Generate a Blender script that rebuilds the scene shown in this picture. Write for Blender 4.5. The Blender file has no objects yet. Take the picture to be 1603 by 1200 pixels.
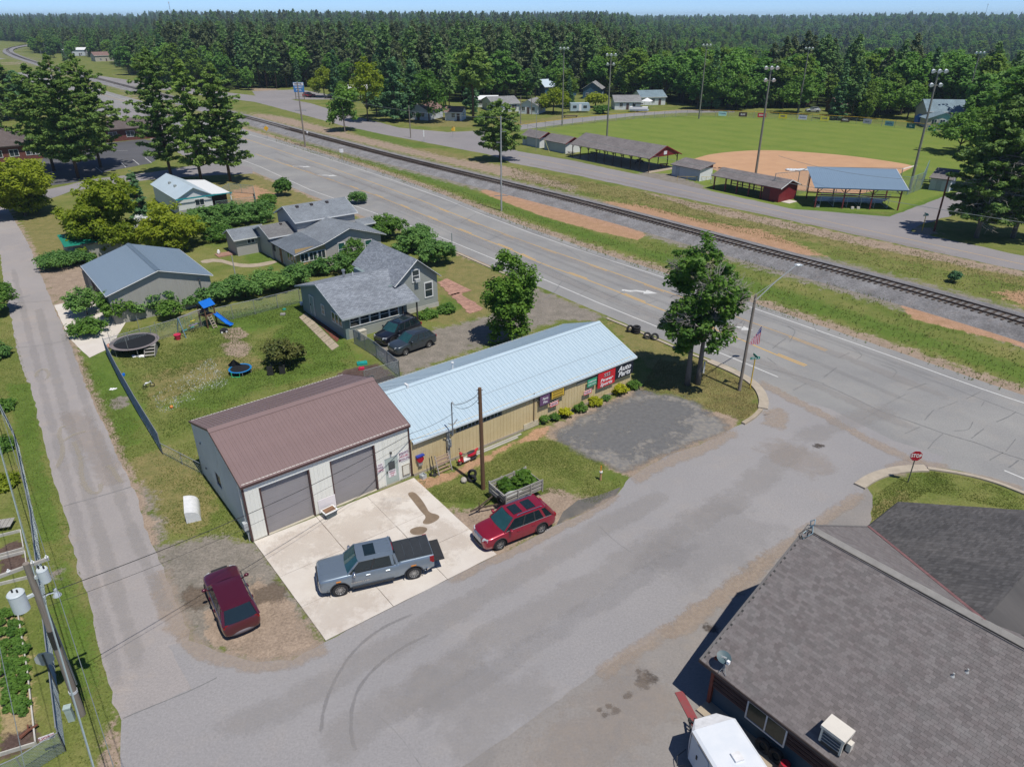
import bpy,bmesh,math,random
import numpy as np
from mathutils import Vector,Matrix
from mathutils.geometry import tessellate_polygon
rng=np.random.default_rng(7)
random.seed(7)
R=math.radians
SC=bpy.context.scene
COL=SC.collection
# camera, sky, sun, exposure
CAM_H=27.6
FPX=1113.0
PITCH=math.atan(573/FPX)
cam_d=bpy.data.cameras.new('camera')
cam_d.sensor_width=36.0
cam_d.lens=FPX/1603*36.0
cam_d.clip_start=0.5
cam_d.clip_end=20000
cam=bpy.data.objects.new('camera',cam_d)
COL.objects.link(cam)
cam.location=(0,0,CAM_H)
cam.rotation_euler=(math.pi/2-PITCH,0,0)
SC.camera=cam
SUN_EL=66.0
SUN_XY=(0.63,-0.776)
world=bpy.data.worlds.new('World')
SC.world=world
world.use_nodes=True
wn=world.node_tree.nodes
wl=world.node_tree.links
wn.clear()
sky=wn.new('ShaderNodeTexSky')
sky.sky_type='NISHITA'
sky.sun_disc=False
sky.sun_elevation=R(SUN_EL)
sky.sun_rotation=math.atan2(SUN_XY[0],SUN_XY[1])
sky.altitude=400
sky.air_density=0.42
sky.dust_density=0.1
sky.ozone_density=8.0
bg=wn.new('ShaderNodeBackground')
bg.inputs['Strength'].default_value=0.135
wo=wn.new('ShaderNodeOutputWorld')
wl.new(sky.outputs[0],bg.inputs['Color'])
wl.new(bg.outputs[0],wo.inputs['Surface'])
sun_d=bpy.data.lights.new('sun','SUN')
sun_d.energy=4.1
sun_d.angle=R(0.5)
sun_d.color=(1.0,0.955,0.88)
sun=bpy.data.objects.new('sun',sun_d)
COL.objects.link(sun)
sv=Vector((SUN_XY[0]*math.cos(R(SUN_EL)),SUN_XY[1]*math.cos(R(SUN_EL)),math.sin(R(SUN_EL))))
sun.rotation_euler=sv.to_track_quat('Z','Y').to_euler()
sun.location=(0,0,80)
SC.view_settings.view_transform='Standard'
SC.view_settings.look='None'
SC.view_settings.exposure=0.12
SC.view_settings.gamma=1.0
SC.view_settings.use_curve_mapping=False
SC.render.engine='CYCLES'
SC.cycles.max_bounces=5
SC.cycles.diffuse_bounces=2
SC.cycles.glossy_bounces=3
SC.cycles.transmission_bounces=3
SC.cycles.transparent_max_bounces=8
SC.cycles.volume_bounces=0
SC.cycles.caustics_reflective=False
SC.cycles.caustics_refractive=False
# survey: photo measurements to metres on the ground
cP,sP=math.cos(PITCH),math.sin(PITCH)
def W(px,py,z=0.0):
 a=(px-801.5)/FPX
 b=-(py-600.0)/FPX
 dy=cP+b*sP
 dz=-sP+b*cP
 t=(z-CAM_H)/dz
 return(a*t,dy*t)
def hz(X,Y,py):
 k=-(py-600.0)/FPX
 dz=(k*Y*cP-Y*sP)/(cP+k*sP)
 return dz+CAM_H
def V3(px,py,z=0.0):
 x,y=W(px,py,z)
 return Vector((x,y,z))
TOWN=38.5
UX,UY=math.cos(R(TOWN)),math.sin(R(TOWN))
# materials
MATS={}
def nodes_of(m):
 m.use_nodes=True
 return m.node_tree.nodes,m.node_tree.links
def mat(name,col,rough=0.7,metal=0.0,var=0.12,scale=3.0,bump=0.0,bscale=30.0,spec=0.4,rand=0.0,coat=0.0,col2=None,stripe=None,trans=0.0,alpha=1.0,emit=0.0,detail=4.0,stretch=(1,1,1)):
 if name in MATS:return MATS[name]
 m=bpy.data.materials.new(name)
 n,l=nodes_of(m)
 b=n['Principled BSDF']
 b.inputs['Roughness'].default_value=rough
 b.inputs['Metallic'].default_value=metal
 b.inputs['Specular IOR Level'].default_value=spec
 if coat:
  b.inputs['Coat Weight'].default_value=coat
  b.inputs['Coat Roughness'].default_value=0.05
 tc=n.new('ShaderNodeTexCoord')
 mp=n.new('ShaderNodeMapping')
 mp.inputs['Scale'].default_value=stretch
 l.new(tc.outputs['Object'],mp.inputs['Vector'])
 nz=n.new('ShaderNodeTexNoise')
 nz.inputs['Scale'].default_value=scale
 nz.inputs['Detail'].default_value=detail
 nz.inputs['Roughness'].default_value=0.65
 l.new(mp.outputs[0],nz.inputs['Vector'])
 ramp=n.new('ShaderNodeMapRange')
 ramp.inputs['From Min'].default_value=0.3
 ramp.inputs['From Max'].default_value=0.7
 l.new(nz.outputs['Fac'],ramp.inputs['Value'])
 mix=n.new('ShaderNodeMix')
 mix.data_type='RGBA'
 c1=col
 c2=col2 if col2 else tuple(c*(1-2*var)for c in col)
 mix.inputs['A'].default_value=(*c2,1)
 mix.inputs['B'].default_value=(*c1,1)
 l.new(ramp.outputs[0],mix.inputs['Factor'])
 out=mix.outputs['Result']
 if rand:
  geo=n.new('ShaderNodeNewGeometry')
  oi=n.new('ShaderNodeObjectInfo')
  add=n.new('ShaderNodeMath');add.operation='ADD'
  l.new(geo.outputs['Random Per Island'],add.inputs[0]);l.new(oi.outputs['Random'],add.inputs[1])
  fr=n.new('ShaderNodeMath');fr.operation='FRACT'
  l.new(add.outputs[0],fr.inputs[0])
  mr=n.new('ShaderNodeMapRange')
  mr.inputs['To Min'].default_value=1-rand
  mr.inputs['To Max'].default_value=1+rand
  l.new(fr.outputs[0],mr.inputs['Value'])
  mm=n.new('ShaderNodeMix');mm.data_type='RGBA';mm.blend_type='MULTIPLY'
  mm.inputs['Factor'].default_value=1.0
  l.new(out,mm.inputs['A'])
  cb=n.new('ShaderNodeCombineColor')
  for i in range(3):l.new(mr.outputs[0],cb.inputs[i])
  l.new(cb.outputs[0],mm.inputs['B'])
  out=mm.outputs['Result']
 l.new(out,b.inputs['Base Color'])
 if bump or stripe:
  bp=n.new('ShaderNodeBump')
  bp.inputs['Strength'].default_value=bump if bump else 0.3
  bp.inputs['Distance'].default_value=0.02
  if stripe:
   sx=n.new('ShaderNodeSeparateXYZ');l.new(tc.outputs['Object'],sx.inputs[0])
   dv=n.new('ShaderNodeMath');dv.operation='DIVIDE';dv.inputs[1].default_value=stripe[1]
   l.new(sx.outputs['XYZ'.index(stripe[0])],dv.inputs[0])
   f2=n.new('ShaderNodeMath');f2 .operation='FRACT';l.new(dv.outputs[0],f2 .inputs[0])
   pw=n.new('ShaderNodeMath');pw.operation='POWER';pw.inputs[1].default_value=4.0
   l.new(f2 .outputs[0],pw.inputs[0])
   l.new(pw.outputs[0],bp.inputs['Height'])
  else:
   n2=n.new('ShaderNodeTexNoise');n2 .inputs['Scale'].default_value=bscale;n2 .inputs['Detail'].default_value=3
   l.new(tc.outputs['Object'],n2 .inputs['Vector'])
   l.new(n2 .outputs['Fac'],bp.inputs['Height'])
  l.new(bp.outputs[0],b.inputs['Normal'])
 if emit:
  l.new(out,b.inputs['Emission Color'])
  b.inputs['Emission Strength'].default_value=emit
 MATS[name]=m
 return m
def leafmat(name,ca,cb_,trans=0.25,rough=0.6):
 """foliage: every leaf face has a tone of its own; some light passes through"""
 if name in MATS:return MATS[name]
 m=bpy.data.materials.new(name)
 n,l=nodes_of(m)
 b=n['Principled BSDF']
 b.inputs['Roughness'].default_value=rough
 b.inputs['Specular IOR Level'].default_value=0.25
 geo=n.new('ShaderNodeNewGeometry');oi=n.new('ShaderNodeObjectInfo')
 tc=n.new('ShaderNodeTexCoord')
 nz=n.new('ShaderNodeTexNoise');nz.inputs['Scale'].default_value=0.55;nz.inputs['Detail'].default_value=2
 l.new(tc.outputs['Object'],nz.inputs['Vector'])
 a1=n.new('ShaderNodeMath');a1 .operation='MULTIPLY_ADD'
 l.new(geo.outputs['Random Per Island'],a1 .inputs[0]);a1 .inputs[1].default_value=0.45
 a2=n.new('ShaderNodeMath');a2 .operation='MULTIPLY_ADD'
 l.new(oi.outputs['Random'],a2 .inputs[0]);a2 .inputs[1].default_value=0.45
 a3=n.new('ShaderNodeMath');a3 .operation='MULTIPLY_ADD'
 l.new(nz.outputs['Fac'],a3 .inputs[0]);a3 .inputs[1].default_value=0.9;a3 .inputs[2].default_value=-0.4
 l.new(a3 .outputs[0],a2 .inputs[2]);l.new(a2 .outputs[0],a1 .inputs[2])
 mix=n.new('ShaderNodeMix');mix.data_type='RGBA'
 mix.inputs['A'].default_value=(*ca,1);mix.inputs['B'].default_value=(*cb_,1)
 l.new(a1 .outputs[0],mix.inputs['Factor'])
 l.new(mix.outputs['Result'],b.inputs['Base Color'])
 tr=n.new('ShaderNodeBsdfTranslucent')
 hs=n.new('ShaderNodeHueSaturation');hs.inputs['Value'].default_value=1.5;hs.inputs['Saturation'].default_value=1.1
 l.new(mix.outputs['Result'],hs.inputs['Color']);l.new(hs.outputs[0],tr.inputs['Color'])
 ms=n.new('ShaderNodeMixShader');ms.inputs[0].default_value=trans
 l.new(b.outputs[0],ms.inputs[1]);l.new(tr.outputs[0],ms.inputs[2])
 l.new(ms.outputs[0],n['Material Output'].inputs['Surface'])
 MATS[name]=m
 return m
def asphalt(name,c_light,c_dark,big=0.12,warm=None,wear=0.5,crack=0.0):
 if name in MATS:return MATS[name]
 m=bpy.data.materials.new(name)
 n,l=nodes_of(m)
 b=n['Principled BSDF']
 b.inputs['Roughness'].default_value=0.88
 b.inputs['Specular IOR Level'].default_value=0.25
 geo=n.new('ShaderNodeNewGeometry')
 def noise(s,d=4,rg=0.6):
  z=n.new('ShaderNodeTexNoise');z.inputs['Scale'].default_value=s;z.inputs['Detail'].default_value=d
  z.inputs['Roughness'].default_value=rg
  l.new(geo.outputs['Position'],z.inputs['Vector']);return z
 def rng_(z,a,b2):
  r_=n.new('ShaderNodeMapRange');r_.inputs['From Min'].default_value=a;r_.inputs['From Max'].default_value=b2
  l.new(z.outputs['Fac'],r_.inputs['Value']);return r_
 z1=rng_(noise(big,6,0.65),0.32,0.68)
 mix=n.new('ShaderNodeMix');mix.data_type='RGBA'
 mix.inputs['A'].default_value=(*c_dark,1);mix.inputs['B'].default_value=(*c_light,1)
 l.new(z1 .outputs[0],mix.inputs['Factor'])
 out=mix.outputs['Result']
 if warm:
  z2=rng_(noise(big*2.3+0.05,7,0.72),0.52,0.72)
  mu=n.new('ShaderNodeMath');mu.operation='MULTIPLY';mu.inputs[1].default_value=wear
  l.new(z2 .outputs[0],mu.inputs[0])
  m2=n.new('ShaderNodeMix');m2 .data_type='RGBA'
  l.new(mu.outputs[0],m2 .inputs['Factor']);l.new(out,m2 .inputs['A']);m2 .inputs['B'].default_value=(*warm,1)
  out=m2 .outputs['Result']
 if crack:
  vo=n.new('ShaderNodeTexVoronoi');vo.feature='DISTANCE_TO_EDGE';vo.inputs['Scale'].default_value=crack
  zz=noise(1.3,3)
  va=n.new('ShaderNodeVectorMath');va.operation='MULTIPLY_ADD'
  l.new(zz.outputs['Color'],va.inputs[0]);va.inputs[1].default_value=(1.2,1.2,1.2);l.new(geo.outputs['Position'],va.inputs[2])
  l.new(va.outputs[0],vo.inputs['Vector'])
  cr=n.new('ShaderNodeMapRange');cr.inputs['From Min'].default_value=0.004;cr.inputs['From Max'].default_value=0.02
  cr.inputs['To Min'].default_value=0.86;cr.inputs['To Max'].default_value=1.0
  l.new(vo.outputs['Distance'],cr.inputs['Value'])
  cc=n.new('ShaderNodeCombineColor')
  for i in range(3):l.new(cr.outputs[0],cc.inputs[i])
  m4=n.new('ShaderNodeMix');m4 .data_type='RGBA';m4 .blend_type='MULTIPLY';m4 .inputs['Factor'].default_value=1
  l.new(out,m4 .inputs['A']);l.new(cc.outputs[0],m4 .inputs['B']);out=m4 .outputs['Result']
 z3=n.new('ShaderNodeMapRange');z3 .inputs['To Min'].default_value=0.78;z3 .inputs['To Max'].default_value=1.22
 zf=noise(9.0,5,0.8);z3 .inputs['From Min'].default_value=0.25;z3 .inputs['From Max'].default_value=0.75
 l.new(zf.outputs['Fac'],z3 .inputs['Value'])
 cc=n.new('ShaderNodeCombineColor')
 for i in range(3):l.new(z3 .outputs[0],cc.inputs[i])
 m3=n.new('ShaderNodeMix');m3 .data_type='RGBA';m3 .blend_type='MULTIPLY';m3 .inputs['Factor'].default_value=1
 l.new(out,m3 .inputs['A']);l.new(cc.outputs[0],m3 .inputs['B'])
 l.new(m3 .outputs['Result'],b.inputs['Base Color'])
 bp=n.new('ShaderNodeBump');bp.inputs['Strength'].default_value=0.25;bp.inputs['Distance'].default_value=0.01
 zb=noise(40,3);l.new(zb.outputs['Fac'],bp.inputs['Height']);l.new(bp.outputs[0],b.inputs['Normal'])
 MATS[name]=m
 return m
def decal(name,c1,c2,strength=.8,scale=1.2,rough=.9,grit=.5):
 """dirt, wear or wetness lying on a surface: thins out towards its edge"""
 m=bpy.data.materials.new(name);n,l=nodes_of(m);b=n['Principled BSDF']
 b.inputs['Roughness'].default_value=rough;b.inputs['Specular IOR Level'].default_value=.2
 geo=n.new('ShaderNodeNewGeometry');at=n.new('ShaderNodeAttribute');at.attribute_name='fade'
 z=n.new('ShaderNodeTexNoise');z.inputs['Scale'].default_value=scale;z.inputs['Detail'].default_value=7;z.inputs['Roughness'].default_value=.75
 l.new(geo.outputs['Position'],z.inputs['Vector'])
 z2=n.new('ShaderNodeTexNoise');z2 .inputs['Scale'].default_value=scale*5;z2 .inputs['Detail'].default_value=4
 l.new(geo.outputs['Position'],z2 .inputs['Vector'])
 mx=n.new('ShaderNodeMix');mx.data_type='RGBA';mx.inputs['A'].default_value=(*c1,1);mx.inputs['B'].default_value=(*c2,1)
 mr0=n.new('ShaderNodeMapRange');mr0 .inputs['From Min'].default_value=.35;mr0 .inputs['From Max'].default_value=.65;l.new(z2 .outputs['Fac'],mr0 .inputs['Value']);l.new(mr0 .outputs[0],mx.inputs['Factor'])
 l.new(mx.outputs['Result'],b.inputs['Base Color'])
 w=n.new('ShaderNodeMapRange');w.inputs['From Min'].default_value=.3;w.inputs['From Max'].default_value=.7;w.inputs['To Min'].default_value=-grit;w.inputs['To Max'].default_value=grit
 l.new(z.outputs['Fac'],w.inputs['Value'])
 ad=n.new('ShaderNodeMath');ad.operation='ADD';l.new(at.outputs['Fac'],ad.inputs[0]);l.new(w.outputs[0],ad.inputs[1])
 mm=n.new('ShaderNodeMapRange');mm.inputs['From Min'].default_value=.15;mm.inputs['From Max'].default_value=.75;mm.inputs['To Max'].default_value=strength;l.new(ad.outputs[0],mm.inputs['Value'])
 g=n.new('ShaderNodeMapRange');g.inputs['From Max'].default_value=.12;l.new(at.outputs['Fac'],g.inputs['Value'])
 mu=n.new('ShaderNodeMath');mu.operation='MULTIPLY';l.new(mm.outputs[0],mu.inputs[0]);l.new(g.outputs[0],mu.inputs[1]);l.new(mu.outputs[0],b.inputs['Alpha'])
 MATS[name]=m
 return m
DZ=[0.0165]
def dz():
 DZ[0]+=0.0006;return DZ[0]
# object helpers
def link(o,parent=None):
 COL.objects.link(o)
 if parent is not None:o.parent=parent
 return o
def tag(o,label=None,cat=None,group=None,kind=None):
 if label:o['label']=label
 if cat:o['category']=cat
 if group:o['group']=group
 if kind:o['kind']=kind
 return o
def thing(name,label,cat,loc=(0,0,0),rotz=0.0,group=None):
 o=bpy.data.objects.new(name,None)
 o.empty_display_size=0.3
 link(o)
 o.location=loc if len(loc)==3 else(loc[0],loc[1],0)
 o.rotation_euler=(0,0,rotz)
 return tag(o,label,cat,group)
KIDS={}
def copy_tree(o,parent=None):
 c=o.copy()
 COL.objects.link(c)
 if parent is not None:
  c.parent=parent
 for ch in o.children:copy_tree(ch,c)
 return c
def place_copy(o,loc,rotz=None,label=None,scale=None,group=None):
 c=copy_tree(o)
 c.location=loc if len(loc)==3 else(loc[0],loc[1],0)
 if rotz is not None:c.rotation_euler=(0,0,rotz)
 if scale is not None:c.scale=scale if hasattr(scale,'__len__')else(scale,)*3
 if label:c['label']=label
 if group:c['group']=group
 return c
class MB:
 """collects shapes, builds them as one mesh"""
 def __init__(s):s.v=[];s.f=[];s.mi=[];s.m=0
 def add(s,vs,fs):
  o=len(s.v);s.v+=[tuple(v)for v in vs]
  for f in fs:s.f.append(tuple(i+o for i in f));s.mi.append(s.m)
  return s
 def box(s,x0,y0,z0,x1,y1,z1):
  vs=[(x0,y0,z0),(x1,y0,z0),(x1,y1,z0),(x0,y1,z0),(x0,y0,z1),(x1,y0,z1),(x1,y1,z1),(x0,y1,z1)]
  return s.add(vs,[(3,2,1,0),(4,5,6,7),(0,1,5,4),(1,2,6,5),(2,3,7,6),(3,0,4,7)])
 def bar(s,p0,p1,w,h,up=(0,0,1)):
  p0=Vector(p0);p1=Vector(p1);d=(p1-p0).normalized();up=Vector(up)
  if abs(d.dot(up))>0.99:up=Vector((1,0,0))
  a=d.cross(up).normalized()*w/2;b=a.cross(d).normalized()*h/2
  vs=[p0-a-b,p0+a-b,p0+a+b,p0-a+b,p1-a-b,p1+a-b,p1+a+b,p1-a+b]
  return s.add(vs,[(0,1,2,3),(7,6,5,4),(4,5,1,0),(5,6,2,1),(6,7,3,2),(7,4,0,3)])
 def cyl(s,p0,p1,r0,r1=None,n=8,cap=True):
  r1=r0 if r1 is None else r1
  p0=Vector(p0);p1=Vector(p1);d=(p1-p0).normalized()
  up=Vector((0,0,1))if abs(d.z)<0.9 else Vector((1,0,0))
  a=d.cross(up).normalized();b=d.cross(a)
  vs=[]
  for p,r in((p0,r0),(p1,r1)):
   for i in range(n):
    t=2*math.pi*i/n
    vs.append(p+a*math.cos(t)*r+b*math.sin(t)*r)
  fs=[((i+1)%n,i,n+i,n+(i+1)%n)for i in range(n)]
  if cap:fs+=[tuple(range(n)),tuple(range(2*n-1,n-1,-1))]
  return s.add(vs,fs)
 def tube(s,pts,r,n=6):
  pts=[Vector(p)for p in pts]
  rs=r if hasattr(r,'__len__')else[r]*len(pts)
  vs=[];fs=[]
  for k,p in enumerate(pts):
   d=(pts[min(k+1,len(pts)-1)]-pts[max(k-1,0)]).normalized()
   up=Vector((0,0,1))if abs(d.z)<0.95 else Vector((1,0,0))
   a=d.cross(up).normalized();b=d.cross(a)
   for i in range(n):
    t=2*math.pi*i/n
    vs.append(p+a*math.cos(t)*rs[k]+b*math.sin(t)*rs[k])
  for k in range(len(pts)-1):
   for i in range(n):
    fs.append((k*n+(i+1)%n,k*n+i,(k+1)*n+i,(k+1)*n+(i+1)%n))
  fs+=[tuple(range(n)),tuple(range(len(pts)*n-1,(len(pts)-1)*n-1,-1))]
  return s.add(vs,fs)
 def ring(s,c,axis,R_,r,n=20,m=8):
  c=Vector(c);ax=Vector(axis).normalized()
  up=Vector((0,0,1))if abs(ax.z)<0.9 else Vector((1,0,0))
  a=ax.cross(up).normalized();b=ax.cross(a)
  vs=[];fs=[]
  rr=r if hasattr(r,'__len__')else(r,r)
  for i in range(n):
   t=2*math.pi*i/n;d=a*math.cos(t)+b*math.sin(t)
   for j in range(m):
    u=2*math.pi*j/m
    vs.append(c+d*(R_+rr[0]*math.cos(u))+ax*rr[1]*math.sin(u))
  for i in range(n):
   for j in range(m):
    fs.append((i*m+j,i*m+(j+1)%m,((i+1)%n)*m+(j+1)%m,((i+1)%n)*m+j))
  return s.add(vs,fs)
 def disc(s,c,axis,r,n=16,h=0.02):
  c=Vector(c);ax=Vector(axis).normalized()
  return s.cyl(c-ax*h/2,c+ax*h/2,r,r,n)
 def quad(s,*p):return s.add(p,[tuple(range(len(p)))])
 def slab(s,pts,t):
  """pts: planar loop (CCW seen from outside); thickness t inwards"""
  P=[Vector(p)for p in pts];nrm=(P[1]-P[0]).cross(P[2]-P[0]).normalized()*t
  n=len(P);vs=P+[p-nrm for p in P]
  fs=[tuple(range(n)),tuple(range(2*n-1,n-1,-1))]
  fs+=[(i,n+i,n+(i+1)%n,(i+1)%n)for i in range(n)]
  return s.add(vs,fs)
 def blob(s,c,r,n=8,m=6,jit=0.0,rnd=None):
  c=Vector(c);rr=r if hasattr(r,'__len__')else(r,r,r)
  vs=[c+Vector((0,0,rr[2]))]
  for j in range(1,m):
   ph=math.pi*j/m
   for i in range(n):
    t=2*math.pi*i/n;k=1+(random.uniform(-jit,jit)if jit else 0)
    vs.append(c+Vector((math.sin(ph)*math.cos(t)*rr[0]*k,math.sin(ph)*math.sin(t)*rr[1]*k,math.cos(ph)*rr[2]*k)))
  vs.append(c-Vector((0,0,rr[2])))
  fs=[(0,1+i,1+(i+1)%n)for i in range(n)]
  for j in range(m-2):
   for i in range(n):
    a=1+j*n;b=a+n
    fs.append((a+i,b+i,b+(i+1)%n,a+(i+1)%n))
  a=1+(m-2)*n;L=len(vs)-1
  fs+=[(a+(i+1)%n,a+i,L)for i in range(n)]
  return s.add(vs,fs)
 def mesh(s,name,mats,smooth=False):
  me=bpy.data.meshes.new(name)
  me.from_pydata(s.v,[],s.f)
  for m in(mats if isinstance(mats,(list,tuple))else[mats]):me.materials.append(m)
  if len(me.materials)>1:me.polygons.foreach_set('material_index',s.mi)
  if smooth:
   me.polygons.foreach_set('use_smooth',[True]*len(s.f))
   if smooth!='all':me.set_sharp_from_angle(angle=R(40))
  me.update()
  return me
 def build(s,name,mats,parent=None,smooth=False):
  o=bpy.data.objects.new(name,s.mesh(name,mats,smooth))
  return link(o,parent)
def sharemesh(name,me,parent=None,loc=(0,0,0),rot=(0,0,0),scale=(1,1,1)):
 o=bpy.data.objects.new(name,me);link(o,parent)
 o.location=loc;o.rotation_euler=rot;o.scale=scale
 return o
def quads_mesh(name,P,mats,tri=False,mi=None):
 """P: (n, k, 3) array of separate faces"""
 n,k,_=P.shape
 me=bpy.data.meshes.new(name)
 me.vertices.add(n*k);me.vertices.foreach_set('co',P.reshape(-1).astype(np.float32))
 me.loops.add(n*k);me.loops.foreach_set('vertex_index',np.arange(n*k,dtype=np.int32))
 me.polygons.add(n)
 me.polygons.foreach_set('loop_start',np.arange(0,n*k,k,dtype=np.int32))
 for m in(mats if isinstance(mats,(list,tuple))else[mats]):me.materials.append(m)
 if mi is not None:me.polygons.foreach_set('material_index',mi.astype(np.int32))
 me.update(calc_edges=True)
 return me
def resample(pts,step,closed=False,jit=0.0):
 out=[]
 n=len(pts)
 for i in range(n if closed else n-1):
  a=Vector(pts[i][:2]);b=Vector(pts[(i+1)%n][:2])
  k=max(1,int((b-a).length/step))
  d=(b-a);nn=Vector((-d.y,d.x)).normalized()if d.length>1e-6 else Vector((0,0))
  for j in range(k):
   p=a+d*(j/k)
   if jit:p=p+nn*random.gauss(0,jit)
   out.append((p.x,p.y))
 if not closed:out.append(tuple(pts[-1][:2]))
 return out
def smooth_line(pts,it=2,closed=False):
 pts=[Vector(p[:2])for p in pts]
 for _ in range(it):
  q=[]
  n=len(pts)
  if not closed:q.append(pts[0])
  for i in range(n if closed else n-1):
   a=pts[i];b=pts[(i+1)%n]
   q+=[a*.75+b*.25,a*.25+b*.75]
  if not closed:q.append(pts[-1])
  pts=q
 return[(p.x,p.y)for p in pts]
def sheet(name,pts,z,m,kind='structure',jit=0.0,step=0.8,parent=None,sm=0):
 if sm:pts=smooth_line(pts,sm,True)
 if jit:pts=resample(pts,step,True,jit)
 vs=[Vector((p[0],p[1],z))for p in pts]
 tris=tessellate_polygon([vs])
 me=bpy.data.meshes.new(name)
 fs=[]
 for t in tris:
  a,b,c=(vs[i]for i in t)
  fs.append(t if(b-a).cross(c-a).z>0 else(t[0],t[2],t[1]))
 me.from_pydata([tuple(v)for v in vs],[],fs)
 me.materials.append(m);me.update()
 o=link(bpy.data.objects.new(name,me),parent)
 if kind:o['kind']=kind
 return o
def offset_line(pts,d):
 P=[Vector(p[:2])for p in pts];out=[]
 for i in range(len(P)):
  t=(P[min(i+1,len(P)-1)]-P[max(i-1,0)]).normalized()
  out.append((P[i].x-t.y*d,P[i].y+t.x*d))
 return out
def ribbon(mb,pts,w,z,jit=0.0):
 a=offset_line(pts,w/2);b=offset_line(pts,-w/2)
 n=len(pts)
 if jit:
  a=[(x+random.gauss(0,jit),y+random.gauss(0,jit))for x,y in a]
 vs=[(x,y,z)for x,y in a]+[(x,y,z)for x,y in b]
 mb.add(vs,[(n+i,n+i+1,i+1,i)for i in range(n-1)])
def soft_ribbon(name,m,lines,z=None):
 """lines: (points, width); one sheet each, fading to its sides and ends"""
 for pts,w in lines:
  L=smooth_line(pts,2);L=resample(L,max(.35,w*.5));n=len(L);zz=z if z is not None else dz()
  rows=[offset_line(L,o*w)for o in(-.5,-.22,0,.22,.5)];fv=(0,.8,1,.8,0)
  vs=[(x,y,zz)for r in rows for x,y in r];fa=[fv[j]*min(1,i/2.5,(n-1-i)/2.5)for j in range(5)for i in range(n)]
  me=bpy.data.meshes.new(name);me.from_pydata(vs,[],[(j*n+i,j*n+i+1,(j+1)*n+i+1,(j+1)*n+i)for j in range(4)for i in range(n-1)])
  at=me.attributes.new('fade','FLOAT','POINT');at.data.foreach_set('value',fa);me.materials.append(m);me.update()
  o=link(bpy.data.objects.new(name,me));o['kind']='stuff'
def soft_area(name,m,poly,soft,z=None,step=.3,kind='stuff'):
 xs=[p[0]for p in poly];ys=[p[1]for p in poly];gx=np.arange(min(xs)-soft,max(xs)+soft+step,step);gy=np.arange(min(ys)-soft,max(ys)+soft+step,step)
 X,Y=np.meshgrid(gx,gy);F=poly_mask(X,Y,poly,soft);ny,nx=X.shape;zz=z if z is not None else dz()
 me=bpy.data.meshes.new(name);idx=np.arange(nx*ny).reshape(ny,nx)
 q=np.stack([idx[:-1,:-1],idx[:-1,1:],idx[1:,1:],idx[1:,:-1]],-1).reshape(-1,4);keep=F.reshape(-1)[q].max(1)>0
 me.from_pydata([(x,y,zz)for x,y in zip(X.reshape(-1).tolist(),Y.reshape(-1).tolist())],[],[tuple(f)for f in q[keep].tolist()])
 at=me.attributes.new('fade','FLOAT','POINT');at.data.foreach_set('value',F.reshape(-1).astype(np.float32));me.materials.append(m);me.update()
 o=link(bpy.data.objects.new(name,me));o['kind']=kind;return o
def PX(l,z=0.0):return[W(p[0],p[1],z)for p in l]
# HAZE (the air)
def make_haze():
 mb=MB();mb.box(-7000,-60,-24,7000,7600,62)
 m=bpy.data.materials.new('haze_air');n,l=nodes_of(m)
 n.remove(n['Principled BSDF'])
 v=n.new('ShaderNodeVolumePrincipled')
 v.inputs['Color'].default_value=(0.62,0.82,1.0,1)
 v.inputs['Density'].default_value=0.00012
 v.inputs['Anisotropy'].default_value=0.0
 l.new(v.outputs[0],n['Material Output'].inputs['Volume'])
 o=mb.build('haze',m);o['kind']='stuff'
 return o
make_haze()
# LINES OF THE PLACE
RAIL_PX=[(1760,551),(1600,499.5),(1400,444),(1200,392),(1095,363.5),(980,333),(862,303.5),(800,288.5),(700,264.5),(600,240),(500,213.5),(400,187),(300,160),(180,130),(120,114),(75,103),(40,92.5),(20,85),(10,79.5),(14,74.5),(40,70)]
RAIL_Z=0.75
RAIL=smooth_line([W(x,y,RAIL_Z)for x,y in RAIL_PX],2)
HW_FAR=[(1760,668),(1603,619),(1510,587),(1395,547),(1200,481),(1045,428),(937,395),(800,347),(660,291),(500,238),(395,206),(330,188),(250,166),(160,141),(90,121),(40,106),(0,94),(-60,78)]
HW_NEAR=[(-160,92),(-60,112),(20,131),(120,164),(230,205),(320,240),(395,268),(480,303),(580,343),(670,374),(712,392),(762,413),(837,446),(950,494),(1035,530),(1110,561),(1150,577),(1170,590),(1200,640),(1350,735),(1410,733),(1463,731),(1502,736),(1552,749),(1603,769),(1760,840)]
hwf=smooth_line(PX(HW_FAR),1)
hwn=PX(HW_NEAR)
def smoothstep(a,b,x):
 t=np.clip((x-a)/(b-a),0,1);return t*t*(3-2*t)
def seg_dist(X,Y,pts,closed=False):
 d=np.full(X.shape,1e9)
 n=len(pts)
 for i in range(n if closed else n-1):
  ax,ay=pts[i][:2];bx,by=pts[(i+1)%n][:2]
  vx,vy=bx-ax,by-ay;L=vx*vx+vy*vy+1e-12
  t=np.clip(((X-ax)*vx+(Y-ay)*vy)/L,0,1)
  d=np.minimum(d,np.hypot(X-ax-t*vx,Y-ay-t*vy))
 return d
def inside(X,Y,pts):
 r=np.zeros(X.shape,bool);n=len(pts)
 for i in range(n):
  ax,ay=pts[i][:2];bx,by=pts[(i+1)%n][:2]
  c=(ay>Y)!=(by>Y)
  with np.errstate(divide='ignore',invalid='ignore'):
   xx=(bx-ax)*(Y-ay)/(by-ay+1e-20)+ax
  r^=c&(X<xx)
 return r
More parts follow.
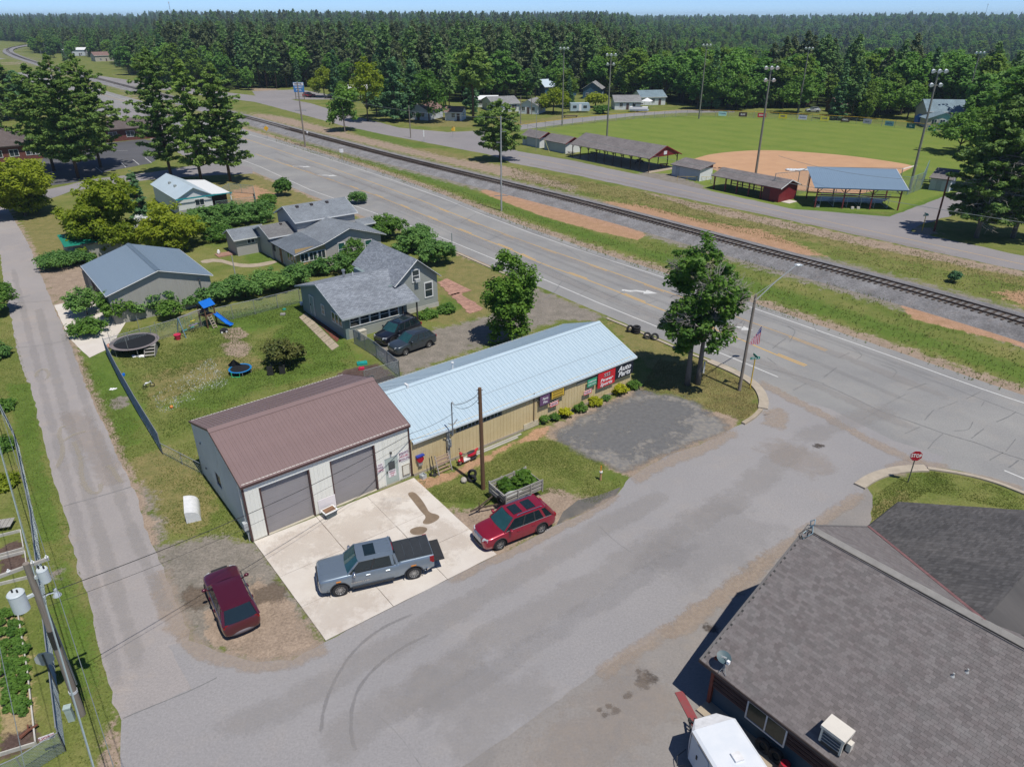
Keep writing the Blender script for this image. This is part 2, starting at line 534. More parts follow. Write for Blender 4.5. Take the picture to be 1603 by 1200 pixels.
def poly_mask(X,Y,pts,soft):
 x0=min(p[0]for p in pts)-soft;x1=max(p[0]for p in pts)+soft
 y0=min(p[1]for p in pts)-soft;y1=max(p[1]for p in pts)+soft
 out=np.zeros(X.shape);sel=(X>x0)&(X<x1)&(Y>y0)&(Y<y1)
 if not sel.any():return out
 xs,ys=X[sel],Y[sel]
 d=seg_dist(xs,ys,pts,True);s=np.where(inside(xs,ys,pts),d,-d)
 out[sel]=np.clip(0.5+s/(2*soft),0,1)
 return out
def vnoise(X,Y,s,seed=0):
 """cheap smooth value noise"""
 r=np.random.default_rng(seed);T=r.random((64,64))
 x=X/s;y=Y/s;xi=np.floor(x).astype(int);yi=np.floor(y).astype(int)
 fx=x-xi;fy=y-yi;fx=fx*fx*(3-2*fx);fy=fy*fy*(3-2*fy)
 g=lambda a,b:T[a%64,b%64]
 return(g(xi,yi)*(1-fx)+g(xi+1,yi)*fx)*(1-fy)+(g(xi,yi+1)*(1-fx)+g(xi+1,yi+1)*fx)*fy
def terrain_z(X,Y):
 X=np.asarray(X,float);Y=np.asarray(Y,float)
 r=np.hypot(X,Y);a=X/np.maximum(Y,1)
 right=smoothstep(0.10,0.42,a)
 z=-17*right*smoothstep(310,520,r)*(1-smoothstep(900,2400,r))
 far=smoothstep(1100,4200,r)
 z+=far*(6.0+9*vnoise(X,Y,900,3)+5*smoothstep(0.0,0.7,a))
 z+=smoothstep(500,900,r)*(4*vnoise(X,Y,300,5)-2)
 z+=far*14*np.exp(-((a-0.52)/0.10)**2)*np.exp(-((r-2600)/900)**2)
 return z
SETTING_COVER=[('gravel',0.9,[(200,745),(235,770),(262,850),(300,845),(340,835),(385,850),(400,850),(512,1003),(462,1033),(400,1037),(300,1005),(255,905),(228,850)]),('dirt',0.5,[(395,905),(430,920),(512,1003),(462,1033),(400,1037),(330,1010),(320,960)]),('dirt',0.7,[(665,790),(700,800),(745,795),(800,785),(870,762),(935,786),(885,815),(855,828),(800,861),(772,872)]),('orange',0.35,[(652,752),(705,738),(760,712),(828,680),(842,668),(862,668),(855,682),(800,700),(762,722),(705,752),(655,770)]),('dirt',0.7,[(842,676),(880,655),(1000,605),(1030,620),(900,690),(868,690)]),('dirt',0.5,[(865,680),(985,748),(1012,731),(1152,670),(1160,655),(1100,640),(1060,622),(1000,618),(905,655)]),('gravel',1.0,[(838,450),(950,497),(925,503),(880,500),(700,560),(630,590),(600,568),(585,548),(640,520),(700,512),(760,497),(800,480)]),('mulch',0.5,[(530,585),(560,573),(590,569),(628,592),(600,606),(520,606)]),('dirt',1.0,[(58,425),(90,418),(135,412),(152,470),(85,477)]),('dry',1.5,[(22,330),(80,330),(125,345),(120,400),(60,425),(45,382)]),('dry',3.0,[(330,290),(395,268),(480,303),(540,330),(470,325),(420,320),(330,345)]),('orange',2.0,[(360,300),(400,290),(430,305),(400,315),(365,312)]),('dry',1.2,[(1000,560),(1040,545),(1110,570),(1185,600),(1190,640),(1162,662),(1100,640),(1040,605)]),('dry',0.8,[(880,500),(950,500),(1035,535),(1060,550),(1010,570),(985,545),(950,503)]),('dry',0.8,[(690,430),(712,398),(762,420),(840,455),(800,480),(760,495),(700,508),(665,500)]),('lush',0.8,[(686,479),(690,460),(715,470),(735,480),(700,490),(660,500),(650,495)]),('lush',1.2,[(118,545),(160,520),(180,560),(225,640),(215,690),(190,700),(150,610)]),('lush',1.2,[(300,505),(480,468),(530,520),(560,560),(500,570),(420,545),(440,510),(350,525)]),('lush',0.8,[(400,590),(470,570),(520,560),(560,572),(430,606)]),('lush',1.2,[(330,598),(420,575),(430,600),(340,640),(250,640)]),('dirt',0.5,[(345,540),(375,528),(395,545),(380,560),(355,556)]),('dirt',0.3,[(345,515),(375,512),(390,525),(370,535),(350,530)]),('dry',1.0,[(230,590),(330,560),(400,555),(420,575),(300,605),(240,640)]),('dry',0.8,[(200,720),(260,700),(310,720),(340,800),(300,840),(250,830),(215,770)]),('gravel',0.4,[(172,626),(195,617),(206,630),(190,640),(172,640)]),('lush',0.5,[(55,600),(62,690),(85,790),(100,850),(60,850),(30,700),(10,600)]),('dry',0.6,[(85,800),(107,830),(122,897),(140,960),(118,950),(95,870)]),('dirt',0.35,[(160,1150),(187,1100),(191,1200),(150,1210)]),('lush',0.8,[(80,870),(105,880),(140,1000),(160,1090),(120,1100),(80,950)]),('straw',0.25,[(0,950),(32,950),(45,1060),(57,1130),(0,1160)]),('mulch',0.2,[(0,1135),(57,1120),(60,1160),(0,1195)]),('mulch',0.2,[(0,860),(34,840),(40,890),(0,905)]),('gravel',0.3,[(78,885),(96,890),(96,912),(80,910)]),('lush',1.0,[(365,385),(455,400),(440,415),(390,412)]),('dry',0.7,[(1160,662),(1197,632),(1222,628),(1215,650),(1170,668)]),('dry',0.6,[(1360,790),(1420,770),(1430,780),(1365,822)]),('orange',0.5,[(1405,474),(1440,480),(1476,487),(1603,525),(1700,555),(1700,580),(1603,543),(1502,517),(1430,499)]),('orange',0.5,[(770,292),(800,302),(870,322),(950,345),(1012,366),(1000,376),(930,361),(850,339),(795,318),(750,300)]),('orange',1.4,[(940,314),(1010,322),(1100,345),(1200,362),(1290,400),(1250,399),(1180,384),(1080,355),(1000,337)]),('orange',1.4,[(1560,458),(1603,455),(1660,480),(1603,480)]),('dirt',2.5,[(395,176),(450,184),(560,212),(700,246),(800,262),(900,292),(900,300),(780,274),(600,232),(395,182)]),('dry',2.0,[(480,185),(650,225),(800,262),(1007,300),(1200,340),(1603,428),(1603,445),(1300,385),(1000,318),(800,275),(600,226)]),('lush',1.5,[(540,195),(650,224),(690,232),(640,232),(560,212)]),('dirt',1.2,[(1005,300),(1400,382),(1603,425),(1603,434),(1400,395),(1100,330)]),('field',1.0,[(812,205),(912,194),(1000,185),(1075,181),(1200,183),(1340,190),(1500,208),(1545,235),(1500,300),(1420,332),(1240,330),(1000,272),(900,236),(812,214)]),('lush',1.0,[(1245,318),(1390,336),(1440,315),(1490,300),(1500,310),(1400,340),(1240,330)]),('dirt',1.2,[(1425,355),(1460,356),(1470,366),(1440,368)]),('gravel',1.2,[(1000,270),(1050,272),(1100,290),(1110,302),(1007,290)]),('dry',3.0,[(760,200),(815,190),(900,178),(915,184),(812,196)]),('dry',2.5,[(640,180),(735,182),(740,200),(640,196)]),('dirt',2.0,[(395,136),(420,138),(500,150),(440,146),(390,142)]),]
def make_terrain():
 def lines(lo,f0,f1,hi,st,g):
  out=list(np.arange(f0,f1+1e-6,st));s=st;x=f1
  while x<hi:s*=g;x+=s;out.append(x)
  s=st;x=f0
  while x>lo:s*=g;x-=s;out.insert(0,x)
  return np.array(out)
 xs=lines(-7400,-62,62,7400,0.5,1.05)
 ys=lines(-80,14,112,8200,0.5,1.035)
 X,Y=np.meshgrid(xs,ys);nx,ny=len(xs),len(ys)
 Z=terrain_z(X,Y)
 near=(np.hypot(X,Y)<130)
 Z=Z+np.where(near,0,0)
 names=['dirt','gravel','lush','dry','field','orange','mulch','straw','wood']
 A={k:np.zeros(X.shape)for k in names}
 for ch,soft,px in SETTING_COVER:
  A[ch]=np.maximum(A[ch],poly_mask(X,Y,PX(px),soft))
 dn=seg_dist(X,Y,hwf)
 A['dirt']=np.maximum(A['dirt'],np.clip(1.15-dn/2.6,0,1))
 A['lush']=np.maximum(A['lush'],np.clip(1-np.abs(dn-4.5)/3.4,0,1)*(Y<190))
 dr=seg_dist(X,Y,RAIL)
 A['gravel']=np.maximum(A['gravel'],np.clip(1.0-(dr-4.0)/3.5,0,1)*0.8)
 dn2=seg_dist(X,Y,PX([p for p in HW_NEAR[:12]]))
 A['dirt']=np.maximum(A['dirt'],np.clip(1.0-dn2/1.6,0,1))
 al=seg_dist(X,Y,PX([(-200,60),(0,300),(17,335),(45,382),(62,425),(82,475),(107,530),(132,597),(160,660),(190,725),(207,760),(220,800),(237,850)]))
 A['dirt']=np.maximum(A['dirt'],np.clip(0.95-al/1.0,0,1))
 me=bpy.data.meshes.new('terrain')
 co=np.stack([X,Y,Z],-1).reshape(-1,3).astype(np.float32)
 me.vertices.add(nx*ny);me.vertices.foreach_set('co',co.reshape(-1))
 idx=np.arange(nx*ny).reshape(ny,nx)
 F=np.stack([idx[:-1,:-1],idx[:-1,1:],idx[1:,1:],idx[1:,:-1]],-1).reshape(-1,4).astype(np.int32)
 me.loops.add(F.size);me.loops.foreach_set('vertex_index',F.reshape(-1))
 me.polygons.add(len(F));me.polygons.foreach_set('loop_start',np.arange(0,F.size,4,dtype=np.int32))
 me.update(calc_edges=True)
 me.polygons.foreach_set('use_smooth',[True]*len(F))
 for k in names:
  at=me.attributes.new(k,'FLOAT','POINT');at.data.foreach_set('value',A[k].reshape(-1).astype(np.float32))
 m=bpy.data.materials.new('ground_cover');n,l=nodes_of(m);b=n['Principled BSDF']
 b.inputs['Roughness'].default_value=0.95;b.inputs['Specular IOR Level'].default_value=0.1
 geo=n.new('ShaderNodeNewGeometry')
 def noise(s,d=5,rg=0.65):
  z=n.new('ShaderNodeTexNoise');z.inputs['Scale'].default_value=s;z.inputs['Detail'].default_value=d
  z.inputs['Roughness'].default_value=rg;l.new(geo.outputs['Position'],z.inputs['Vector']);return z
 def mr(v,a,b2,c=0.0,d=1.0):
  r_=n.new('ShaderNodeMapRange');r_.inputs['From Min'].default_value=a;r_.inputs['From Max'].default_value=b2
  r_.inputs['To Min'].default_value=c;r_.inputs['To Max'].default_value=d
  l.new(v,r_.inputs['Value']);return r_.outputs[0]
 def mixc(f,A_,B_,mode='MIX'):
  x=n.new('ShaderNodeMix');x.data_type='RGBA';x.blend_type=mode
  if isinstance(f,float):x.inputs['Factor'].default_value=f
  else:l.new(f,x.inputs['Factor'])
  for s,v in(('A',A_),('B',B_)):
   if isinstance(v,tuple):x.inputs[s].default_value=(*v,1)
   else:l.new(v,x.inputs[s])
  return x.outputs['Result']
 nb=noise(0.16,6,0.7);nm=noise(0.9,6,0.75);nf=noise(7.0,4,0.8)
 big=mr(nb.outputs['Fac'],0.34,0.66);mid=mr(nm.outputs['Fac'],0.34,0.66)
 base=mixc(big,(0.085,0.125,0.024),(0.165,0.180,0.050))
 base=mixc(mid,base,mixc(big,(0.115,0.160,0.032),(0.225,0.205,0.078)))
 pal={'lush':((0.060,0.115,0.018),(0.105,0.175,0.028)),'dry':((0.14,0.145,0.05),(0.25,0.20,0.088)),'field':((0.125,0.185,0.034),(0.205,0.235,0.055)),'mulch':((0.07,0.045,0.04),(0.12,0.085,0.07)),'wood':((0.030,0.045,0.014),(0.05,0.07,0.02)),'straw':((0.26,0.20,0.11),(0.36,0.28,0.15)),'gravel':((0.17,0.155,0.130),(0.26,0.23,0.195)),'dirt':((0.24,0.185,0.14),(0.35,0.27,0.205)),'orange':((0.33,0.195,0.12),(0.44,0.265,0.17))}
 amt={'dry':0.85,'lush':0.75,'orange':.9}
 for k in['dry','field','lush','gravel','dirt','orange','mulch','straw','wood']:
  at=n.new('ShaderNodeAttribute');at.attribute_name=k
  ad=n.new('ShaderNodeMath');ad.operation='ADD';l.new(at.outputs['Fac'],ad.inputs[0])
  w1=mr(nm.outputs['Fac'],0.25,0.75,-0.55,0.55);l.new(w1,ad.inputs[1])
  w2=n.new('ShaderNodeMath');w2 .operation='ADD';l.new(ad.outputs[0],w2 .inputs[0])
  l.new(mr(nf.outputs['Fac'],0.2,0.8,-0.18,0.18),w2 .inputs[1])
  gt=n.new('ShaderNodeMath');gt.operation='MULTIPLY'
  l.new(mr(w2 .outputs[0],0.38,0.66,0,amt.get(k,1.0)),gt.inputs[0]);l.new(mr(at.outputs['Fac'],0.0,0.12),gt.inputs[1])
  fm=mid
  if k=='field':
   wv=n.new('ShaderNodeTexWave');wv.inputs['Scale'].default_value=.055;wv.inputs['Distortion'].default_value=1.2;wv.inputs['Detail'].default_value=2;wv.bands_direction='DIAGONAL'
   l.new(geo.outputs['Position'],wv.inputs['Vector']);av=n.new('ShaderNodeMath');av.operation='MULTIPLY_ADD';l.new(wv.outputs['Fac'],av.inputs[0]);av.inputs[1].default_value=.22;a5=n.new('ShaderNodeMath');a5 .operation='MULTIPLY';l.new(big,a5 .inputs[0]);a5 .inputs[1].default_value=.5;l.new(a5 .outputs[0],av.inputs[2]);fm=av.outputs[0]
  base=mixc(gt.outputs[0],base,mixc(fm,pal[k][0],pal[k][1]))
 v=mr(nf.outputs['Fac'],0.25,0.75,0.55,1.45)
 cc=n.new('ShaderNodeCombineColor')
 for i in range(3):l.new(v,cc.inputs[i])
 base=mixc(1.0,base,cc.outputs[0],'MULTIPLY')
 l.new(base,b.inputs['Base Color'])
 bp=n.new('ShaderNodeBump');bp.inputs['Strength'].default_value=0.8;bp.inputs['Distance'].default_value=0.06
 hb=n.new('ShaderNodeMath');hb.operation='MULTIPLY_ADD';l.new(nf.outputs['Fac'],hb.inputs[0]);hb.inputs[1].default_value=0.6;l.new(nm.outputs['Fac'],hb.inputs[2])
 l.new(hb.outputs[0],bp.inputs['Height']);l.new(bp.outputs[0],b.inputs['Normal'])
 me.materials.append(m)
 o=link(bpy.data.objects.new('terrain',me));o['kind']='structure'
 return o
make_terrain()
# ROADS
M_street=asphalt('asphalt_street',(0.295,0.282,0.280),(0.255,0.246,0.248),0.09,warm=(0.34,0.30,0.265),wear=0.35)
M_alley=asphalt('asphalt_alley',(0.335,0.305,0.290),(0.275,0.256,0.25),0.13,warm=(0.38,0.32,0.27),wear=0.6)
M_hwy=asphalt('asphalt_highway',(0.285,0.280,0.268),(0.215,0.213,0.212),0.12,warm=(0.33,0.30,0.265),wear=0.45,crack=0.0)
M_lot=asphalt('asphalt_rough_lot',(0.268,0.245,0.226),(0.215,0.202,0.192),0.16,warm=(0.32,0.27,0.225),wear=0.5)
M_park=asphalt('asphalt_park_road',(0.265,0.248,0.248),(0.22,0.208,0.212),0.06,warm=(0.32,0.28,0.25),wear=0.35)
M_patch=asphalt('asphalt_parking',(0.12,0.12,0.125),(0.21,0.19,0.165),0.5,warm=(0.30,0.245,0.19),wear=1.0,crack=0.4)
M_white=mat('road_paint_white',(0.62,0.62,0.60),0.8,var=0.12,scale=6)
M_yellow=mat('road_paint_yellow',(0.62,0.36,0.07),0.8,var=0.12,scale=5,col2=(0.50,0.33,0.12))
M_seal=mat('crack_sealant',(0.135,0.135,0.135),0.7,var=0.2,scale=2,col2=(0.19,0.19,0.19))
M_conc=mat('concrete_pale',(0.62,0.58,0.525),0.9,var=0.07,scale=0.55,col2=(0.53,0.475,0.42),detail=9)
M_conc2=mat('concrete_kerb',(0.44,0.38,0.30),0.9,var=0.12,scale=1.5,bump=0.2)
M_conc3=mat('concrete_weathered',(0.42,0.35,0.26),0.9,var=0.14,scale=1.1,bump=0.15,detail=8)
street=[(1165,592),(1200,610),(1300,640),(1400,690),(1480,715),(1463,734),(1410,737),(1376,744),(1351,757),(1352,770),(1310,797),(1250,837),(1200,872),(1100,950),(1011,1007),(937,1050),(893,1081),(793,1153),(723,1200),(600,1300),(480,1420),(180,1420),(188,1200),(190,1127),(245,1102),(300,1078),(262,1010),(300,1003),(340,1020),(400,1036),(457,1032),(510,1004),(640,935),(778,869),(800,860),(855,829),(885,816),(935,794),(965,776),(975,761),(985,748),(1012,731),(1050,711),(1097,696),(1152,667),(1163,663),(1190,640),(1197,625),(1185,604)]
sheet('side_street',PX(street),0.010,M_street,jit=0.025,step=0.5)
alley=[(-700,60),(-300,150),(-60,300),(0,395),(10,470),(19,507),(27,550),(42,597),(47,600),(65,675),(80,735),(97,792),(107,820),(122,897),(143,952),(157,1025),(175,1083),(190,1127),(245,1104),(300,1079),(345,1055),(400,1037),(340,1019),(300,1000),(262,908),(237,850),(220,800),(207,760),(190,725),(160,660),(132,597),(107,530),(82,475),(62,425),(45,382),(17,335),(0,305),(-30,250),(-120,130),(-500,40)]
sheet('alley',PX(alley),0.006,M_alley,jit=0.05,step=0.6)
lot=[(1352,755),(1300,790),(1240,830),(1190,865),(1090,943),(1000,1000),(927,1043),(883,1074),(783,1146),(713,1193),(600,1300),(480,1420),(1900,1420),(1900,900),(1603,900),(1390,860),(1362,822),(1366,775)]
sheet('rough_lot',PX(lot),0.006,M_lot,jit=0.05,step=0.6)
sheet('highway',hwf+hwn,0.004,M_hwy,jit=0.04,step=1.2)
patch=[(868,681),(905,656),(975,626),(1002,614),(1060,621),(1097,636),(1112,652),(1140,664),(1125,680),(1080,694),(1040,711),(1000,727),(975,735),(940,722),(905,706)]
soft_area('parking_patch',decal('parking_asphalt',(0.175,0.172,0.172),(0.265,0.245,0.215),.95,.55,grit=.42),PX(patch),.55,0.012,.22,'structure')
soft_area('parking_patch',decal('parking_sealer',(0.15,0.152,0.157),(0.19,0.19,0.19),.7,.6,grit=1.1),PX([(880,680),(930,655),(1000,618),(1070,628),(1095,645),(1040,690),(990,715),(940,705)]),1.1,0.0128,.25)
park=[(-60,84),(40,96),(150,118),(260,134),(400,150),(445,154),(487,162),(535,177),(575,187),(625,200),(700,207),(745,205),(812,196),(900,185),(990,177),(1062,172),(1150,170),(1150,176),(1062,177),(992,182),(912,191),(817,203),(790,208),(775,215),(800,234),(812,237),(895,251),(1005,275),(1112,299),(1240,327),(1392,339),(1440,322),(1490,303),(1560,290),(1560,320),(1500,335),(1440,352),(1425,362),(1603,401),(1760,436),(1760,462),(1603,425),(1200,337),(1007,297),(905,275),(800,255),(770,243),(650,220),(607,212),(537,197),(475,180),(400,160),(260,142),(150,126),(40,103),(-60,90)]
sheet('park_road',PX(park),0.008,M_park,jit=0.08,step=1.5)
sheet('far_parking_lot',PX([(395,143),(470,140),(520,150),(530,156),(440,156),(400,152)]),0.012,M_park,jit=0.15,step=2)
sheet('restaurant_lot',PX([(60,262),(75,236),(160,225),(225,218),(248,222),(262,238),(235,256),(170,268),(120,285),(70,292)]),0.008,asphalt('asphalt_dark_lot',(0.11,0.11,0.118),(0.085,0.085,0.09),0.1),jit=0.1,step=1.5)
sheet('restaurant_street',PX([(60,300),(150,280),(250,268),(330,255),(395,262),(395,272),(300,276),(200,285),(110,300),(60,318)]),0.012,M_park,jit=0.1,step=1.5)
sheet('restaurant_drive',PX([(185,165),(215,172),(250,190),(330,240),(300,250),(230,215),(190,190)]),0.012,M_park,jit=0.1,step=1.5)
def wpt(a,b,t):return(a[0]+(b[0]-a[0])*t,a[1]+(b[1]-a[1])*t)
apA,apB,apC,apD=W(397,848),W(648,748),W(778,868),W(510,1003)
sheet('slab_joint_filler',[apA,apD,apC,apB],0.030,mat('joint_dark',(0.17,0.14,0.11),.9))
for i in range(3):
 for j in range(3):
  ta,tb=[0,.40,.70,1][j],[0,.40,.70,1][j+1]
  sa,sb=[0,.36,.68,1][i],[0,.36,.68,1][i+1]
  def P(s,t):
   l_=wpt(apA,apD,t);r_=wpt(apB,apC,t);return wpt(l_,r_,s)
  g=0.0012
  q=[P(sa+g,ta+g),P(sb-g,ta+g),P(sb-g,tb-g),P(sa+g,tb-g)]
  q=resample(q,0.6,True,0.008)
  top=0.045+0.003*((i*2+j)%3)
  mb=MB();n_=len(q)
  area=sum(q[k][0]*q[(k+1)%n_][1]-q[(k+1)%n_][0]*q[k][1]for k in range(n_))
  if area<0:q=q[::-1]
  mb.add([(x,y,top)for x,y in q]+[(x,y,-0.05)for x,y in q],[tuple(range(n_))]+[(k,n_+k,n_+(k+1)%n_,(k+1)%n_)for k in range(n_)])
  o=mb.build('concrete_slab',M_conc);o['kind']='structure'
o=sheet('concrete_driveway',PX([(85,478),(150,462),(200,500),(172,545),(140,560),(108,530)]),0.02,M_conc,jit=0.02)
o=sheet('garden_path',smooth_line(PX([(312,408),(340,404),(368,412),(395,414),(432,407),(434,412),(400,419),(370,418),(340,409),(318,413)]),1,True),0.02,M_conc3)
D_cst=decal('concrete_stain',(0.44,0.35,0.27),(0.50,0.42,0.35),.20,.8,grit=.8)
for q_ in([(420,850),(520,815),(600,790),(640,800),(560,850),(450,890)],[(470,960),(540,920),(600,930),(560,970),(510,995)],[(640,830),(690,815),(740,850),(700,880)],[(590,760),(640,745),(660,775),(610,790)]):soft_area('concrete_stain',D_cst,PX(q_),.8,.0535+.0006*(q_[0][0]%5),.3)
M_wet=mat('wet_stain',(0.235,0.175,0.12),0.5,var=0.15,scale=2)
def stain(px,m=M_wet,z=0.056):
 o=sheet('wet_stain',PX(px,0),z,m,kind='stuff',sm=2)
stain([(637,773),(645,770),(652,773),(662,785),(668,795),(672,803),(686,806),(689,811),(680,818),(668,822),(660,819),(668,810),(660,802),(652,792),(646,784)])
stain([(640,830),(655,824),(672,827),(662,838),(645,838)])
M_mark=decal('tyre_mark',(0.16,0.155,0.157),(0.22,0.215,0.215),.26,1.5,grit=.55)
soft_ribbon('tyre_mark',M_mark,[(PX(pts),w)for pts,w in(([(650,960),(600,980),(555,1015),(525,1060),(507,1105),(502,1150)],0.22),([(675,991),(625,1015),(580,1050),(553,1090),(548,1140),(556,1175)],0.22))])
M_oil=decal('oil_spot',(0.07,0.058,0.05),(0.11,0.09,0.075),.9,3.0,.6,grit=.6)
for(cx,cy,r)in((1012,1060,.42),(1005,1070,.28),(984,1088,.22),(955,1105,.16),(963,1112,.2),(948,1118,.15),(1112,983,.35),(1000,1050,.15),(940,1112,.12),(1282,698,.35)):
 x,y=W(cx,cy);a0=random.random()*6
 px=[(x+r*random.uniform(.6,1.2)*math.cos(a0+k*.785),y+r*random.uniform(.5,1.0)*math.sin(a0+k*.785))for k in range(8)]
 soft_area('oil_spot',M_oil,smooth_line(px,1,True),.22*min(1,r*3),None,.07)
soft_area('damp_dirt',decal('damp',(.13,.10,.075),(.19,.15,.115),.85,1.5),PX([(283,935),(300,920),(325,925),(330,940),(310,952),(290,948)]),.35,0.0165,.12)
soft_area('damp_dirt',MATS['damp'],PX([(398,925),(430,912),(452,920),(440,940),(405,942)]),.35,0.0171,.12)
sheet('asphalt_strip',PX([(880,800),(905,783),(935,776),(972,762),(964,776),(935,793),(890,813),(870,822)]),0.013,asphalt('asphalt_strip',(0.10,.098,.095),(.16,.145,.125),.6),jit=.04)
D_sand=decal('washed_sand',(0.36,0.29,0.235),(0.43,0.35,0.28),.5,1.0,grit=.7)
D_pale=decal('worn_paving',(0.33,0.315,0.305),(0.37,0.345,0.325),.3,.35,grit=.7)
D_dark=decal('darker_paving',(0.205,0.20,0.20),(0.25,0.243,0.241),.13,.4,grit=.7)
D_dust=decal('road_dust',(0.40,0.335,0.28),(0.34,0.30,0.27),.28,.5,grit=.8)
S_=lambda m,*a:soft_ribbon('surface_wear',m,[(PX(p),w)for p,w in a])
S_(D_sand,([(1350,772),(1310,799),(1250,840),(1195,880),(1100,953),(1011,1010),(930,1058)],1.1),([(1215,868),(1120,940),(1040,998)],1.6),([(985,752),(1030,728),(1100,702),(1155,672)],1.6),([(970,772),(935,797),(885,822),(800,866),(775,874),(700,912)],.9),([(1185,596),(1230,620),(1290,650),(1360,690),(1430,722),(1490,735)],1.4),([(1385,742),(1420,730),(1445,722)],1.8),([(515,1008),(460,1037),(400,1042),(330,1028),(280,990)],1.2),([(250,890),(262,940),(290,1000)],1.6),([(1500,738),(1560,752),(1603,766)],.8),([(1200,640),(1222,650),(1205,670)],2.2))
S_(D_pale,([(500,1180),(620,1100),(760,1010),(900,930),(1050,840),(1180,760),(1260,690)],2.6),([(330,1150),(480,1090),(620,1010),(760,930),(900,850),(1040,770)],2.0),([(60,480),(90,600),(130,740),(175,900),(220,1050)],1.0),([(100,520),(130,620),(170,730),(215,850),(262,960)],.9),([(1250,690),(1320,660),(1400,640)],2.5),([(430,247),(640,330),(850,425),(1050,505),(1250,590),(1450,680)],1.5),([(500,262),(700,335),(900,410),(1100,480),(1300,550),(1500,628)],1.6))
S_(D_dark,([(20,420),(45,520),(75,640),(110,770),(150,930),(190,1090)],.8),([(430,238),(640,315),(850,400),(1050,478),(1250,555),(1450,640)],.9),([(560,295),(740,370),(900,440),(1040,495)],.9),([(560,268),(740,328),(900,388),(1100,462),(1300,530),(1500,605)],.8),([(640,1130),(800,1030),(960,930),(1100,850)],1.6))
S_(D_dust,([(1190,690),(1260,720),(1300,745)],4.0),([(820,255),(1000,290),(1200,335),(1500,400)],1.6),([(110,640),(150,700),(180,760)],2.2))
soft_area('darker_paving',D_dark,PX([(1010,880),(1140,790),(1220,830),(1090,930)]),1.2)
soft_area('worn_paving',D_pale,PX([(640,1100),(760,1020),(840,1090),(740,1170)]),1.5)
soft_area('road_dust',D_dust,PX([(850,1150),(1000,1040),(1060,1090),(960,1200),(850,1230)]),1.0)
# LANE MARKINGS
mk=MB()
far_w=smooth_line(PX([(1760,680),(1600,630),(1512,600),(1395,557),(1199,489),(1045,436),(937,402),(800,354),(660,297),(500,244),(405,214),(250,172),(90,124),(0,97)]),1)
ribbon(mk,far_w,0.14,0.010)
ribbon(mk,PX([(1218,590),(1110,545),(1035,514),(937,474),(839,432)]),0.14,0.010)
ribbon(mk,PX([(839,432),(772,405),(677,366),(485,297),(407,261),(330,232),(230,198),(120,158)]),0.14,0.010)
ribbon(mk,PX([(1760,822),(1603,749),(1572,736)]),0.14,0.010)
o=mk.build('white_lane_line',M_white);o['kind']='structure'
mk=MB()
def yl(pts,off=0.0,dash=None,w=0.15):
 L=smooth_line(PX(pts),1)
 if off:L=offset_line(L,off)
 if not dash:ribbon(mk,L,w,0.010);return
 L=resample(L,0.5);per=int(dash[1]/0.5);on=int(dash[0]/0.5)
 for i in range(0,len(L)-on,per):ribbon(mk,L[i:i+on+1],w,0.010)
ya=[(1260,573),(1200,549),(1150,527),(1010,475),(937,444),(843,411),(800,391)]
yb=[(1295,548),(1240,527),(1200,513),(1045,457),(937,418),(800,371),(660,314)]
yl(ya);yl(ya,-0.30,(3.0,9.0))
yl(yb);yl(yb,0.30,(3.0,9.0))
yl([(800,391),(700,352),(600,310),(560,296),(430,252),(400,241)]);yl([(800,391),(700,352),(600,310),(560,296),(430,252)],-0.3,(3,9))
yl([(660,314),(560,277),(428,232),(380,216),(200,160),(60,119)])
yl([(1760,449),(1603,414),(1200,326),(1007,285),(905,263),(812,244)],0,None,0.10)
o=mk.build('yellow_lane_line',M_yellow);o['kind']='structure'
def turn_arrow(px,ang,s=1.0,flip=1):
 mb=MB();x0,y0=W(*px)
 shp=[(-1.9,-.35),(-.9,-.35),(-.3,.0),(.5,.0),(.5,-.45),(1.9,.28),(.6,.95),(.55,.45),(-.5,.45),(-1.2,.1),(-1.9,.1)]
 ca,sa=math.cos(ang),math.sin(ang)
 pts=[(x0+s*(p[0]*ca-flip*p[1]*sa),y0+s*(p[0]*sa+flip*p[1]*ca))for p in shp]
 o=sheet('turn_arrow',pts,0.011,M_white,kind='structure')
hang=math.atan2(-0.75,0.66)
turn_arrow((1001,457),hang+0.45,1.05,1)
turn_arrow((1156,511),hang+0.3,0.8,-1)
turn_arrow((472,261),hang+0.5,1.1,1)
turn_arrow((512,275),hang+0.5,1.1,1)
cr=MB()
def crack(px,w=0.07,wob=0.12):
 L=smooth_line(resample(PX(px),1.4,False,wob),2);ribbon(cr,L,w,0.012,0.01)
crack([(1290,600),(1345,630),(1440,665),(1530,695),(1603,722),(1720,765)],.08)
crack([(1140,555),(1200,577),(1290,600)],.06)
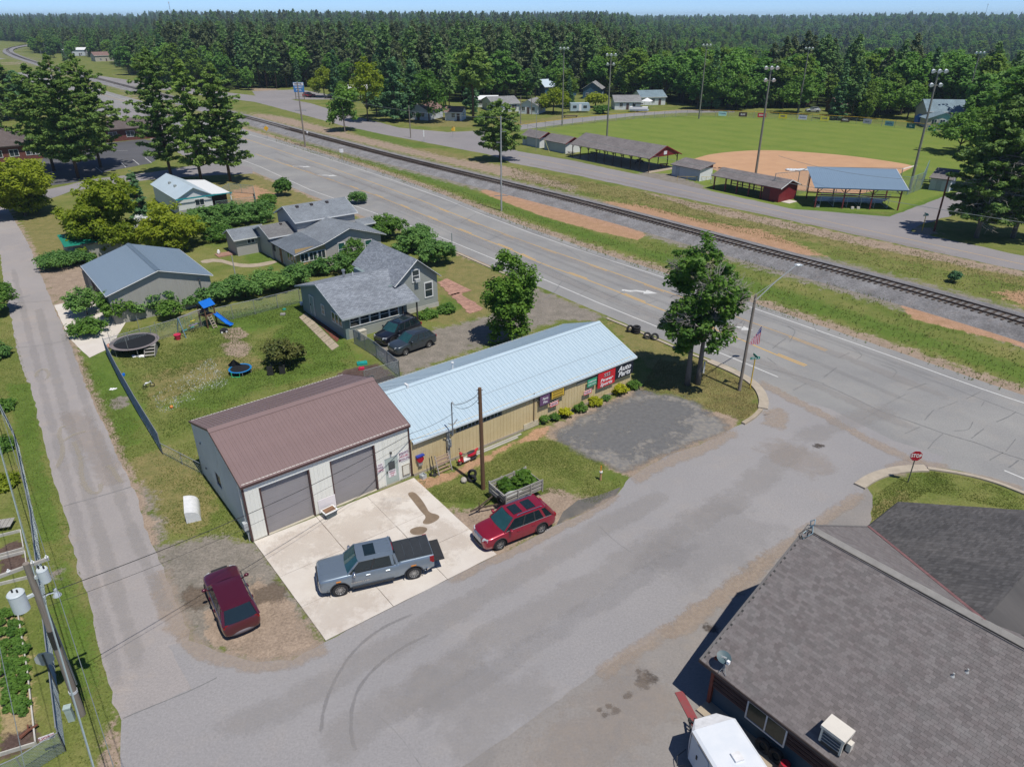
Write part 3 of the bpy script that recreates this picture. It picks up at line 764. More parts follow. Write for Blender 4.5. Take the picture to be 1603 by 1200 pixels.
for a in([(1240,610),(1262,600)],[(1388,632),(1418,617)],[(1444,656),(1462,641)],[(1494,675),(1512,672),(1523,660)],[(1452,702),(1476,679)],[(1521,686),(1540,671)],[(1575,706),(1590,687)],[(1552,721),(1570,708)],[(1580,732),(1595,720)],[(1515,625),(1535,613)],[(1535,635),(1541,628)],[(1275,512),(1280,520),(1300,527)],[(1232,510),(1245,517),(1236,535)],[(1290,590),(1310,575)],[(1200,560),(1215,570)],[(1335,545),(1350,555),(1342,562)],[(1380,570),(1408,580),(1398,590)],[(1085,492),(1110,500)],[(930,420),(960,425)],[(850,470),(870,455),(880,440)],[(950,470),(978,455)],[(1040,505),(1065,490)],[(880,385),(910,405)],[(720,350),(745,335)],[(640,318),(668,305)],[(560,300),(590,285)],[(760,378),(790,365)],[(700,330),(722,318)],[(830,425),(850,410)],[(905,462),(925,450)],[(1000,480),(1030,470)],[(1140,540),(1165,530)],[(1210,545),(1230,530)],[(1310,560),(1330,552)],[(1420,610),(1450,600)],[(1470,640),(1500,628)],[(1560,660),(1590,645)],[(1350,655),(1380,640)],[(1420,680),(1440,668)]):
 crack(a,random.uniform(.05,.09),.08)
crack([(800,372+22),(937,455),(1010,487),(1100,520)],.045,.05)
crack([(800,362),(900,395),(1040,445),(1200,500),(1380,565),(1603,650)],.045,.08)
crack([(600,322),(800,405),(1000,492)],.05,.05)
o=cr.build('crack_sealant',M_seal);o['kind']='stuff'
cr=MB()
for a,w in(([(20,700/1.0-230),(48,462)],.07),([(22,545),(60,541),(105,533)],.06),([(100,792),(110,789),(160,776),(205,762)],.06),([(193,1124),(245,1103),(300,1080),(340,1060)],.05),([(12,475),(60,472),(80,470)],.06),([(935,822),(960,845),(990,866)],.03),([(1010,880),(1040,910)],.02),([(590,1120),(625,1150),(660,1200)],.02)):
 L=smooth_line(resample(PX(a),1.0,False,.05),2);ribbon(cr,L,w,0.014,0.008)
o=cr.build('asphalt_crack',M_seal);o['kind']='stuff'
D_salt=decal('dried_puddle',(0.44,0.385,0.29),(0.38,0.34,0.27),.38,1.4)
for a in([(88,735),(98,715),(98,695),(92,680),(95,668),(105,668)],[(115,690),(122,705),(128,725),(127,745),(135,765),(145,773),(158,770),(158,755)],[(165,730),(175,732),(182,745),(192,757)],[(55,592),(60,580),(70,577),(78,585),(72,595)],[(100,690),(115,680),(135,675)]):
 soft_ribbon('dried_puddle_line',D_salt,[(PX(a),.42)])
# KERBS (real steps, in cast lengths)
def kerb(px,w=0.55,h=0.13,seg=3.0,m=None):
 L=resample(smooth_line(PX(px),2),0.5)
 k=max(1,int(seg/0.5))
 for i in range(0,len(L)-1,k):
  P=L[i:i+k+1]
  if len(P)<2:continue
  a=offset_line(P,w/2);b=offset_line(P,-w/2);n_=len(P)
  mb=MB()
  vs=[(x,y,h)for x,y in a]+[(x,y,h)for x,y in b]+[(x,y,-.02)for x,y in a]+[(x,y,-.02)for x,y in b]
  fs=[(n_+j,n_+j+1,j+1,j)for j in range(n_-1)]+[(j,j+1,2*n_+j+1,2*n_+j)for j in range(n_-1)]
  fs+=[(n_+j+1,n_+j,3*n_+j,3*n_+j+1)for j in range(n_-1)]+[(0,2*n_,3*n_,n_),(n_-1,2*n_-1,4*n_-1,3*n_-1)]
  mb.add(vs,fs);o=mb.build('kerb',m or M_conc2);o['kind']='structure'
kerb([(1110,566),(1150,583),(1175,597),(1190,612),(1196,628),(1194,640)],0.75)
kerb([(1191,642),(1180,654),(1163,664)],0.32,.16,2.4,M_conc3)
kerb([(1345,762),(1360,751),(1378,743),(1402,737),(1430,734),(1450,734)],0.75)
kerb([(1452,734),(1502,741),(1552,753),(1603,773),(1700,812)],0.3,.12,3)
kerb([(712,395),(762,417),(838,450)],.3,.1,3)
kerb([(950,499),(985,513),(1035,535),(1072,551),(1110,566)],.3,.1,3)
# RAILWAY
M_ballast=asphalt('ballast_stone',(0.30,0.295,0.30),(0.17,0.165,0.165),0.5,warm=(.26,.22,.19),wear=.5)
bn=M_ballast.node_tree.nodes
for q in bn:
 if q.type=='BUMP':q.inputs['Strength'].default_value=1.0;q.inputs['Distance'].default_value=.08
 if q.type=='TEX_NOISE' and abs(q.inputs['Scale'].default_value-9)<.1:q.inputs['Scale'].default_value=5
 if q.type=='MAP_RANGE' and abs(q.inputs['To Min'].default_value-.78)<.01:q.inputs['To Min'].default_value=.45;q.inputs['To Max'].default_value=1.5
def loft_line(name,pts,prof,m):
 mb=MB();n_=len(pts);k=len(prof)
 rows=[offset_line(pts,o_)for o_,z in prof]
 vs=[(rows[j][i][0],rows[j][i][1],prof[j][1]+(random.gauss(0,.02)if 0<j<k-1 and prof[j][1]<.5 else 0))for j in range(k)for i in range(n_)]
 fs=[(j*n_+i,j*n_+i+1,(j+1)*n_+i+1,(j+1)*n_+i)for j in range(k-1)for i in range(n_-1)]
 mb.add(vs,fs);o=mb.build(name,m,smooth=True);o['kind']='structure';return o
RL=resample(RAIL,1.5)
loft_line('ballast_bed',RL,[(-4.3,0.0),(-3.5,.12),(-2.5,.42),(-1.75,.56),(1.75,.56),(2.4,.42),(3.3,.14),(3.9,0.0)][::-1],M_ballast)
M_railm=mat('rail_steel',(0.12,0.085,0.07),0.5,.6,var=.2,scale=1)
M_tie=mat('railway_sleeper',(0.095,0.072,0.058),0.9,var=.2,scale=2,rand=.3)
mb=MB()
for o_ in(-0.75,0.75):
 L=offset_line(RL,o_)
 a=offset_line(L,.04);b=offset_line(L,-.04);n_=len(L)
 vs=[(x,y,.80)for x,y in a]+[(x,y,.80)for x,y in b]+[(x,y,.64)for x,y in a]+[(x,y,.64)for x,y in b]
 mb.add(vs,[(n_+j,n_+j+1,j+1,j)for j in range(n_-1)]+[(j,j+1,2*n_+j+1,2*n_+j)for j in range(n_-1)]+[(n_+j+1,n_+j,3*n_+j,3*n_+j+1)for j in range(n_-1)])
rails=mb.build('railway_rail',M_railm);rails['kind']='structure'
tl=resample(RAIL,0.62)
tmb=MB();tmb.box(-1.3,-.12,0,1.3,.12,.10);tme=tmb.mesh('railway_sleeper',M_tie)
mbs=MB();cnt=0
for i in range(1,len(tl)-1):
 t=Vector((tl[i+1][0]-tl[i-1][0],tl[i+1][1]-tl[i-1][1])).normalized()
 ang=math.atan2(t.y,t.x)+math.pi/2
 if cnt<280 and tl[i][0]<60:
  o=sharemesh('railway_sleeper',tme,None,(tl[i][0],tl[i][1],.545),(0,0,ang));o['kind']='structure';cnt+=1
 elif tl[i][0]<60:
  c_,s_=math.cos(ang),math.sin(ang)
  P=lambda a,b:(tl[i][0]+a*c_-b*s_,tl[i][1]+a*s_+b*c_)
  p=[P(-1.3,-.12),P(1.3,-.12),P(1.3,.12),P(-1.3,.12)]
  mbs.add([(x,y,.645)for x,y in p],[(0,1,2,3)])
o=mbs.build('railway_sleepers_far',M_tie);o['kind']='stuff'
# BALL FIELD INFIELD
M_inf=mat('infield_clay',(0.50,0.30,0.17),0.95,var=.06,scale=.25,col2=(0.43,.25,.14),detail=6)
inf=smooth_line(PX([(1080,251),(1095,246),(1112,241.5),(1150,237),(1200,234.5),(1275,239),(1330,244),(1375,250),(1420,257),(1432,261),(1412,270),(1390,283),(1370,300),(1330,305),(1240,297),(1215,300),(1180,288),(1130,270),(1098,259)]),2,True)
sheet('infield_dirt',inf,0.012,M_inf)
sheet('foul_line',[W(1412,264),W(1435,258),W(1436,259.2),W(1412,266)],0.02,M_conc,kind='structure')
# BUILDING KIT
M_glass=mat('window_glass',(0.03,0.045,0.055),0.08,var=.1,scale=1,spec=.8)
M_wtrim=mat('white_trim',(0.72,0.73,0.72),0.55,var=.04,scale=2)
M_dark=mat('dark_interior',(0.02,0.02,0.022),0.9,var=.1)
def wall_xf(side,L,D):
 """wall coordinates (s along the wall, t outwards) -> local x, y"""
 return{'F':lambda s,t:(s,-t),'R':lambda s,t:(L+t,s),'B':lambda s,t:(L-s,D+t),'L':lambda s,t:(-t,D-s)}[side]
def wbox(mb,xf,s0,s1,z0,z1,t0,t1,za=None,zb=None):
 """box in wall coordinates; za, zb: top heights at s0 and s1"""
 za=z1 if za is None else za;zb=z1 if zb is None else zb
 c=[]
 for t in(t0,t1):
  for s,z in((s0,z0),(s1,z0),(s1,zb),(s0,za)):
   x,y=xf(s,t);c.append((x,y,z))
 mb.add(c,[(3,2,1,0),(4,5,6,7),(0,1,5,4),(1,2,6,5),(2,3,7,6),(3,0,4,7)])
def window(parent,xf,s,z,w,h,nx=2,ny=1,m=None,t=0.0,fw=0.08,name='window',label=None,glass=None):
 mb=MB()
 wbox(mb,xf,s,s+w,z-fw,z,t,t+.05);wbox(mb,xf,s,s+w,z+h,z+h+fw,t,t+.05)
 wbox(mb,xf,s-fw,s,z-fw,z+h+fw,t,t+.05);wbox(mb,xf,s+w,s+w+fw,z-fw,z+h+fw,t,t+.05)
 for i in range(1,nx):wbox(mb,xf,s+w*i/nx-.03,s+w*i/nx+.03,z,z+h,t,t+.045)
 for i in range(1,ny):wbox(mb,xf,s,s+w,z+h*i/ny-.025,z+h*i/ny+.025,t,t+.04)
 f=mb.build(name,m or M_wtrim,parent)
 if label:f['label']=label
 for i in range(nx):
  for j in range(ny):
   g=MB();wbox(g,xf,s+w*i/nx+.02,s+w*(i+1)/nx-.02,z+h*j/ny+.015,z+h*(j+1)/ny-.015,t-.02,t+.02)
   g.build('pane',glass or M_glass,f)
 return f
def door(parent,xf,s,z,w,h,m,t=0.0,label=None,trim=None):
 mb=MB();wbox(mb,xf,s,s+w,z,z+h,t,t+.05);d=mb.build('door',m,parent)
 mb=MB();tr=.07
 wbox(mb,xf,s-tr,s,z,z+h+tr,t,t+.07);wbox(mb,xf,s+w,s+w+tr,z,z+h+tr,t,t+.07);wbox(mb,xf,s,s+w,z+h,z+h+tr,t,t+.07)
 mb.build('door_frame',trim or M_wtrim,d)
 mb=MB();wbox(mb,xf,s+.08,s+.14,z+.95,z+1.1,t+.05,t+.12);mb.build('handle',mat('metal_dark',(.15,.15,.15),.4,.7),d)
 if label:d['label']=label
 return d
def core(parent,L,D,h,ridge_y=None,ridge_z=None,m=None,inset=0.0,z0=0.0,name='wall',hb=None):
 """solid body up to the roof, gable along x"""
 i=inset;hb=h if hb is None else hb
 mb=MB()
 prof=[(i,z0),(i,h-.02)]+([(ridge_y,ridge_z-.02)]if ridge_z else[])+[(D-i,hb-.02),(D-i,z0)]
 n=len(prof)
 vs=[(i,y,z)for y,z in prof]+[(L-i,y,z)for y,z in prof]
 fs=[tuple(range(n)),tuple(range(2*n-1,n-1,-1))]+[(k,n+k,n+(k+1)%n,(k+1)%n)for k in range(n)]
 mb.add(vs,fs)
 return mb.build(name,m,parent)
def panel_wall(parent,side,L,D,hfn,openings,m,w=.9,z0=0.0,t=.035,rib=.225,name='wall_panel',ribh=.018):
 xf=wall_xf(side,L,D);Ls=L if side in 'FB' else D
 cuts=sorted(set([0.0,Ls]+[round(c,3)for o in openings for c in(o[0],o[1])]+[round(w*k,3)for k in range(1,int(Ls/w)+1)]))
 cc=[cuts[0]]
 for c in cuts[1:]:
  if c-cc[-1]>.04:cc.append(c)
 cc[-1]=Ls
 for a,b in zip(cc[:-1],cc[1:]):
  mid=(a+b)/2
  zs=[(z0,None)]
  for o in openings:
   if o[0]-.01<mid<o[1]+.01:
    nz=[]
    for lo,hi in zs:
     if o[2]>lo+.03:nz.append((lo,o[2]))
     nz.append((o[3],hi))
    zs=nz
  for lo,hi in zs:
   za=hfn(a)if hi is None else hi;zb=hfn(b)if hi is None else hi
   if max(za,zb)-lo<.05:continue
   mb=MB();wbox(mb,xf,a+.003,b-.003,lo,0,-.01,t,za,zb)
   k=a+rib/2
   while k<b-.03:
    f=(k-a)/(b-a);zk=za+(zb-za)*f
    wbox(mb,xf,k-.02,k+.02,lo,zk,t,t+ribh);k+=rib
   mb.build(name,m,parent)
def slope_frame(L,y0,z0,y1,z1):
 """slope rising from (y0,z0) to (y1,z1): returns local -> xyz fn (x, d up the slope, n outwards) and slope length"""
 dy,dz=y1-y0,z1-z0;S=math.hypot(dy,dz);uy,uz=dy/S,dz/S
 ny,nz=-uz,uy
 if nz<0:ny,nz=-ny,-nz
 return(lambda x,d,n:(x,y0+uy*d+ny*n,z0+uz*d+nz*n)),S
def sbox(mb,f,x0,x1,d0,d1,n0,n1):
 vs=[f(x0,d0,n0),f(x1,d0,n0),f(x1,d1,n0),f(x0,d1,n0),f(x0,d0,n1),f(x1,d0,n1),f(x1,d1,n1),f(x0,d1,n1)]
 mb.add(vs,[(3,2,1,0),(4,5,6,7),(0,1,5,4),(1,2,6,5),(2,3,7,6),(3,0,4,7)])
def metal_slope(parent,x0,x1,y0,z0,y1,z1,m,w=.9,rib=.3,ribh=.022,ribw=.03,name='roof_panel'):
 """standing ribs on sheet panels, each sheet a piece sharing one mesh"""
 f,S=slope_frame(0,y0,z0,y1,z1)
 n=max(1,round((x1-x0)/w));ww=(x1-x0)/n
 mb=MB();sbox(mb,f,.002,ww-.002,0,S,-.02,0)
 r=max(1,round(ww/rib))
 for k in range(r):
  xc=ww*(k+.5)/r;sbox(mb,f,xc-ribw/2,xc+ribw/2,0.0,S,0,ribh)
 me=mb.mesh(name,m)
 for i in range(n):sharemesh(name,me,parent,(x0+i*ww,0,0))
def plain_slope(parent,x0,x1,y0,z0,y1,z1,m,th=.10,name='roof'):
 f,S=slope_frame(0,y0,z0,y1,z1);mb=MB();sbox(mb,f,x0,x1,0,S,-th,0)
 return mb.build(name,m,parent)
def trim_line(parent,segs,m,w=.14,h=.03,name='fascia'):
 mb=MB()
 for a,b in segs:mb.bar(a,b,w,h)
 return mb.build(name,m,parent)
def shingle_mat(name,c1,c2,tw=.30,th=.14):
 if name in MATS:return MATS[name]
 m=bpy.data.materials.new(name);n,l=nodes_of(m);b=n['Principled BSDF']
 b.inputs['Roughness'].default_value=.95;b.inputs['Specular IOR Level'].default_value=.15
 tc=n.new('ShaderNodeTexCoord');br=n.new('ShaderNodeTexBrick')
 uv=n.new('ShaderNodeAttribute');uv.attribute_name='shingle_uv'
 l.new(uv.outputs['Vector'],br.inputs['Vector'])
 br.inputs['Scale'].default_value=1;br.inputs['Brick Width'].default_value=tw;br.inputs['Row Height'].default_value=th
 br.inputs['Mortar Size'].default_value=.008;br.inputs['Bias'].default_value=0;br.offset=.5
 br.inputs['Color1'].default_value=(*c1,1);br.inputs['Color2'].default_value=(*c2,1);br.inputs['Mortar'].default_value=(*[c*.45 for c in c2],1)
 nz=n.new('ShaderNodeTexNoise');nz.inputs['Scale'].default_value=.5;nz.inputs['Detail'].default_value=7;nz.inputs['Roughness'].default_value=.7
 l.new(tc.outputs['Object'],nz.inputs['Vector'])
 mr=n.new('ShaderNodeMapRange');mr.inputs['From Min'].default_value=.3;mr.inputs['From Max'].default_value=.7;mr.inputs['To Min'].default_value=.8;mr.inputs['To Max'].default_value=1.2
 l.new(nz.outputs['Fac'],mr.inputs['Value'])
 cc=n.new('ShaderNodeCombineColor')
 for i in range(3):l.new(mr.outputs[0],cc.inputs[i])
 mx=n.new('ShaderNodeMix');mx.data_type='RGBA';mx.blend_type='MULTIPLY';mx.inputs['Factor'].default_value=1
 l.new(br.outputs['Color'],mx.inputs['A']);l.new(cc.outputs[0],mx.inputs['B']);l.new(mx.outputs['Result'],b.inputs['Base Color'])
 bp=n.new('ShaderNodeBump');bp.inputs['Strength'].default_value=.5;bp.inputs['Distance'].default_value=.01
 l.new(br.outputs['Fac'],bp.inputs['Height']);bp.invert=True;l.new(bp.outputs[0],b.inputs['Normal'])
 MATS[name]=m;return m
def shingle_slope(parent,x0,x1,y0,z0,y1,z1,m,th=.10,name='roof',poly=None):
 """asphalt shingle slope; poly: outline in (x, distance up the slope)"""
 f,S=slope_frame(0,y0,z0,y1,z1)
 pts=poly or[(x0,0),(x1,0),(x1,S),(x0,S)]
 if poly:pts=[(x,(S if d is None else d))for x,d in poly]
 n=len(pts);mb=MB()
 if sum(pts[i][0]*pts[(i+1)%n][1]-pts[(i+1)%n][0]*pts[i][1]for i in range(n))*(1 if(y1>y0)else-1)<0:pts=pts[::-1]
 vs=[f(x,d,0)for x,d in pts]+[f(x,d,-th)for x,d in pts]
 mb.add(vs,[tuple(range(n)),tuple(range(2*n-1,n-1,-1))]+[(k,n+k,n+(k+1)%n,(k+1)%n)for k in range(n)])
 o=mb.build(name,m,parent)
 at=o.data.attributes.new('shingle_uv','FLOAT_VECTOR','POINT')
 at.data.foreach_set('vector',[c for x,d in pts+pts for c in(x,d,0.0)])
 return o
def text(parent,s,xf,cs,cz,size,m,t=.06,shear=0.0,name='lettering',bold=.02,L=None,sx=1.0,zrot=0):
 """flat lettering standing on a wall"""
 cu=bpy.data.curves.new(name,'FONT');cu.body=s;cu.size=size;cu.align_x='CENTER';cu.align_y='CENTER'
 cu.shear=shear;cu.offset=bold*size;cu.extrude=.003;cu.resolution_u=2
 ob=bpy.data.objects.new(name,cu)
 dg=bpy.context.evaluated_depsgraph_get();COL.objects.link(ob);dg.update()
 me=bpy.data.meshes.new_from_object(ob.evaluated_get(dg));bpy.data.objects.remove(ob)
 me.materials.clear();me.materials.append(m)
 o=link(bpy.data.objects.new(name,me),parent)
 x,y=xf(cs,t);x1,y1=xf(cs+1,t);xn,yn=xf(cs,t+1)
 Mx=Matrix(((x1-x,0,xn-x,x),(y1-y,0,yn-y,y),(0,1,0,cz),(0,0,0,1)))
 me.transform(Mx@Matrix.Rotation(zrot,4,'Z')@Matrix.Diagonal((sx,1,1,1)))
 return o
def sign(parent,xf,s,z,w,h,m,t=.06,th=.04,name='sign',border=None):
 mb=MB();wbox(mb,xf,s,s+w,z,z+h,t,t+th);o=mb.build(name,m,parent)
 if border:
  b=MB();q=.05
  wbox(b,xf,s,s+w,z,z+q,t+th,t+th+.01);wbox(b,xf,s,s+w,z+h-q,z+h,t+th,t+th+.01)
  wbox(b,xf,s,s+q,z+q,z+h-q,t+th,t+th+.01);wbox(b,xf,s+w-q,s+w,z+q,z+h-q,t+th,t+th+.01)
  b.build('border',border,o)
 return o
def loc_in(o,ang,p):
 a=R(ang);dx,dy=p[0]-o[0],p[1]-o[1]
 return(dx*math.cos(a)+dy*math.sin(a),-dx*math.sin(a)+dy*math.cos(a))
def out_of(o,ang,x,y):
 a=R(ang);return(o[0]+x*math.cos(a)-y*math.sin(a),o[1]+x*math.sin(a)+y*math.cos(a))
# BROWN-ROOFED GARAGE
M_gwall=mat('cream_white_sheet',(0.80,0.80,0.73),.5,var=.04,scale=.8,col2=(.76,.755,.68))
M_gwall_shade=mat('cream_sheet_shade',(0.66,0.68,0.62),.5,var=.05,scale=.6)  # same cream sheet, with the left wall's shade put into the colour
M_broof=mat('brown_sheet_roof',(0.225,0.155,0.148),.42,var=.06,scale=.4,spec=.5)
M_brtrim=mat('brown_trim',(0.085,0.045,0.042),.5,var=.1)
M_gdoor=mat('grey_door',(0.30,0.285,0.29),.5,var=.04,scale=1,bump=.05)
M_conc_w=mat('concrete_foundation',(0.55,0.50,0.40),.9,var=.1,scale=1.4)
GO=(-15.33,33.12)
gar=thing('garage','white metal garage with brown ribbed roof and two grey doors','garage',GO,R(TOWN))
GL,GD,GH,GRZ=10.9,9.2,4.10,5.62
gh=lambda s:GH
ghg=lambda s:GH+(GRZ-GH)*(1-abs(s-GD/2)/(GD/2))-.03
core(gar,GL,GD,GH,GD/2,GRZ,mat('garage_inner',(.5,.5,.46),.8),inset=.20)
ops=[(0.95,3.95,0.12,3.50),(5.35,8.35,0.12,3.50),(8.95,10.0,0.05,2.15)]
panel_wall(gar,'F',GL,GD,gh,ops,M_gwall,z0=.12)
panel_wall(gar,'L',GL,GD,ghg,[(3.6,4.6,1.15,2.15)],M_gwall_shade,z0=.12)
panel_wall(gar,'R',GL,GD,ghg,[],M_gwall,z0=.12)
panel_wall(gar,'B',GL,GD,gh,[],M_gwall,z0=.12)
mb=MB();mb.box(-.015,-.015,-.1,.935,GD+.015,.12);mb.box(3.965,-.015,-.1,5.335,.25,.12);mb.box(8.365,-.015,-.1,GL+.015,.25,.12);mb.box(GL-.2,.26,-.1,GL+.015,GD+.015,.12);mb.box(.94,GD-.3,-.1,GL-.21,GD+.012,.12)
mb.box(.94,.0,-.1,3.96,.25,.05);mb.box(5.34,.0,-.1,8.36,.25,.05)
mb.build('foundation',M_conc_w,gar)
xfF,xfL=wall_xf('F',GL,GD),wall_xf('L',GL,GD)
for s0,s1 in((0.95,3.95),(5.35,8.35)):
 dd=thing('garage_door',None,None);dd.parent=gar
 dd['label']='left grey roll-up door' if s0<3 else 'right grey roll-up door'
 for k in range(6):
  mb=MB();z0=.05+k*(3.45/6);wbox(mb,xfF,s0+.05,s1-.05,z0+.006,z0+3.45/6-.006,-.19,-.14)
  for q in range(4):wbox(mb,xfF,s0+.05,s1-.05,z0+.1+q*.125,z0+.13+q*.125,-.14,-.133)
  mb.build('door_panel',M_gdoor,dd)
 for sx_ in(s0,s1):
  mb=MB();wbox(mb,xfF,sx_-.05,sx_+.05,.12,3.5,-.2,.05);mb.build('door_jamb',M_brtrim,gar)
 mb=MB();wbox(mb,xfF,s0-.05,s1+.05,3.5,3.56,-.2,.05);mb.build('door_head',M_wtrim,gar)
for x_ in(0,GL):
 mb=MB();mb.box(x_-.06,-.06,.1,x_+.06,.06,GH-.02);mb.build('corner_trim',M_brtrim,gar)
M_pdoor=mat('pale_green_door',(.42,.48,.44),.5,var=.05)
d=door(gar,xfF,9.0,.06,.95,2.05,M_pdoor,t=-.04,label='pale grey-green entry door with dark pane and note')
mb=MB();wbox(mb,xfF,9.25,9.72,1.18,1.78,.012,.03);mb.build('pane',M_glass,d)
M_note=mat('paper_white',(.78,.74,.74),.7,var=.02);M_ink=mat('purple_ink',(.20,.09,.16),.7,var=.05)
M_redink=mat('red_ink',(.45,.10,.16),.7,var=.05)
def note(parent,s,z,w,h,lines,xf,t=.055,name='notice'):
 o=sign(parent,xf,s,z,w,h,M_note,t=t,th=.012,name=name);n=len(lines)
 for i,(tx,mt)in enumerate(lines):text(o,tx,xf,s+w/2,z+h*(1-(i+.5)/n),h/n*.95,mt,t=t+.016,sx=.9)
note(d,9.2,.62,.58,.5,[('RESALE',M_ink),('OPEN',M_redink),('8-5',M_redink)],xfF,t=.012)
note(gar,8.42,1.35,.44,.62,[('NO',M_ink),('PARK',M_ink),('HERE',M_redink)],xfF)
note(gar,10.12,1.5,.62,.72,[('SERVICE',M_ink),('HOURS',M_redink),('MON-FRI',M_ink)],xfF)
sg=sign(gar,xfF,10.2,.35,.58,.85,mat('cream_board',(.72,.70,.60),.6,var=.03),name='notice',border=mat('brown_edge',(.25,.2,.15),.6))
mb=MB();wbox(mb,xfF,9.4,9.52,2.42,2.55,.03,.16);mb.build('wall_lamp',mat('metal_dark',(.15,.15,.15),.4,.7),gar)
window(gar,xfL,3.6,1.15,1.0,1.0,1,1,M_brtrim,t=-.06,glass=mat('brown_pane',(.10,.075,.05),.2,var=.2))
for(s,z)in((1.5,3.1),(1.55,1.2)):
 mb=MB();wbox(mb,xfL,s,s+.15,z,z+.1,.03,.12);mb.build('vent_hood',mat('vent_grey',(.3,.32,.3),.5),gar)
oh=.16;sl=(GRZ-GH)/(GD/2)
metal_slope(gar,-.12,GL+.12,-oh,GH-oh*sl,GD/2,GRZ,M_broof,.914,.23,.02,.022)
metal_slope(gar,-.12,GL+.12,GD+oh,GH-oh*sl,GD/2,GRZ,M_broof,.914,.23,.02,.022)
mb=MB()
for sgn in(-1,1):mb.add([(-.13,GD/2,GRZ+.045),(GL+.13,GD/2,GRZ+.045),(GL+.13,GD/2+sgn*.32,GRZ+.035-.32*sl),(-.13,GD/2+sgn*.32,GRZ+.035-.32*sl)],[(0,1,2,3)if sgn<0 else(3,2,1,0)])
mb.build('ridge_cap',M_broof,gar)
mb=MB()
for x in(-.13,GL+.10):
 for y in(-oh,GD+oh):mb.bar((x+.015,y,GH-oh*sl-.06),(x+.015,GD/2,GRZ-.06),.03,.13)
mb.box(-.12,-oh-.02,GH-oh*sl-.15,GL+.12,-oh,GH-oh*sl-.02);mb.build('roof_trim',M_brtrim,gar)
mb=MB();mb.box(.15,-oh,GH-.20,GL-.1,-.05,GH-.14);mb.build('soffit',mat('soffit_grey',(.45,.48,.44),.6),gar)
mb=MB();mb.box(-.3,.05,.9,-.04,.35,1.4);mb.tube([(-.12,.2,1.4),(-.12,.2,3.9)],.03);mb.tube([(-.12,.2,.9),(-.12,.2,0)],.03);mb.box(-.2,.5,.5,-.04,.75,.95)
mb.build('electric_meter',mat('meter_grey',(.50,.53,.53),.5,var=.08),gar)
# AUTO PARTS BUILDING
M_tan=mat('tan_sheet',(0.64,0.52,0.30),.55,var=.06,scale=.7,col2=(.57,.455,.25))
M_blue=mat('pale_blue_sheet_roof',(0.455,0.56,0.625),.38,var=.05,scale=.5,spec=.5,col2=(.385,.49,.56))
AO=out_of(GO,TOWN,GL+.06,-.10)
AL,AD,AH,ARZ=21.2,8.5,2.86,4.45
par=thing('parts_store','long tan metal parts store with pale blue ribbed roof','shop',AO,R(TOWN))
ahg=lambda s:AH+(ARZ-AH)*(1-abs(s-AD/2)/(AD/2))-.03
core(par,AL,AD,AH,AD/2,ARZ,mat('store_inner',(.40,.33,.2),.8),inset=.06,z0=-.05)
panel_wall(par,'F',AL,AD,lambda s:AH,[(3.6,7.6,2.10,2.54)],M_tan,.914,z0=.22,rib=.305)
panel_wall(par,'R',AL,AD,ahg,[],M_tan,.914,z0=.22,rib=.305)
panel_wall(par,'B',AL,AD,lambda s:AH,[],M_tan,.914,z0=.22,rib=.305)
mb=MB();mb.box(.06,-.06,-.1,AL+.06,.2,.22);mb.box(AL-.2,.2,-.1,AL+.06,AD+.06,.22);mb.build('foundation',M_conc2,par)
asl=(ARZ-AH)/(AD/2);ao=.26
metal_slope(par,.05,AL+.3,-ao,AH-ao*asl,AD/2,ARZ,M_blue,.914,.305,.028,.03)
metal_slope(par,.05,AL+.3,AD+ao,AH-ao*asl,AD/2,ARZ,M_blue,.914,.305,.028,.03)
mb=MB()
for sgn in(-1,1):mb.add([(.05,AD/2,ARZ+.06),(AL+.3,AD/2,ARZ+.06),(AL+.3,AD/2+sgn*.25,ARZ+.045-.25*asl),(.05,AD/2+sgn*.25,ARZ+.045-.25*asl)],[(0,1,2,3)if sgn<0 else(3,2,1,0)])
mb.build('ridge_cap',M_blue,par)
M_bltrim=mat('blue_white_trim',(.66,.72,.74),.5,var=.03)
mb=MB();mb.box(.05,-ao-.025,AH-ao*asl-.13,AL+.3,-ao-.001,AH-ao*asl+.01)
for y in(-ao,AD+ao):mb.bar((AL+.31,y,AH-ao*asl-.07),(AL+.31,AD/2,ARZ-.07),.025,.15)
mb.build('roof_trim',M_bltrim,par)
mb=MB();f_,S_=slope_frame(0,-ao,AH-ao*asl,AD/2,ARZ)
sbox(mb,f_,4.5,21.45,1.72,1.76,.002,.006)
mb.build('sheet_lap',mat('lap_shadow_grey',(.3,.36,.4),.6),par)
mb=MB();mb.box(.07,-ao,AH-ao*asl-.12,AL,-.05,AH-ao*asl-.07);mb.build('soffit',mat('soffit_tan',(.33,.28,.19),.7),par)
xa=wall_xf('F',AL,AD)
for k in range(4):window(par,xa,3.65+k*.99,2.14,.9,.36,3,1,mat('grey_bar',(.35,.36,.36),.5),t=-.03,fw=.03,glass=M_glass)
M_rail2=mat('grey_rail',(.33,.31,.26),.7)
for s0,s1,z in((10.9,13.2,2.12),(14.9,17.6,2.22)):
 mb=MB();wbox(mb,xa,s0,s1,z,z+.09,.04,.12);mb.build('awning_rail',M_rail2,par)
mb=MB();wbox(mb,xa,10.55,10.62,.5,2.9,.05,.11);mb.build('downpipe',mat('pipe_brown',(.18,.13,.09),.6),par)
M_sblk=mat('sign_navy',(.012,.016,.028),.5,var=.05);M_sred=mat('sign_red',(.62,.025,.035),.5,var=.04);M_swht=mat('sign_white',(.80,.80,.80),.5,var=.02)
M_sgrn=mat('sign_green',(.03,.36,.19),.5,var=.05);M_syel=mat('sign_yellow',(.72,.48,.05),.5,var=.05);M_spur=mat('sign_violet',(.16,.08,.17),.5,var=.05)
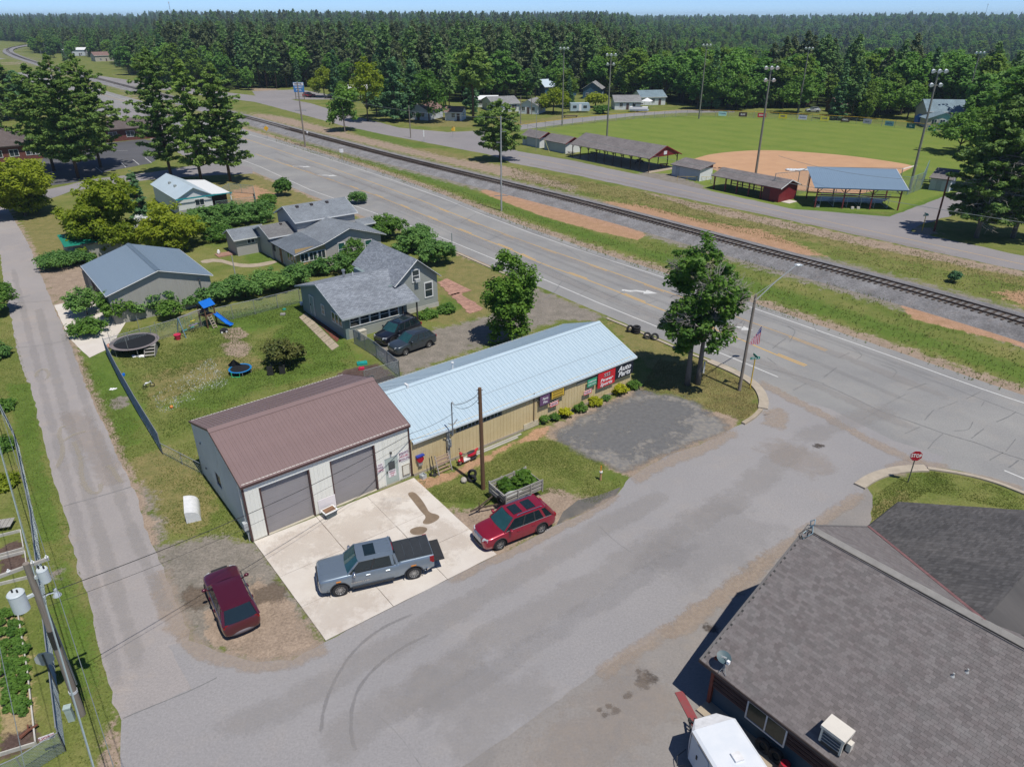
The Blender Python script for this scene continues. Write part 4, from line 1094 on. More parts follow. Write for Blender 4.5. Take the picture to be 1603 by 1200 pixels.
s_=sign(par,xa,19.0,1.42,2.1,1.12,M_sblk,t=.24);
text(s_,'Auto',xa,20.05,2.22,.62,M_swht,t=.295,shear=.25,bold=.03,sx=1.15);text(s_,'Parts',xa,20.05,1.74,.60,M_swht,t=.295,shear=.25,bold=.03,sx=1.15)
s_=sign(par,xa,17.05,1.22,1.93,1.28,M_sred,t=.24)
text(s_,'SSS',xa,18.05,2.2,.44,M_sblk,t=.298,shear=.1,bold=.03,sx=1.25);text(s_,'SSS',xa,18.02,2.22,.42,M_swht,t=.303,shear=.1,bold=-.01,sx=1.25)
text(s_,'Power',xa,18.0,1.82,.40,M_swht,t=.295,shear=.25,bold=.025,sx=1.3);text(s_,'Sports',xa,17.98,1.46,.40,M_swht,t=.295,shear=.25,bold=.025,sx=1.3)
s_=sign(par,xa,15.9,1.72,1.0,.62,M_sgrn,t=.24);text(s_,'OREGON',xa,16.4,2.13,.20,M_swht,t=.295,sx=1.0);text(s_,'SAW CHAIN',xa,16.4,1.88,.15,M_swht,t=.295,sx=1.0)
s_=sign(par,xa,15.55,1.12,.85,.36,M_note,border=M_sred,t=.24);text(s_,'PARTS',xa,15.97,1.30,.2,M_redink,t=.295)
s_=sign(par,xa,12.0,1.28,.85,.36,M_note,border=M_sred,t=.24);text(s_,'SERVICE',xa,12.42,1.46,.17,M_redink,t=.295)
s_=sign(par,xa,10.95,1.68,1.05,.92,M_spur,border=M_sblk,t=.24);text(s_,'Parts',xa,11.5,2.25,.27,M_swht,t=.30,shear=.2);text(s_,'Plus',xa,11.5,1.95,.27,M_swht,t=.30,shear=.2)
s_=sign(par,xa,12.1,1.88,1.35,.72,M_syel,border=M_sblk,t=.24)
mb=MB()
for z in(2.0,2.2,2.4):wbox(mb,xa,12.25,13.3,z,z+.06,.28,.287)
mb.build('lettering',M_sblk,s_)
M_board=mat('grey_plank',(.46,.44,.40),.8,var=.15,scale=2,stretch=(.3,3,3))
mb=MB();wbox(mb,xa,9.6,11.0,.05,.55,.06,.10);mb.build('skirt_board',mat('old_white_board',(.62,.56,.42),.8,var=.15,scale=3),par)
for k in range(2):
 t=thing('plank',['long grey plank on the ground beside the tan wall','long grey plank on the dirt, farther from the tan wall'][k],'plank',out_of(AO,TOWN,3.6+.3*k,-.35-.22*k),R(TOWN),'planks along the tan wall')
 mb=MB();mb.box(0,0,.0,5.6-k*.8,.14,.05);mb.build('board',M_board,t)
mb=MB();mb.cyl((6.4,AD/2+.1,ARZ-.1),(6.4,AD/2+.1,ARZ+.5),.06);mb.cyl((6.4,AD/2+.1,ARZ+.5),(6.4,AD/2+.1,ARZ+.58),.11)
mb.build('roof_vent',M_wtrim,par)
mb=MB();mb.box(2.25,AD/2-.3,ARZ-.1,2.4,AD/2+.12,ARZ+.16);mb.build('roof_vent',M_wtrim,par)
mb=MB();mb.tube([(2.85,-.75,2.5),(2.85,-.75,5.0)],.045);mb.tube([(2.85,-.75,5.0),(2.85,-.85,5.12),(2.85,-1.0,5.02)],.05);mb.box(2.75,-.2,.3,2.95,-.05,2.6)
mb.box(2.7,-.32,1.35,3.0,-.06,1.95);mb.cyl((2.85,-.32,1.65),(2.85,-.42,1.65),.11);mb.bar((2.85,-.75,2.6),(2.85,-.1,2.6),.06,.06)
mb.bar((2.5,-.75,3.6),(2.85,-.75,3.35),.05,.05);mb.bar((3.3,-.7,3.6),(2.85,-.75,3.3),.05,.05)
mb.build('service_mast',mat('mast_grey',(.40,.42,.42),.5,.3),par)
MAST_TOP=out_of(AO,TOWN,2.85,-1.0)+(5.0,)
# SHINGLED BUILDING, LOWER RIGHT
BO,BA=(8.26,22.12),-51.3
big=thing('shingled_building','large building with weathered brown-grey shingle roof and dark log walls','building',BO,R(BA))
BE,BRZ,BDp,BLn=2.62,6.35,14.6,21.0
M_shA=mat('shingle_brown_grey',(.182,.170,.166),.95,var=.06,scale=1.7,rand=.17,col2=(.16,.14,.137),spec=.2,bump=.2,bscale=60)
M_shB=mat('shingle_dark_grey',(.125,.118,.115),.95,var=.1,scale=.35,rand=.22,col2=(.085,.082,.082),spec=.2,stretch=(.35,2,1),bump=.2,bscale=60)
M_log=mat('dark_log',(.075,.035,.03),.6,var=.2,scale=1.5)
M_bluewall=mat('navy_wall_base',(.03,.075,.12),.6,var=.1)
def shingles(parent,f,S,m,x0,x1,keep,tw,th,budget,prio,hide=None):
 """real tabs; the largest in the photo are pieces, the rest one joined part"""
 tabs=[]
 j=0;d=0.0
 while d<S-.02:
  x=x0+(tw/2 if j%2 else 0)-tw*.15*(j%3)
  while x<x1:
   a,b=max(x,x0),min(x+tw,x1)
   if b-a>.05 and keep((a+b)/2,d+th/2):tabs.append((a,b,d,min(d+th*1.15,S)))
   x+=tw
  d+=th;j+=1
 tabs.sort(key=prio)
 me0=None;mb2=MB()
 for k,(a,b,d0,d1)in enumerate(tabs):
  lift=.014
  def verts(a,b,d0,d1,rnd):
   g=.004
   return[f(a+g,d0+rnd,.002),f(b-g,d0+rnd,.002),f(b-g,d1,.002),f(a+g,d1,.002),f(a+g,d0+rnd,lift),f(b-g,d0+rnd,lift),f(b-g,d1,.006),f(a+g,d1,.006)]
  FS=[(4,5,6,7),(0,1,5,4),(1,2,6,5),(3,0,4,7)]
  if k<budget:
   full=abs((b-a)-tw)<1e-6 and d1-d0>th*1.1
   if full:
    if me0 is None:
     q=MB();o0=Vector(f(0,0,0));q.add([Vector(v)-o0 for v in verts(0,tw,0,th*1.15,0)],FS);me0=q.mesh('shingle',m)
    p=Vector(f(a,d0,random.uniform(0,.004)));sharemesh('shingle',me0,parent,p)
   else:
    q=MB();q.add(verts(a,b,d0,d1,0),FS);q.build('shingle',m,parent)
  else:mb2 .add(verts(a,b,d0,d1,random.uniform(-.006,.006)),FS)
 o=mb2 .build('shingles_joined',m,parent);o['kind']='stuff';return o
roof=thing('roof',None,None);roof.parent=big
f1,S1=slope_frame(0,0,BE,BDp/2,BRZ)
mb=MB();sbox(mb,f1,0,BLn,0,S1,-.12,0)
f2,S2=slope_frame(0,BDp,BE,BDp/2,BRZ);sbox(mb,f2,0,BLn,0,S2,-.12,0)
mb.build('roof_deck',mat('deck_dark',(.05,.05,.05),.9),roof)
shingles(roof,f1,S1,M_shA,0,BLn,lambda x,d:True,.25,.135,300,lambda t:(t[0]-5)**2+(t[2]-1)**2)
shingles(roof,f2,S2,M_shA,0,9.5,lambda x,d:x<1.0+d*1.1,.25,.135,0,lambda t:t[0])
mb=MB()
for sgn in(-1,1):mb.add([(-.02,BDp/2,BRZ+.06),(BLn,BDp/2,BRZ+.06),(BLn,BDp/2+sgn*.22,BRZ+.05-.22*.51),(-.02,BDp/2+sgn*.22,BRZ+.05-.22*.51)],[(0,1,2,3)if sgn<0 else(3,2,1,0)])
mb.build('ridge_cap',mat('ridge_pale',(.30,.285,.265),.95,var=.15,scale=1.5),roof)
mb=MB();mb.tube([(.1,BDp/2-.26,BRZ-.04),(6,BDp/2-.3,BRZ-.06),(BLn,BDp/2-.27,BRZ-.05)],.022,5);mb.build('ridge_cable',mat('cable_black',(.02,.02,.02),.6),roof)
wg=thing('wing_roof','darker grey wing roof',None);wg.parent=big
WY=18.2
M4=lambda y0:(lambda x,d,n:None)
wz=BRZ-.02
Lw=7.6;Sw=math.hypot(Lw,wz-BE)
def fw(s,d,n):
 return(d*Lw/Sw-n*(wz-BE)/Sw,s,BE+.03+d*(wz-BE)/Sw+n*Lw/Sw)
shm=MB();
def poly_on(fn,pts,th):
 n=len(pts);shm.add([fn(s,d,0)for s,d in pts]+[fn(s,d,-th)for s,d in pts],[tuple(range(n))[::-1],tuple(range(n,2*n))]+[(k,(k+1)%n,n+(k+1)%n,n+k)for k in range(n)])
poly_on(fw,[(BDp-.1,-.1),(WY,-.1),(WY,Sw),(BDp/2,Sw)],.12)
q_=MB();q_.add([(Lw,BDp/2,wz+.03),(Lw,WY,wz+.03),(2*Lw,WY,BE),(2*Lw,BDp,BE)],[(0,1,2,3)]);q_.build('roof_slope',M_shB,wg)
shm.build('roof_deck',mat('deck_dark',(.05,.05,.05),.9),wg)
def fw2(x,d,n):return fw(WY-x,d,n)
tab=MB();j=0;d=0.0;tw,th=.26,.138
while d<Sw:
 smin=BDp-(BDp/2)*d/Sw
 s=smin+.02+(tw/2 if j%2 else 0)-tw
 while s<WY:
  a,b=max(s,smin+.05),min(s+tw,WY)
  if b-a>.05:
   d1=min(d+th*1.15,Sw);g=.004
   tab.add([fw(b-g,d,.002),fw(a+g,d,.002),fw(a+g,d1,.002),fw(b-g,d1,.002),fw(b-g,d,.014),fw(a+g,d,.014),fw(a+g,d1,.006),fw(b-g,d1,.006)],[(4,5,6,7),(0,1,5,4),(1,2,6,5),(3,0,4,7)])
  s+=tw
 d+=th;j+=1
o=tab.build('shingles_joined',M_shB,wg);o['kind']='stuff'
mb=MB();mb.bar(fw(BDp,0,.03),fw(BDp/2,Sw,.03),.16,.03,up=(0,0,1));mb.build('valley_flashing',mat('flashing_rust',(.26,.13,.125),.7,var=.2),wg)
mb=MB();mb.box(1.2,18.25,2.2,4.2,20.0,2.34);mb.build('porch_roof',mat('porch_grey',(.33,.33,.34),.8,var=.1),big)
mb=MB();mb.bar((-.02,0,BE+.015),(-.02,BDp/2,BRZ+.015),.10,.03);mb.bar((-.02,BDp,BE+.015),(-.02,BDp/2,BRZ+.015),.10,.03);mb.build('rake_edge',mat('rake_grey',(.17,.16,.155),.9),roof)
mb=MB();mb.box(-.1,.0,BE-.2,.0,.1,BE)
mb.box(0,-.03,BE-.17,BLn,-.005,BE-.01)
mb.bar((-.02,0,BE-.07),(-.02,BDp/2,BRZ-.07),.03,.18);mb.bar((-.02,BDp,BE-.07),(-.02,BDp/2,BRZ-.07),.03,.18)
mb.build('fascia',mat('fascia_brown',(.10,.07,.06),.7),big)
wy=.50;wx=.50
mb=MB();wt_=BE+(BRZ-BE)*wy/(BDp/2)-.2;prof=[(wy,0),(wy,wt_),(BDp/2,BRZ-.3),(BDp-wy,wt_),(BDp-wy,0)];n=5
mb.add([(wx,y,z)for y,z in prof]+[(BLn-.5,y,z)for y,z in prof],[tuple(range(n)),tuple(range(2*n-1,n-1,-1))]+[(k,n+k,n+(k+1)%n,(k+1)%n)for k in range(n)])
mb.build('wall',M_bluewall,big)
for k in range(7):
 mb=MB();z=1.25+k*.22;mb.cyl((wx-.1,wy-.03,z),(BLn-.5,wy-.03,z),.115,n=8);mb.build('log',M_log,big)
 mb=MB();mb.cyl((wx-.03,wy-.1,z+.11),(wx-.03,BDp-wy,z+.11),.115,n=8);mb.build('log',M_log,big)
xb=lambda s,t:(s,wy-t)
window(big,xb,2.35,1.05,1.75,.95,2,1,M_wtrim,t=.13,fw=.06,glass=mat('pane_olive',(.07,.075,.05),.15,var=.2))
mb=MB();mb.box(wx-.1,wy-.15,0,wx+.06,wy+.05,2.9);mb.build('corner_board',mat('rust_board',(.20,.05,.03),.7),big)
for k,x0 in enumerate([.4,4.5,8.6]):
 o=MB();o.box(x0,-.35,0,x0+4.06,wy+.0,.12+.002*k);w_=o.build('concrete_walk',M_conc3);w_.location=(BO[0],BO[1],0);w_.rotation_euler=(0,0,R(BA));w_['kind']='structure'
def on_big(x,y,z=0):return(*out_of(BO,BA,x,y),z)
def slope_at(y):return BE+(BRZ-BE)*y/(BDp/2)
for x,y in((8.05,5.3),(7.75,4.9)):
 mb=MB();z=slope_at(y);mb.cyl((x,y,z-.1),(x,y,z+.16),.035);mb.cyl((x,y,z-.02),(x,y,z+.03),.09,.05);mb.build('roof_vent',mat('vent_pale',(.45,.46,.46),.5),big)
# GREY-GREEN HOUSE WITH THE PORCH WINDOWS
M_sidg=mat('grey_green_siding',(0.34,0.36,0.335),.7,var=.05,scale=.6,stripe=('Z',.2),bump=.5)
M_sidd=mat('teal_grey_siding',(0.20,0.265,0.27),.7,var=.05,scale=.6,stripe=('Z',.2),bump=.5)
M_sh1=shingle_mat('shingle_slate_blue',(.275,.30,.335),(.175,.195,.225))
M_sh2=shingle_mat('shingle_slate_dark',(.155,.18,.21),(.13,.15,.175))
M_shp=shingle_mat('shingle_park_brown',(.22,.20,.195),(.165,.15,.15))
M_found=mat('pale_block_base',(.50,.49,.45),.9,var=.1,scale=2)
HO=(-15.9,62.75)
h1=thing('house','grey-green house with gabled upper storey and a row of porch windows','house',HO,R(TOWN))
WL,WD,WH,WRY,WRZ=6.2,9.9,2.55,4.9,4.35
mb=MB();prof=[(0,0),(0,WH-.16),(WRY,WRZ-.2),(WD,2.75),(WD,0)];n=5
mb.add([(0,y,z)for y,z in prof]+[(WL,y,z)for y,z in prof],[tuple(range(n)),tuple(range(2*n-1,n-1,-1))]+[(k,n+k,n+(k+1)%n,(k+1)%n)for k in range(n)])
mb.build('wall',M_sidd,h1)
mb=MB();mb.box(.3,-.02,0,WL+.02,.3,.95);mb.build('lower_wall',M_sidg,h1)
mb=MB();mb.box(WL,2.2,0,7.0,WD,WH+.9);mb.build('wall',M_sidd,h1)
xh=lambda s,t:(s,-t);xhl=wall_xf('L',WL,WD)
for k in range(5):window(h1,xh,.55+k*1.08,1.22,.9,.98,1,2,M_wtrim,t=.02,fw=.09)
for s in(7.2,7.95,8.7):window(h1,xhl,s,1.15,.6,.95,1,1,M_wtrim,t=.01,fw=.07)
window(h1,xhl,4.9,1.2,.6,.95,1,2,M_wtrim,t=.01,fw=.07,glass=mat('blind_pane',(.35,.28,.26),.3))
door(h1,xhl,2.2,.35,.85,2.0,mat('teal_door',(.22,.30,.31),.6),t=.01)
shingle_slope(h1,-.45,WL+1.85,-.45,2.45-.08,WRY,WRZ,M_sh1,name='roof')
shingle_slope(h1,-.45,WL+1.0,WD+.45,2.75,WRY,WRZ,M_sh1,name='roof')
mb=MB();mb.bar((-.46,-.45,2.30),(-.46,WRY,WRZ-.07),.03,.14);mb.bar((-.46,WD+.45,2.68),(-.46,WRY,WRZ-.07),.03,.14);mb.box(-.45,-.49,2.20,WL+1.85,-.455,2.36)
mb.build('fascia',mat('fascia_grey',(.45,.49,.50),.6),h1)
for x_,y_ in((WL+1.7,-.15),(WL+.1,-.1)):
 mb=MB();mb.box(x_-.06,y_-.06,0,x_+.06,y_+.06,2.35);mb.build('porch_post',mat('post_dark',(.06,.05,.05),.7),h1)
mb=MB();mb.box(WL+.15,-.12,.85,WL+1.65,-.06,.92);mb.box(WL,-.1,.2,WL+1.8,2.1,.3);mb.build('porch_rail',MATS['post_dark'],h1)
mb=MB();mb.cyl((3.1,WRY+.9,3.9),(3.1,WRY+.9,4.75),.13);mb.cyl((3.1,WRY+.9,4.75),(3.1,WRY+.9,4.9),.2);mb.build('flue',mat('galvanised',(.5,.51,.52),.35,.7),h1)
mb=MB();mb.cyl((3.9,WRY+.5,4.1),(3.9,WRY+.5,4.6),.05);mb.build('vent_pipe',M_wtrim,h1)
g0x,g0y,gw,gd,gh1,grz=6.9,2.15,5.0,8.6,3.7,5.75
mb=MB();prof=[(g0x,0),(g0x,gh1),(g0x+gw/2,grz-.06),(g0x+gw,gh1),(g0x+gw,0)]
mb.add([(x,g0y,z)for x,z in prof]+[(x,g0y+gd,z)for x,z in prof],[tuple(range(n))[::-1],tuple(range(n,2*n))]+[(k,(k+1)%n,n+(k+1)%n,n+k)for k in range(n)])
mb.build('wall',M_sidg,h1)
mb=MB();mb.box(g0x+.1,g0y-.04,-.05,g0x+gw+.04,g0y,.45);mb.build('foundation',M_found,h1)
xg=lambda s,t:(g0x+s,g0y-t)
window(h1,xg,3.45,1.35,.85,1.5,1,2,M_wtrim,t=.01,fw=.12)
window(h1,xg,2.05,3.35,.75,1.15,1,2,M_wtrim,t=.01,fw=.12)
mb=MB();wbox(mb,xg,2.18,2.68,3.3,3.62,.05,.4);mb.build('window_air_conditioner',mat('ac_pale',(.5,.52,.52),.5),h1)
cs=(grz-gh1)/(gw/2)
for sgn in(-1,1):
 xe=g0x+gw/2+sgn*(gw/2+.35);ze=gh1-.35*cs
 L_=math.hypot(gw/2+.35,grz-ze);mb=MB()
 ux,uz=-sgn*(gw/2+.35)/L_,(grz-ze)/L_;nx_,nz_=(uz*sgn,abs(ux))
 P=lambda y,d,nn:(xe+ux*d+nx_*nn,y,ze+uz*d+nz_*nn)
 y0_,y1_=g0y-.35,g0y+gd+.3
 pts=[(y0_,0),(y1_,0),(y1_,L_),(y0_,L_)];vs=[P(y,d,0)for y,d in pts]+[P(y,d,-.1)for y,d in pts]
 mb.add(vs,[(0,1,2,3)if sgn>0 else(3,2,1,0),(7,6,5,4)if sgn>0 else(4,5,6,7)]+[(k,4+k,4+(k+1)%4,(k+1)%4)if sgn>0 else(k,(k+1)%4,4+(k+1)%4,4+k)for k in range(4)])
 o=mb.build('roof',M_sh1,h1);at=o.data.attributes.new('shingle_uv','FLOAT_VECTOR','POINT');at.data.foreach_set('vector',[c for y,d in pts+pts for c in(y,d,0.0)])
 mb=MB();mb.bar(P(y0_-.02,0,-.06),P(y0_-.02,L_,-.06),.04,.16,up=(0,1,0));mb.build('fascia',M_wtrim,h1)
# GREY RANCH HOUSE, SEVERAL ROOFS
M_sidr=mat('grey_siding',(0.40,0.39,0.37),.7,var=.04,scale=.6,stripe=('Z',.22),bump=.4)
M_osb=mat('osb_board',(.52,.36,.16),.8,var=.12,scale=1.2)
RO=(-26.1,82.5)
h2=thing('house','rambling grey house with several slate roofs and an unpainted board corner','house',RO,R(TOWN))
def prism_y(parent,prof,y0,y1,m,name='wall'):
 n=len(prof);mb=MB();mb.add([(x,y0,z)for x,z in prof]+[(x,y1,z)for x,z in prof],[tuple(range(n))[::-1],tuple(range(n,2*n))]+[(k,(k+1)%n,n+(k+1)%n,n+k)for k in range(n)])
 return mb.build(name,m,parent)
def slope_y(parent,x0,z0,x1,z1,y0,y1,m,th=.12,name='roof'):
 """slope whose eave runs along y, rising from x0 to x1"""
 L_=math.hypot(x1-x0,z1-z0);ux,uz=(x1-x0)/L_,(z1-z0)/L_;s_=1 if x1<x0 else-1
 nx_,nz_=(uz,-ux)if ux<0 else(-uz,ux)
 P=lambda y,d,nn:(x0+ux*d+nx_*nn,y,z0+uz*d+nz_*nn)
 pts=[(y0,0),(y1,0),(y1,L_),(y0,L_)];vs=[P(y,d,0)for y,d in pts]+[P(y,d,-th)for y,d in pts]
 fl=ux<0
 mb=MB();mb.add(vs,[(0,1,2,3)if fl else(3,2,1,0),(7,6,5,4)if fl else(4,5,6,7)]+[(k,4+k,4+(k+1)%4,(k+1)%4)if fl else(k,(k+1)%4,4+(k+1)%4,4+k)for k in range(4)])
 o=mb.build(name,m,parent)
 at=o.data.attributes.new('shingle_uv','FLOAT_VECTOR','POINT');at.data.foreach_set('vector',[c for y,d in pts+pts for c in(y,d,0.0)])
 return o
prism_y(h2,[(.4,0),(.4,2.35),(4.1,3.0),(7.6,4.3),(12.0,2.9),(12.0,0)],.4,8.0,M_sidr)
slope_y(h2,0,2.3,3.9,3.05,0,8.2,M_sh2);slope_y(h2,3.9,3.05,7.6,4.4,0,8.2,M_sh1 if False else shingle_mat('shingle_slate_mid',(.23,.255,.28),(.19,.21,.235)))
slope_y(h2,12.6,2.75,7.6,4.4,0,8.2,MATS['shingle_slate_mid'])
mb=MB()
for a,b in(((0,2.22),(3.9,2.97)),((3.9,2.97),(7.6,4.32)),((12.6,2.67),(7.6,4.32))):mb.bar((a[0],-.02,a[1]),(b[0],-.02,b[1]),.03,.16,up=(0,1,0))
mb.build('fascia',M_wtrim,h2)
mb=MB();mb.box(.38,.36,.25,4.3,.40,2.85);mb.build('board_panel',M_osb,h2)
mb=MB();mb.box(.8,.32,-.05,4.8,.36,.3);mb.build('foundation',M_found,h2)
xr=lambda s,t:(s,.36-t)
for k in range(3):window(h2,xr,1.0+k*1.12,1.2,.92,.95,2,1,M_wtrim,t=.0,fw=.08)
window(h2,xr,6.0,1.0,.8,1.6,1,2,M_wtrim,t=0,fw=.08,glass=mat('green_pane',(.02,.10,.085),.1))
window(h2,xr,9.7,1.1,.9,1.2,1,2,M_wtrim,t=0,fw=.08,glass=MATS['green_pane'])
xrl=lambda s,t:(.4-t,8.0-s)
for s in(5.0,5.9,6.8):window(h2,xrl,s,1.0,.75,1.0,1,1,M_wtrim,t=0)
door(h2,xrl,2.6,.1,.9,2.0,mat('brown_door',(.16,.07,.04),.6),t=.01)
window(h2,xrl,.6,1.2,.5,.6,1,1,mat('post_dark',(.06,.05,.05)),t=0)
def block(parent,ox,oy,L,D,h,rise,mroof,mwall,oh=.35,trim=M_wtrim):
 """gabled block, ridge along x"""
 e=bpy.data.objects.new('wing',None);link(e,parent);e.location=(ox,oy,0)
 core(e,L,D,h,D/2,h+rise,mwall)
 s=rise/(D/2)
 shingle_slope(e,-oh,L+oh,-oh,h-oh*s,D/2,h+rise+.06,mroof);shingle_slope(e,-oh,L+oh,D+oh,h-oh*s,D/2,h+rise+.06,mroof)
 mb=MB();mb.box(-oh,-oh-.04,h-oh*s-.15,L+oh,-oh-.005,h-oh*s-.01)
 for x in(-oh-.01,L+oh+.01):
  mb.bar((x,-oh,h-oh*s-.08),(x,D/2,h+rise-.02),.03,.15);mb.bar((x,D+oh,h-oh*s-.08),(x,D/2,h+rise-.02),.03,.15)
 mb.build('fascia',trim,e);return e
bb=loc_in(RO,TOWN,W(461.5,348,4.4))
e=block(h2,bb[0]+.3,bb[1]+.3,8.2,6.2,4.5,1.25,MATS['shingle_slate_mid'],M_sidr)
for x_ in(1.2,3.2,5.4):
 mb=MB();z=4.5+1.25*2.5/3.1;mb.box(x_,2.3,z,x_+.35,2.7,z+.25);mb.build('roof_vent',mat('post_dark',(.06,.05,.05)),e)
mm_=loc_in(RO,TOWN,W(422,372,2.9))
e=block(h2,mm_[0]+.2,mm_[1]+.3,4.3,5.0,3.0,.8,shingle_mat('shingle_grey_flat',(.20,.20,.20),(.16,.16,.165)),M_sidr)
mb=MB();mb.box(2.2,1.9,3.62,2.5,2.2,3.85);mb.build('roof_vent',MATS['post_dark'],e)
ss=loc_in(RO,TOWN,W(373,401,0))
e=block(h2,ss[0],ss[1],3.9,3.6,2.35,.75,shingle_mat('shingle_slate_mid',None,None),M_sidr)
xx=lambda s,t:(s,-t)
window(e,xx,1.5,1.45,.9,.5,2,1,M_wtrim,t=.01)
e=block(h2,bb[0]+8.6,bb[1]+.6,2.6,2.4,2.6,.3,MATS['shingle_slate_mid'],M_sidr)
# POLE BARN WITH BLUE-GREY ROOF
M_bgrey=mat('blue_grey_sheet_roof',(0.22,0.285,0.35),.4,var=.05,scale=.3,spec=.5)
M_bsheet=mat('greige_sheet',(0.37,0.36,0.325),.6,var=.05,scale=.6)
bB=W(333,430,3.2);BOx=(bB[0]-10.4*UX+UX*.3,bB[1]-10.4*UY+UY*.3)
BNO=out_of(BOx,TOWN,0,.3)
barn=thing('pole_barn','grey metal pole barn with wide blue-grey roof and white edges','barn',BNO,R(TOWN))
nL,nD,nH,nR=9.8,11.7,3.25,4.75
prism_y(barn,[(.05,0),(.05,nH-.05),(nL/2,nR-.05),(nL-.05,nH-.05),(nL-.05,0)],.05,nD-.05,mat('barn_inner',(.35,.34,.31),.8))
hf=lambda s:nH+(nR-nH)*(1-abs(s-nL/2)/(nL/2))-.04
panel_wall(barn,'F',nL,nD,hf,[],M_bsheet,.914,rib=.23)
panel_wall(barn,'L',nL,nD,lambda s:nH,[(2.2,5.2,0,2.6),(6.6,9.6,0,2.6)],M_bsheet,.914,rib=.23)
panel_wall(barn,'R',nL,nD,lambda s:nH,[],M_bsheet,.914,rib=.23)
panel_wall(barn,'B',nL,nD,hf,[],M_bsheet,.914,rib=.23)
xn=wall_xf('L',nL,nD)
for a,mt in((2.2,mat('barn_opening_shade',(.035,.02,.015),.9)),(6.6,M_bsheet)):  # first panel: near-black colour standing for shade inside the open doorway
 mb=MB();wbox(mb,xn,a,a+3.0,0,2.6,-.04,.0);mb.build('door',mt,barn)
s=(nR-nH)/(nL/2)
for sg_ in(0,1):
 x0_,x1_=(-.3,nL/2)if sg_==0 else(nL+.3,nL/2)
 z0_=nH-.3*s
 L_=math.hypot(x1_-x0_,nR-z0_);ux,uz=(x1_-x0_)/L_,(nR-z0_)/L_;nx_,nz_=(-uz,ux)if ux>0 else(uz,-ux)
 P=lambda y,d,nn:(x0_+ux*d+nx_*nn,y,z0_+uz*d+nz_*nn)
 k_=13;ww=(nD+.6)/k_
 mb=MB()
 def sb(a0,a1,n0,n1,d0=0,d1=None):
  d1=L_ if d1 is None else d1
  vs=[P(a0,d0,n0),P(a1,d0,n0),P(a1,d1,n0),P(a0,d1,n0),P(a0,d0,n1),P(a1,d0,n1),P(a1,d1,n1),P(a0,d1,n1)]
  F_=[(3,2,1,0),(4,5,6,7),(0,1,5,4),(1,2,6,5),(2,3,7,6),(3,0,4,7)]
  mb.add(vs,F_ if ux<0 else[t[::-1]for t in F_])
 sb(.002,ww-.002,-.02,0)
 for q in range(4):sb(ww*(q+.5)/4-.014,ww*(q+.5)/4+.014,0,.022)
 me=mb.mesh('roof_panel',M_bgrey)
 for i in range(k_):sharemesh('roof_panel',me,barn,(0,-.3+i*ww,.01))
mb=MB()
for y in(-.32,nD+.32):
 mb.bar((-.3,y,nH-.3*s-.05),(nL/2,y,nR-.05),.03,.16,up=(0,1,0));mb.bar((nL+.3,y,nH-.3*s-.05),(nL/2,y,nR-.05),.03,.16,up=(0,1,0))
for x in(-.32,nL+.32):mb.bar((x,-.3,nH-.3*s-.05),(x,nD+.3,nH-.3*s-.05),.03,.14)
mb.build('roof_trim',M_wtrim,barn)
mb=MB();mb.add([(nL/2-.25,-.31,nR-.02),(nL/2,-.31,nR+.06),(nL/2,nD+.31,nR+.06),(nL/2-.25,nD+.31,nR-.02),(nL/2+.25,-.31,nR-.02),(nL/2+.25,nD+.31,nR-.02)],[(0,1,2,3),(1,4,5,2)])
mb.build('ridge_cap',mat('ridge_blue_dark',(.14,.19,.24),.45),barn)
mb=MB();mb.cyl((8.7,-.22,1.2),(8.7,-.22,3.0),.05);mb.box(8.6,-.25,2.8,8.8,-.04,3.0);mb.build('service_pipe',mat('pipe_dark',(.1,.11,.12),.5),barn)
mb=MB();lx=loc_in(BNO,TOWN,W(128.6,404,2.7))
e=bpy.data.objects.new('lean_to',None);link(e,barn)
for y0_,y1_ in((8.2,12.6),):
 mb=MB();mb.add([(lx[0],y0_,2.6),(-.35,y0_,3.0),(-.35,y1_,3.0),(lx[0],y1_,2.6),(lx[0],y0_,2.5),(-.35,y0_,2.9),(-.35,y1_,2.9),(lx[0],y1_,2.5)],[(0,1,2,3),(7,6,5,4),(0,4,5,1),(1,5,6,2),(2,6,7,3),(3,7,4,0)])
 mb.build('roof',M_sh2,e)
for x_,y_ in((lx[0]+.1,8.3),(lx[0]+.1,12.4)):
 mb=MB();mb.box(x_-.06,y_-.06,0,x_+.06,y_+.06,2.55);mb.build('post',MATS['post_dark'],e)
mb=MB();mb.box(lx[0]+.2,12.3,0,-.3,12.4,2.5);mb.build('back_wall',M_bsheet,e)
# GREEN-ROOFED SHED
gs=W(98.5,386,2.2)
shed=thing('shed','low grey shed with a bright green metal roof','shed',(gs[0]+.3,gs[1]+.2),R(TOWN))
M_grn=mat('green_sheet_roof',(.015,.22,.15),.45,var=.08,scale=.5)
core(shed,6.4,3.8,2.15,None,None,M_bsheet,hb=2.5)
metal_slope(shed,-.25,6.6,-.3,2.18,4.05,2.78,M_grn,.9,.3)
mb=MB();mb.box(-.26,-.34,2.05,6.62,-.3,2.17);mb.build('fascia',MATS['post_dark'],shed)
mb=MB();mb.box(.6,-.04,.1,1.5,.0,2.0);mb.build('door',mat('grey_slab_door',(.2,.21,.22),.6),shed)
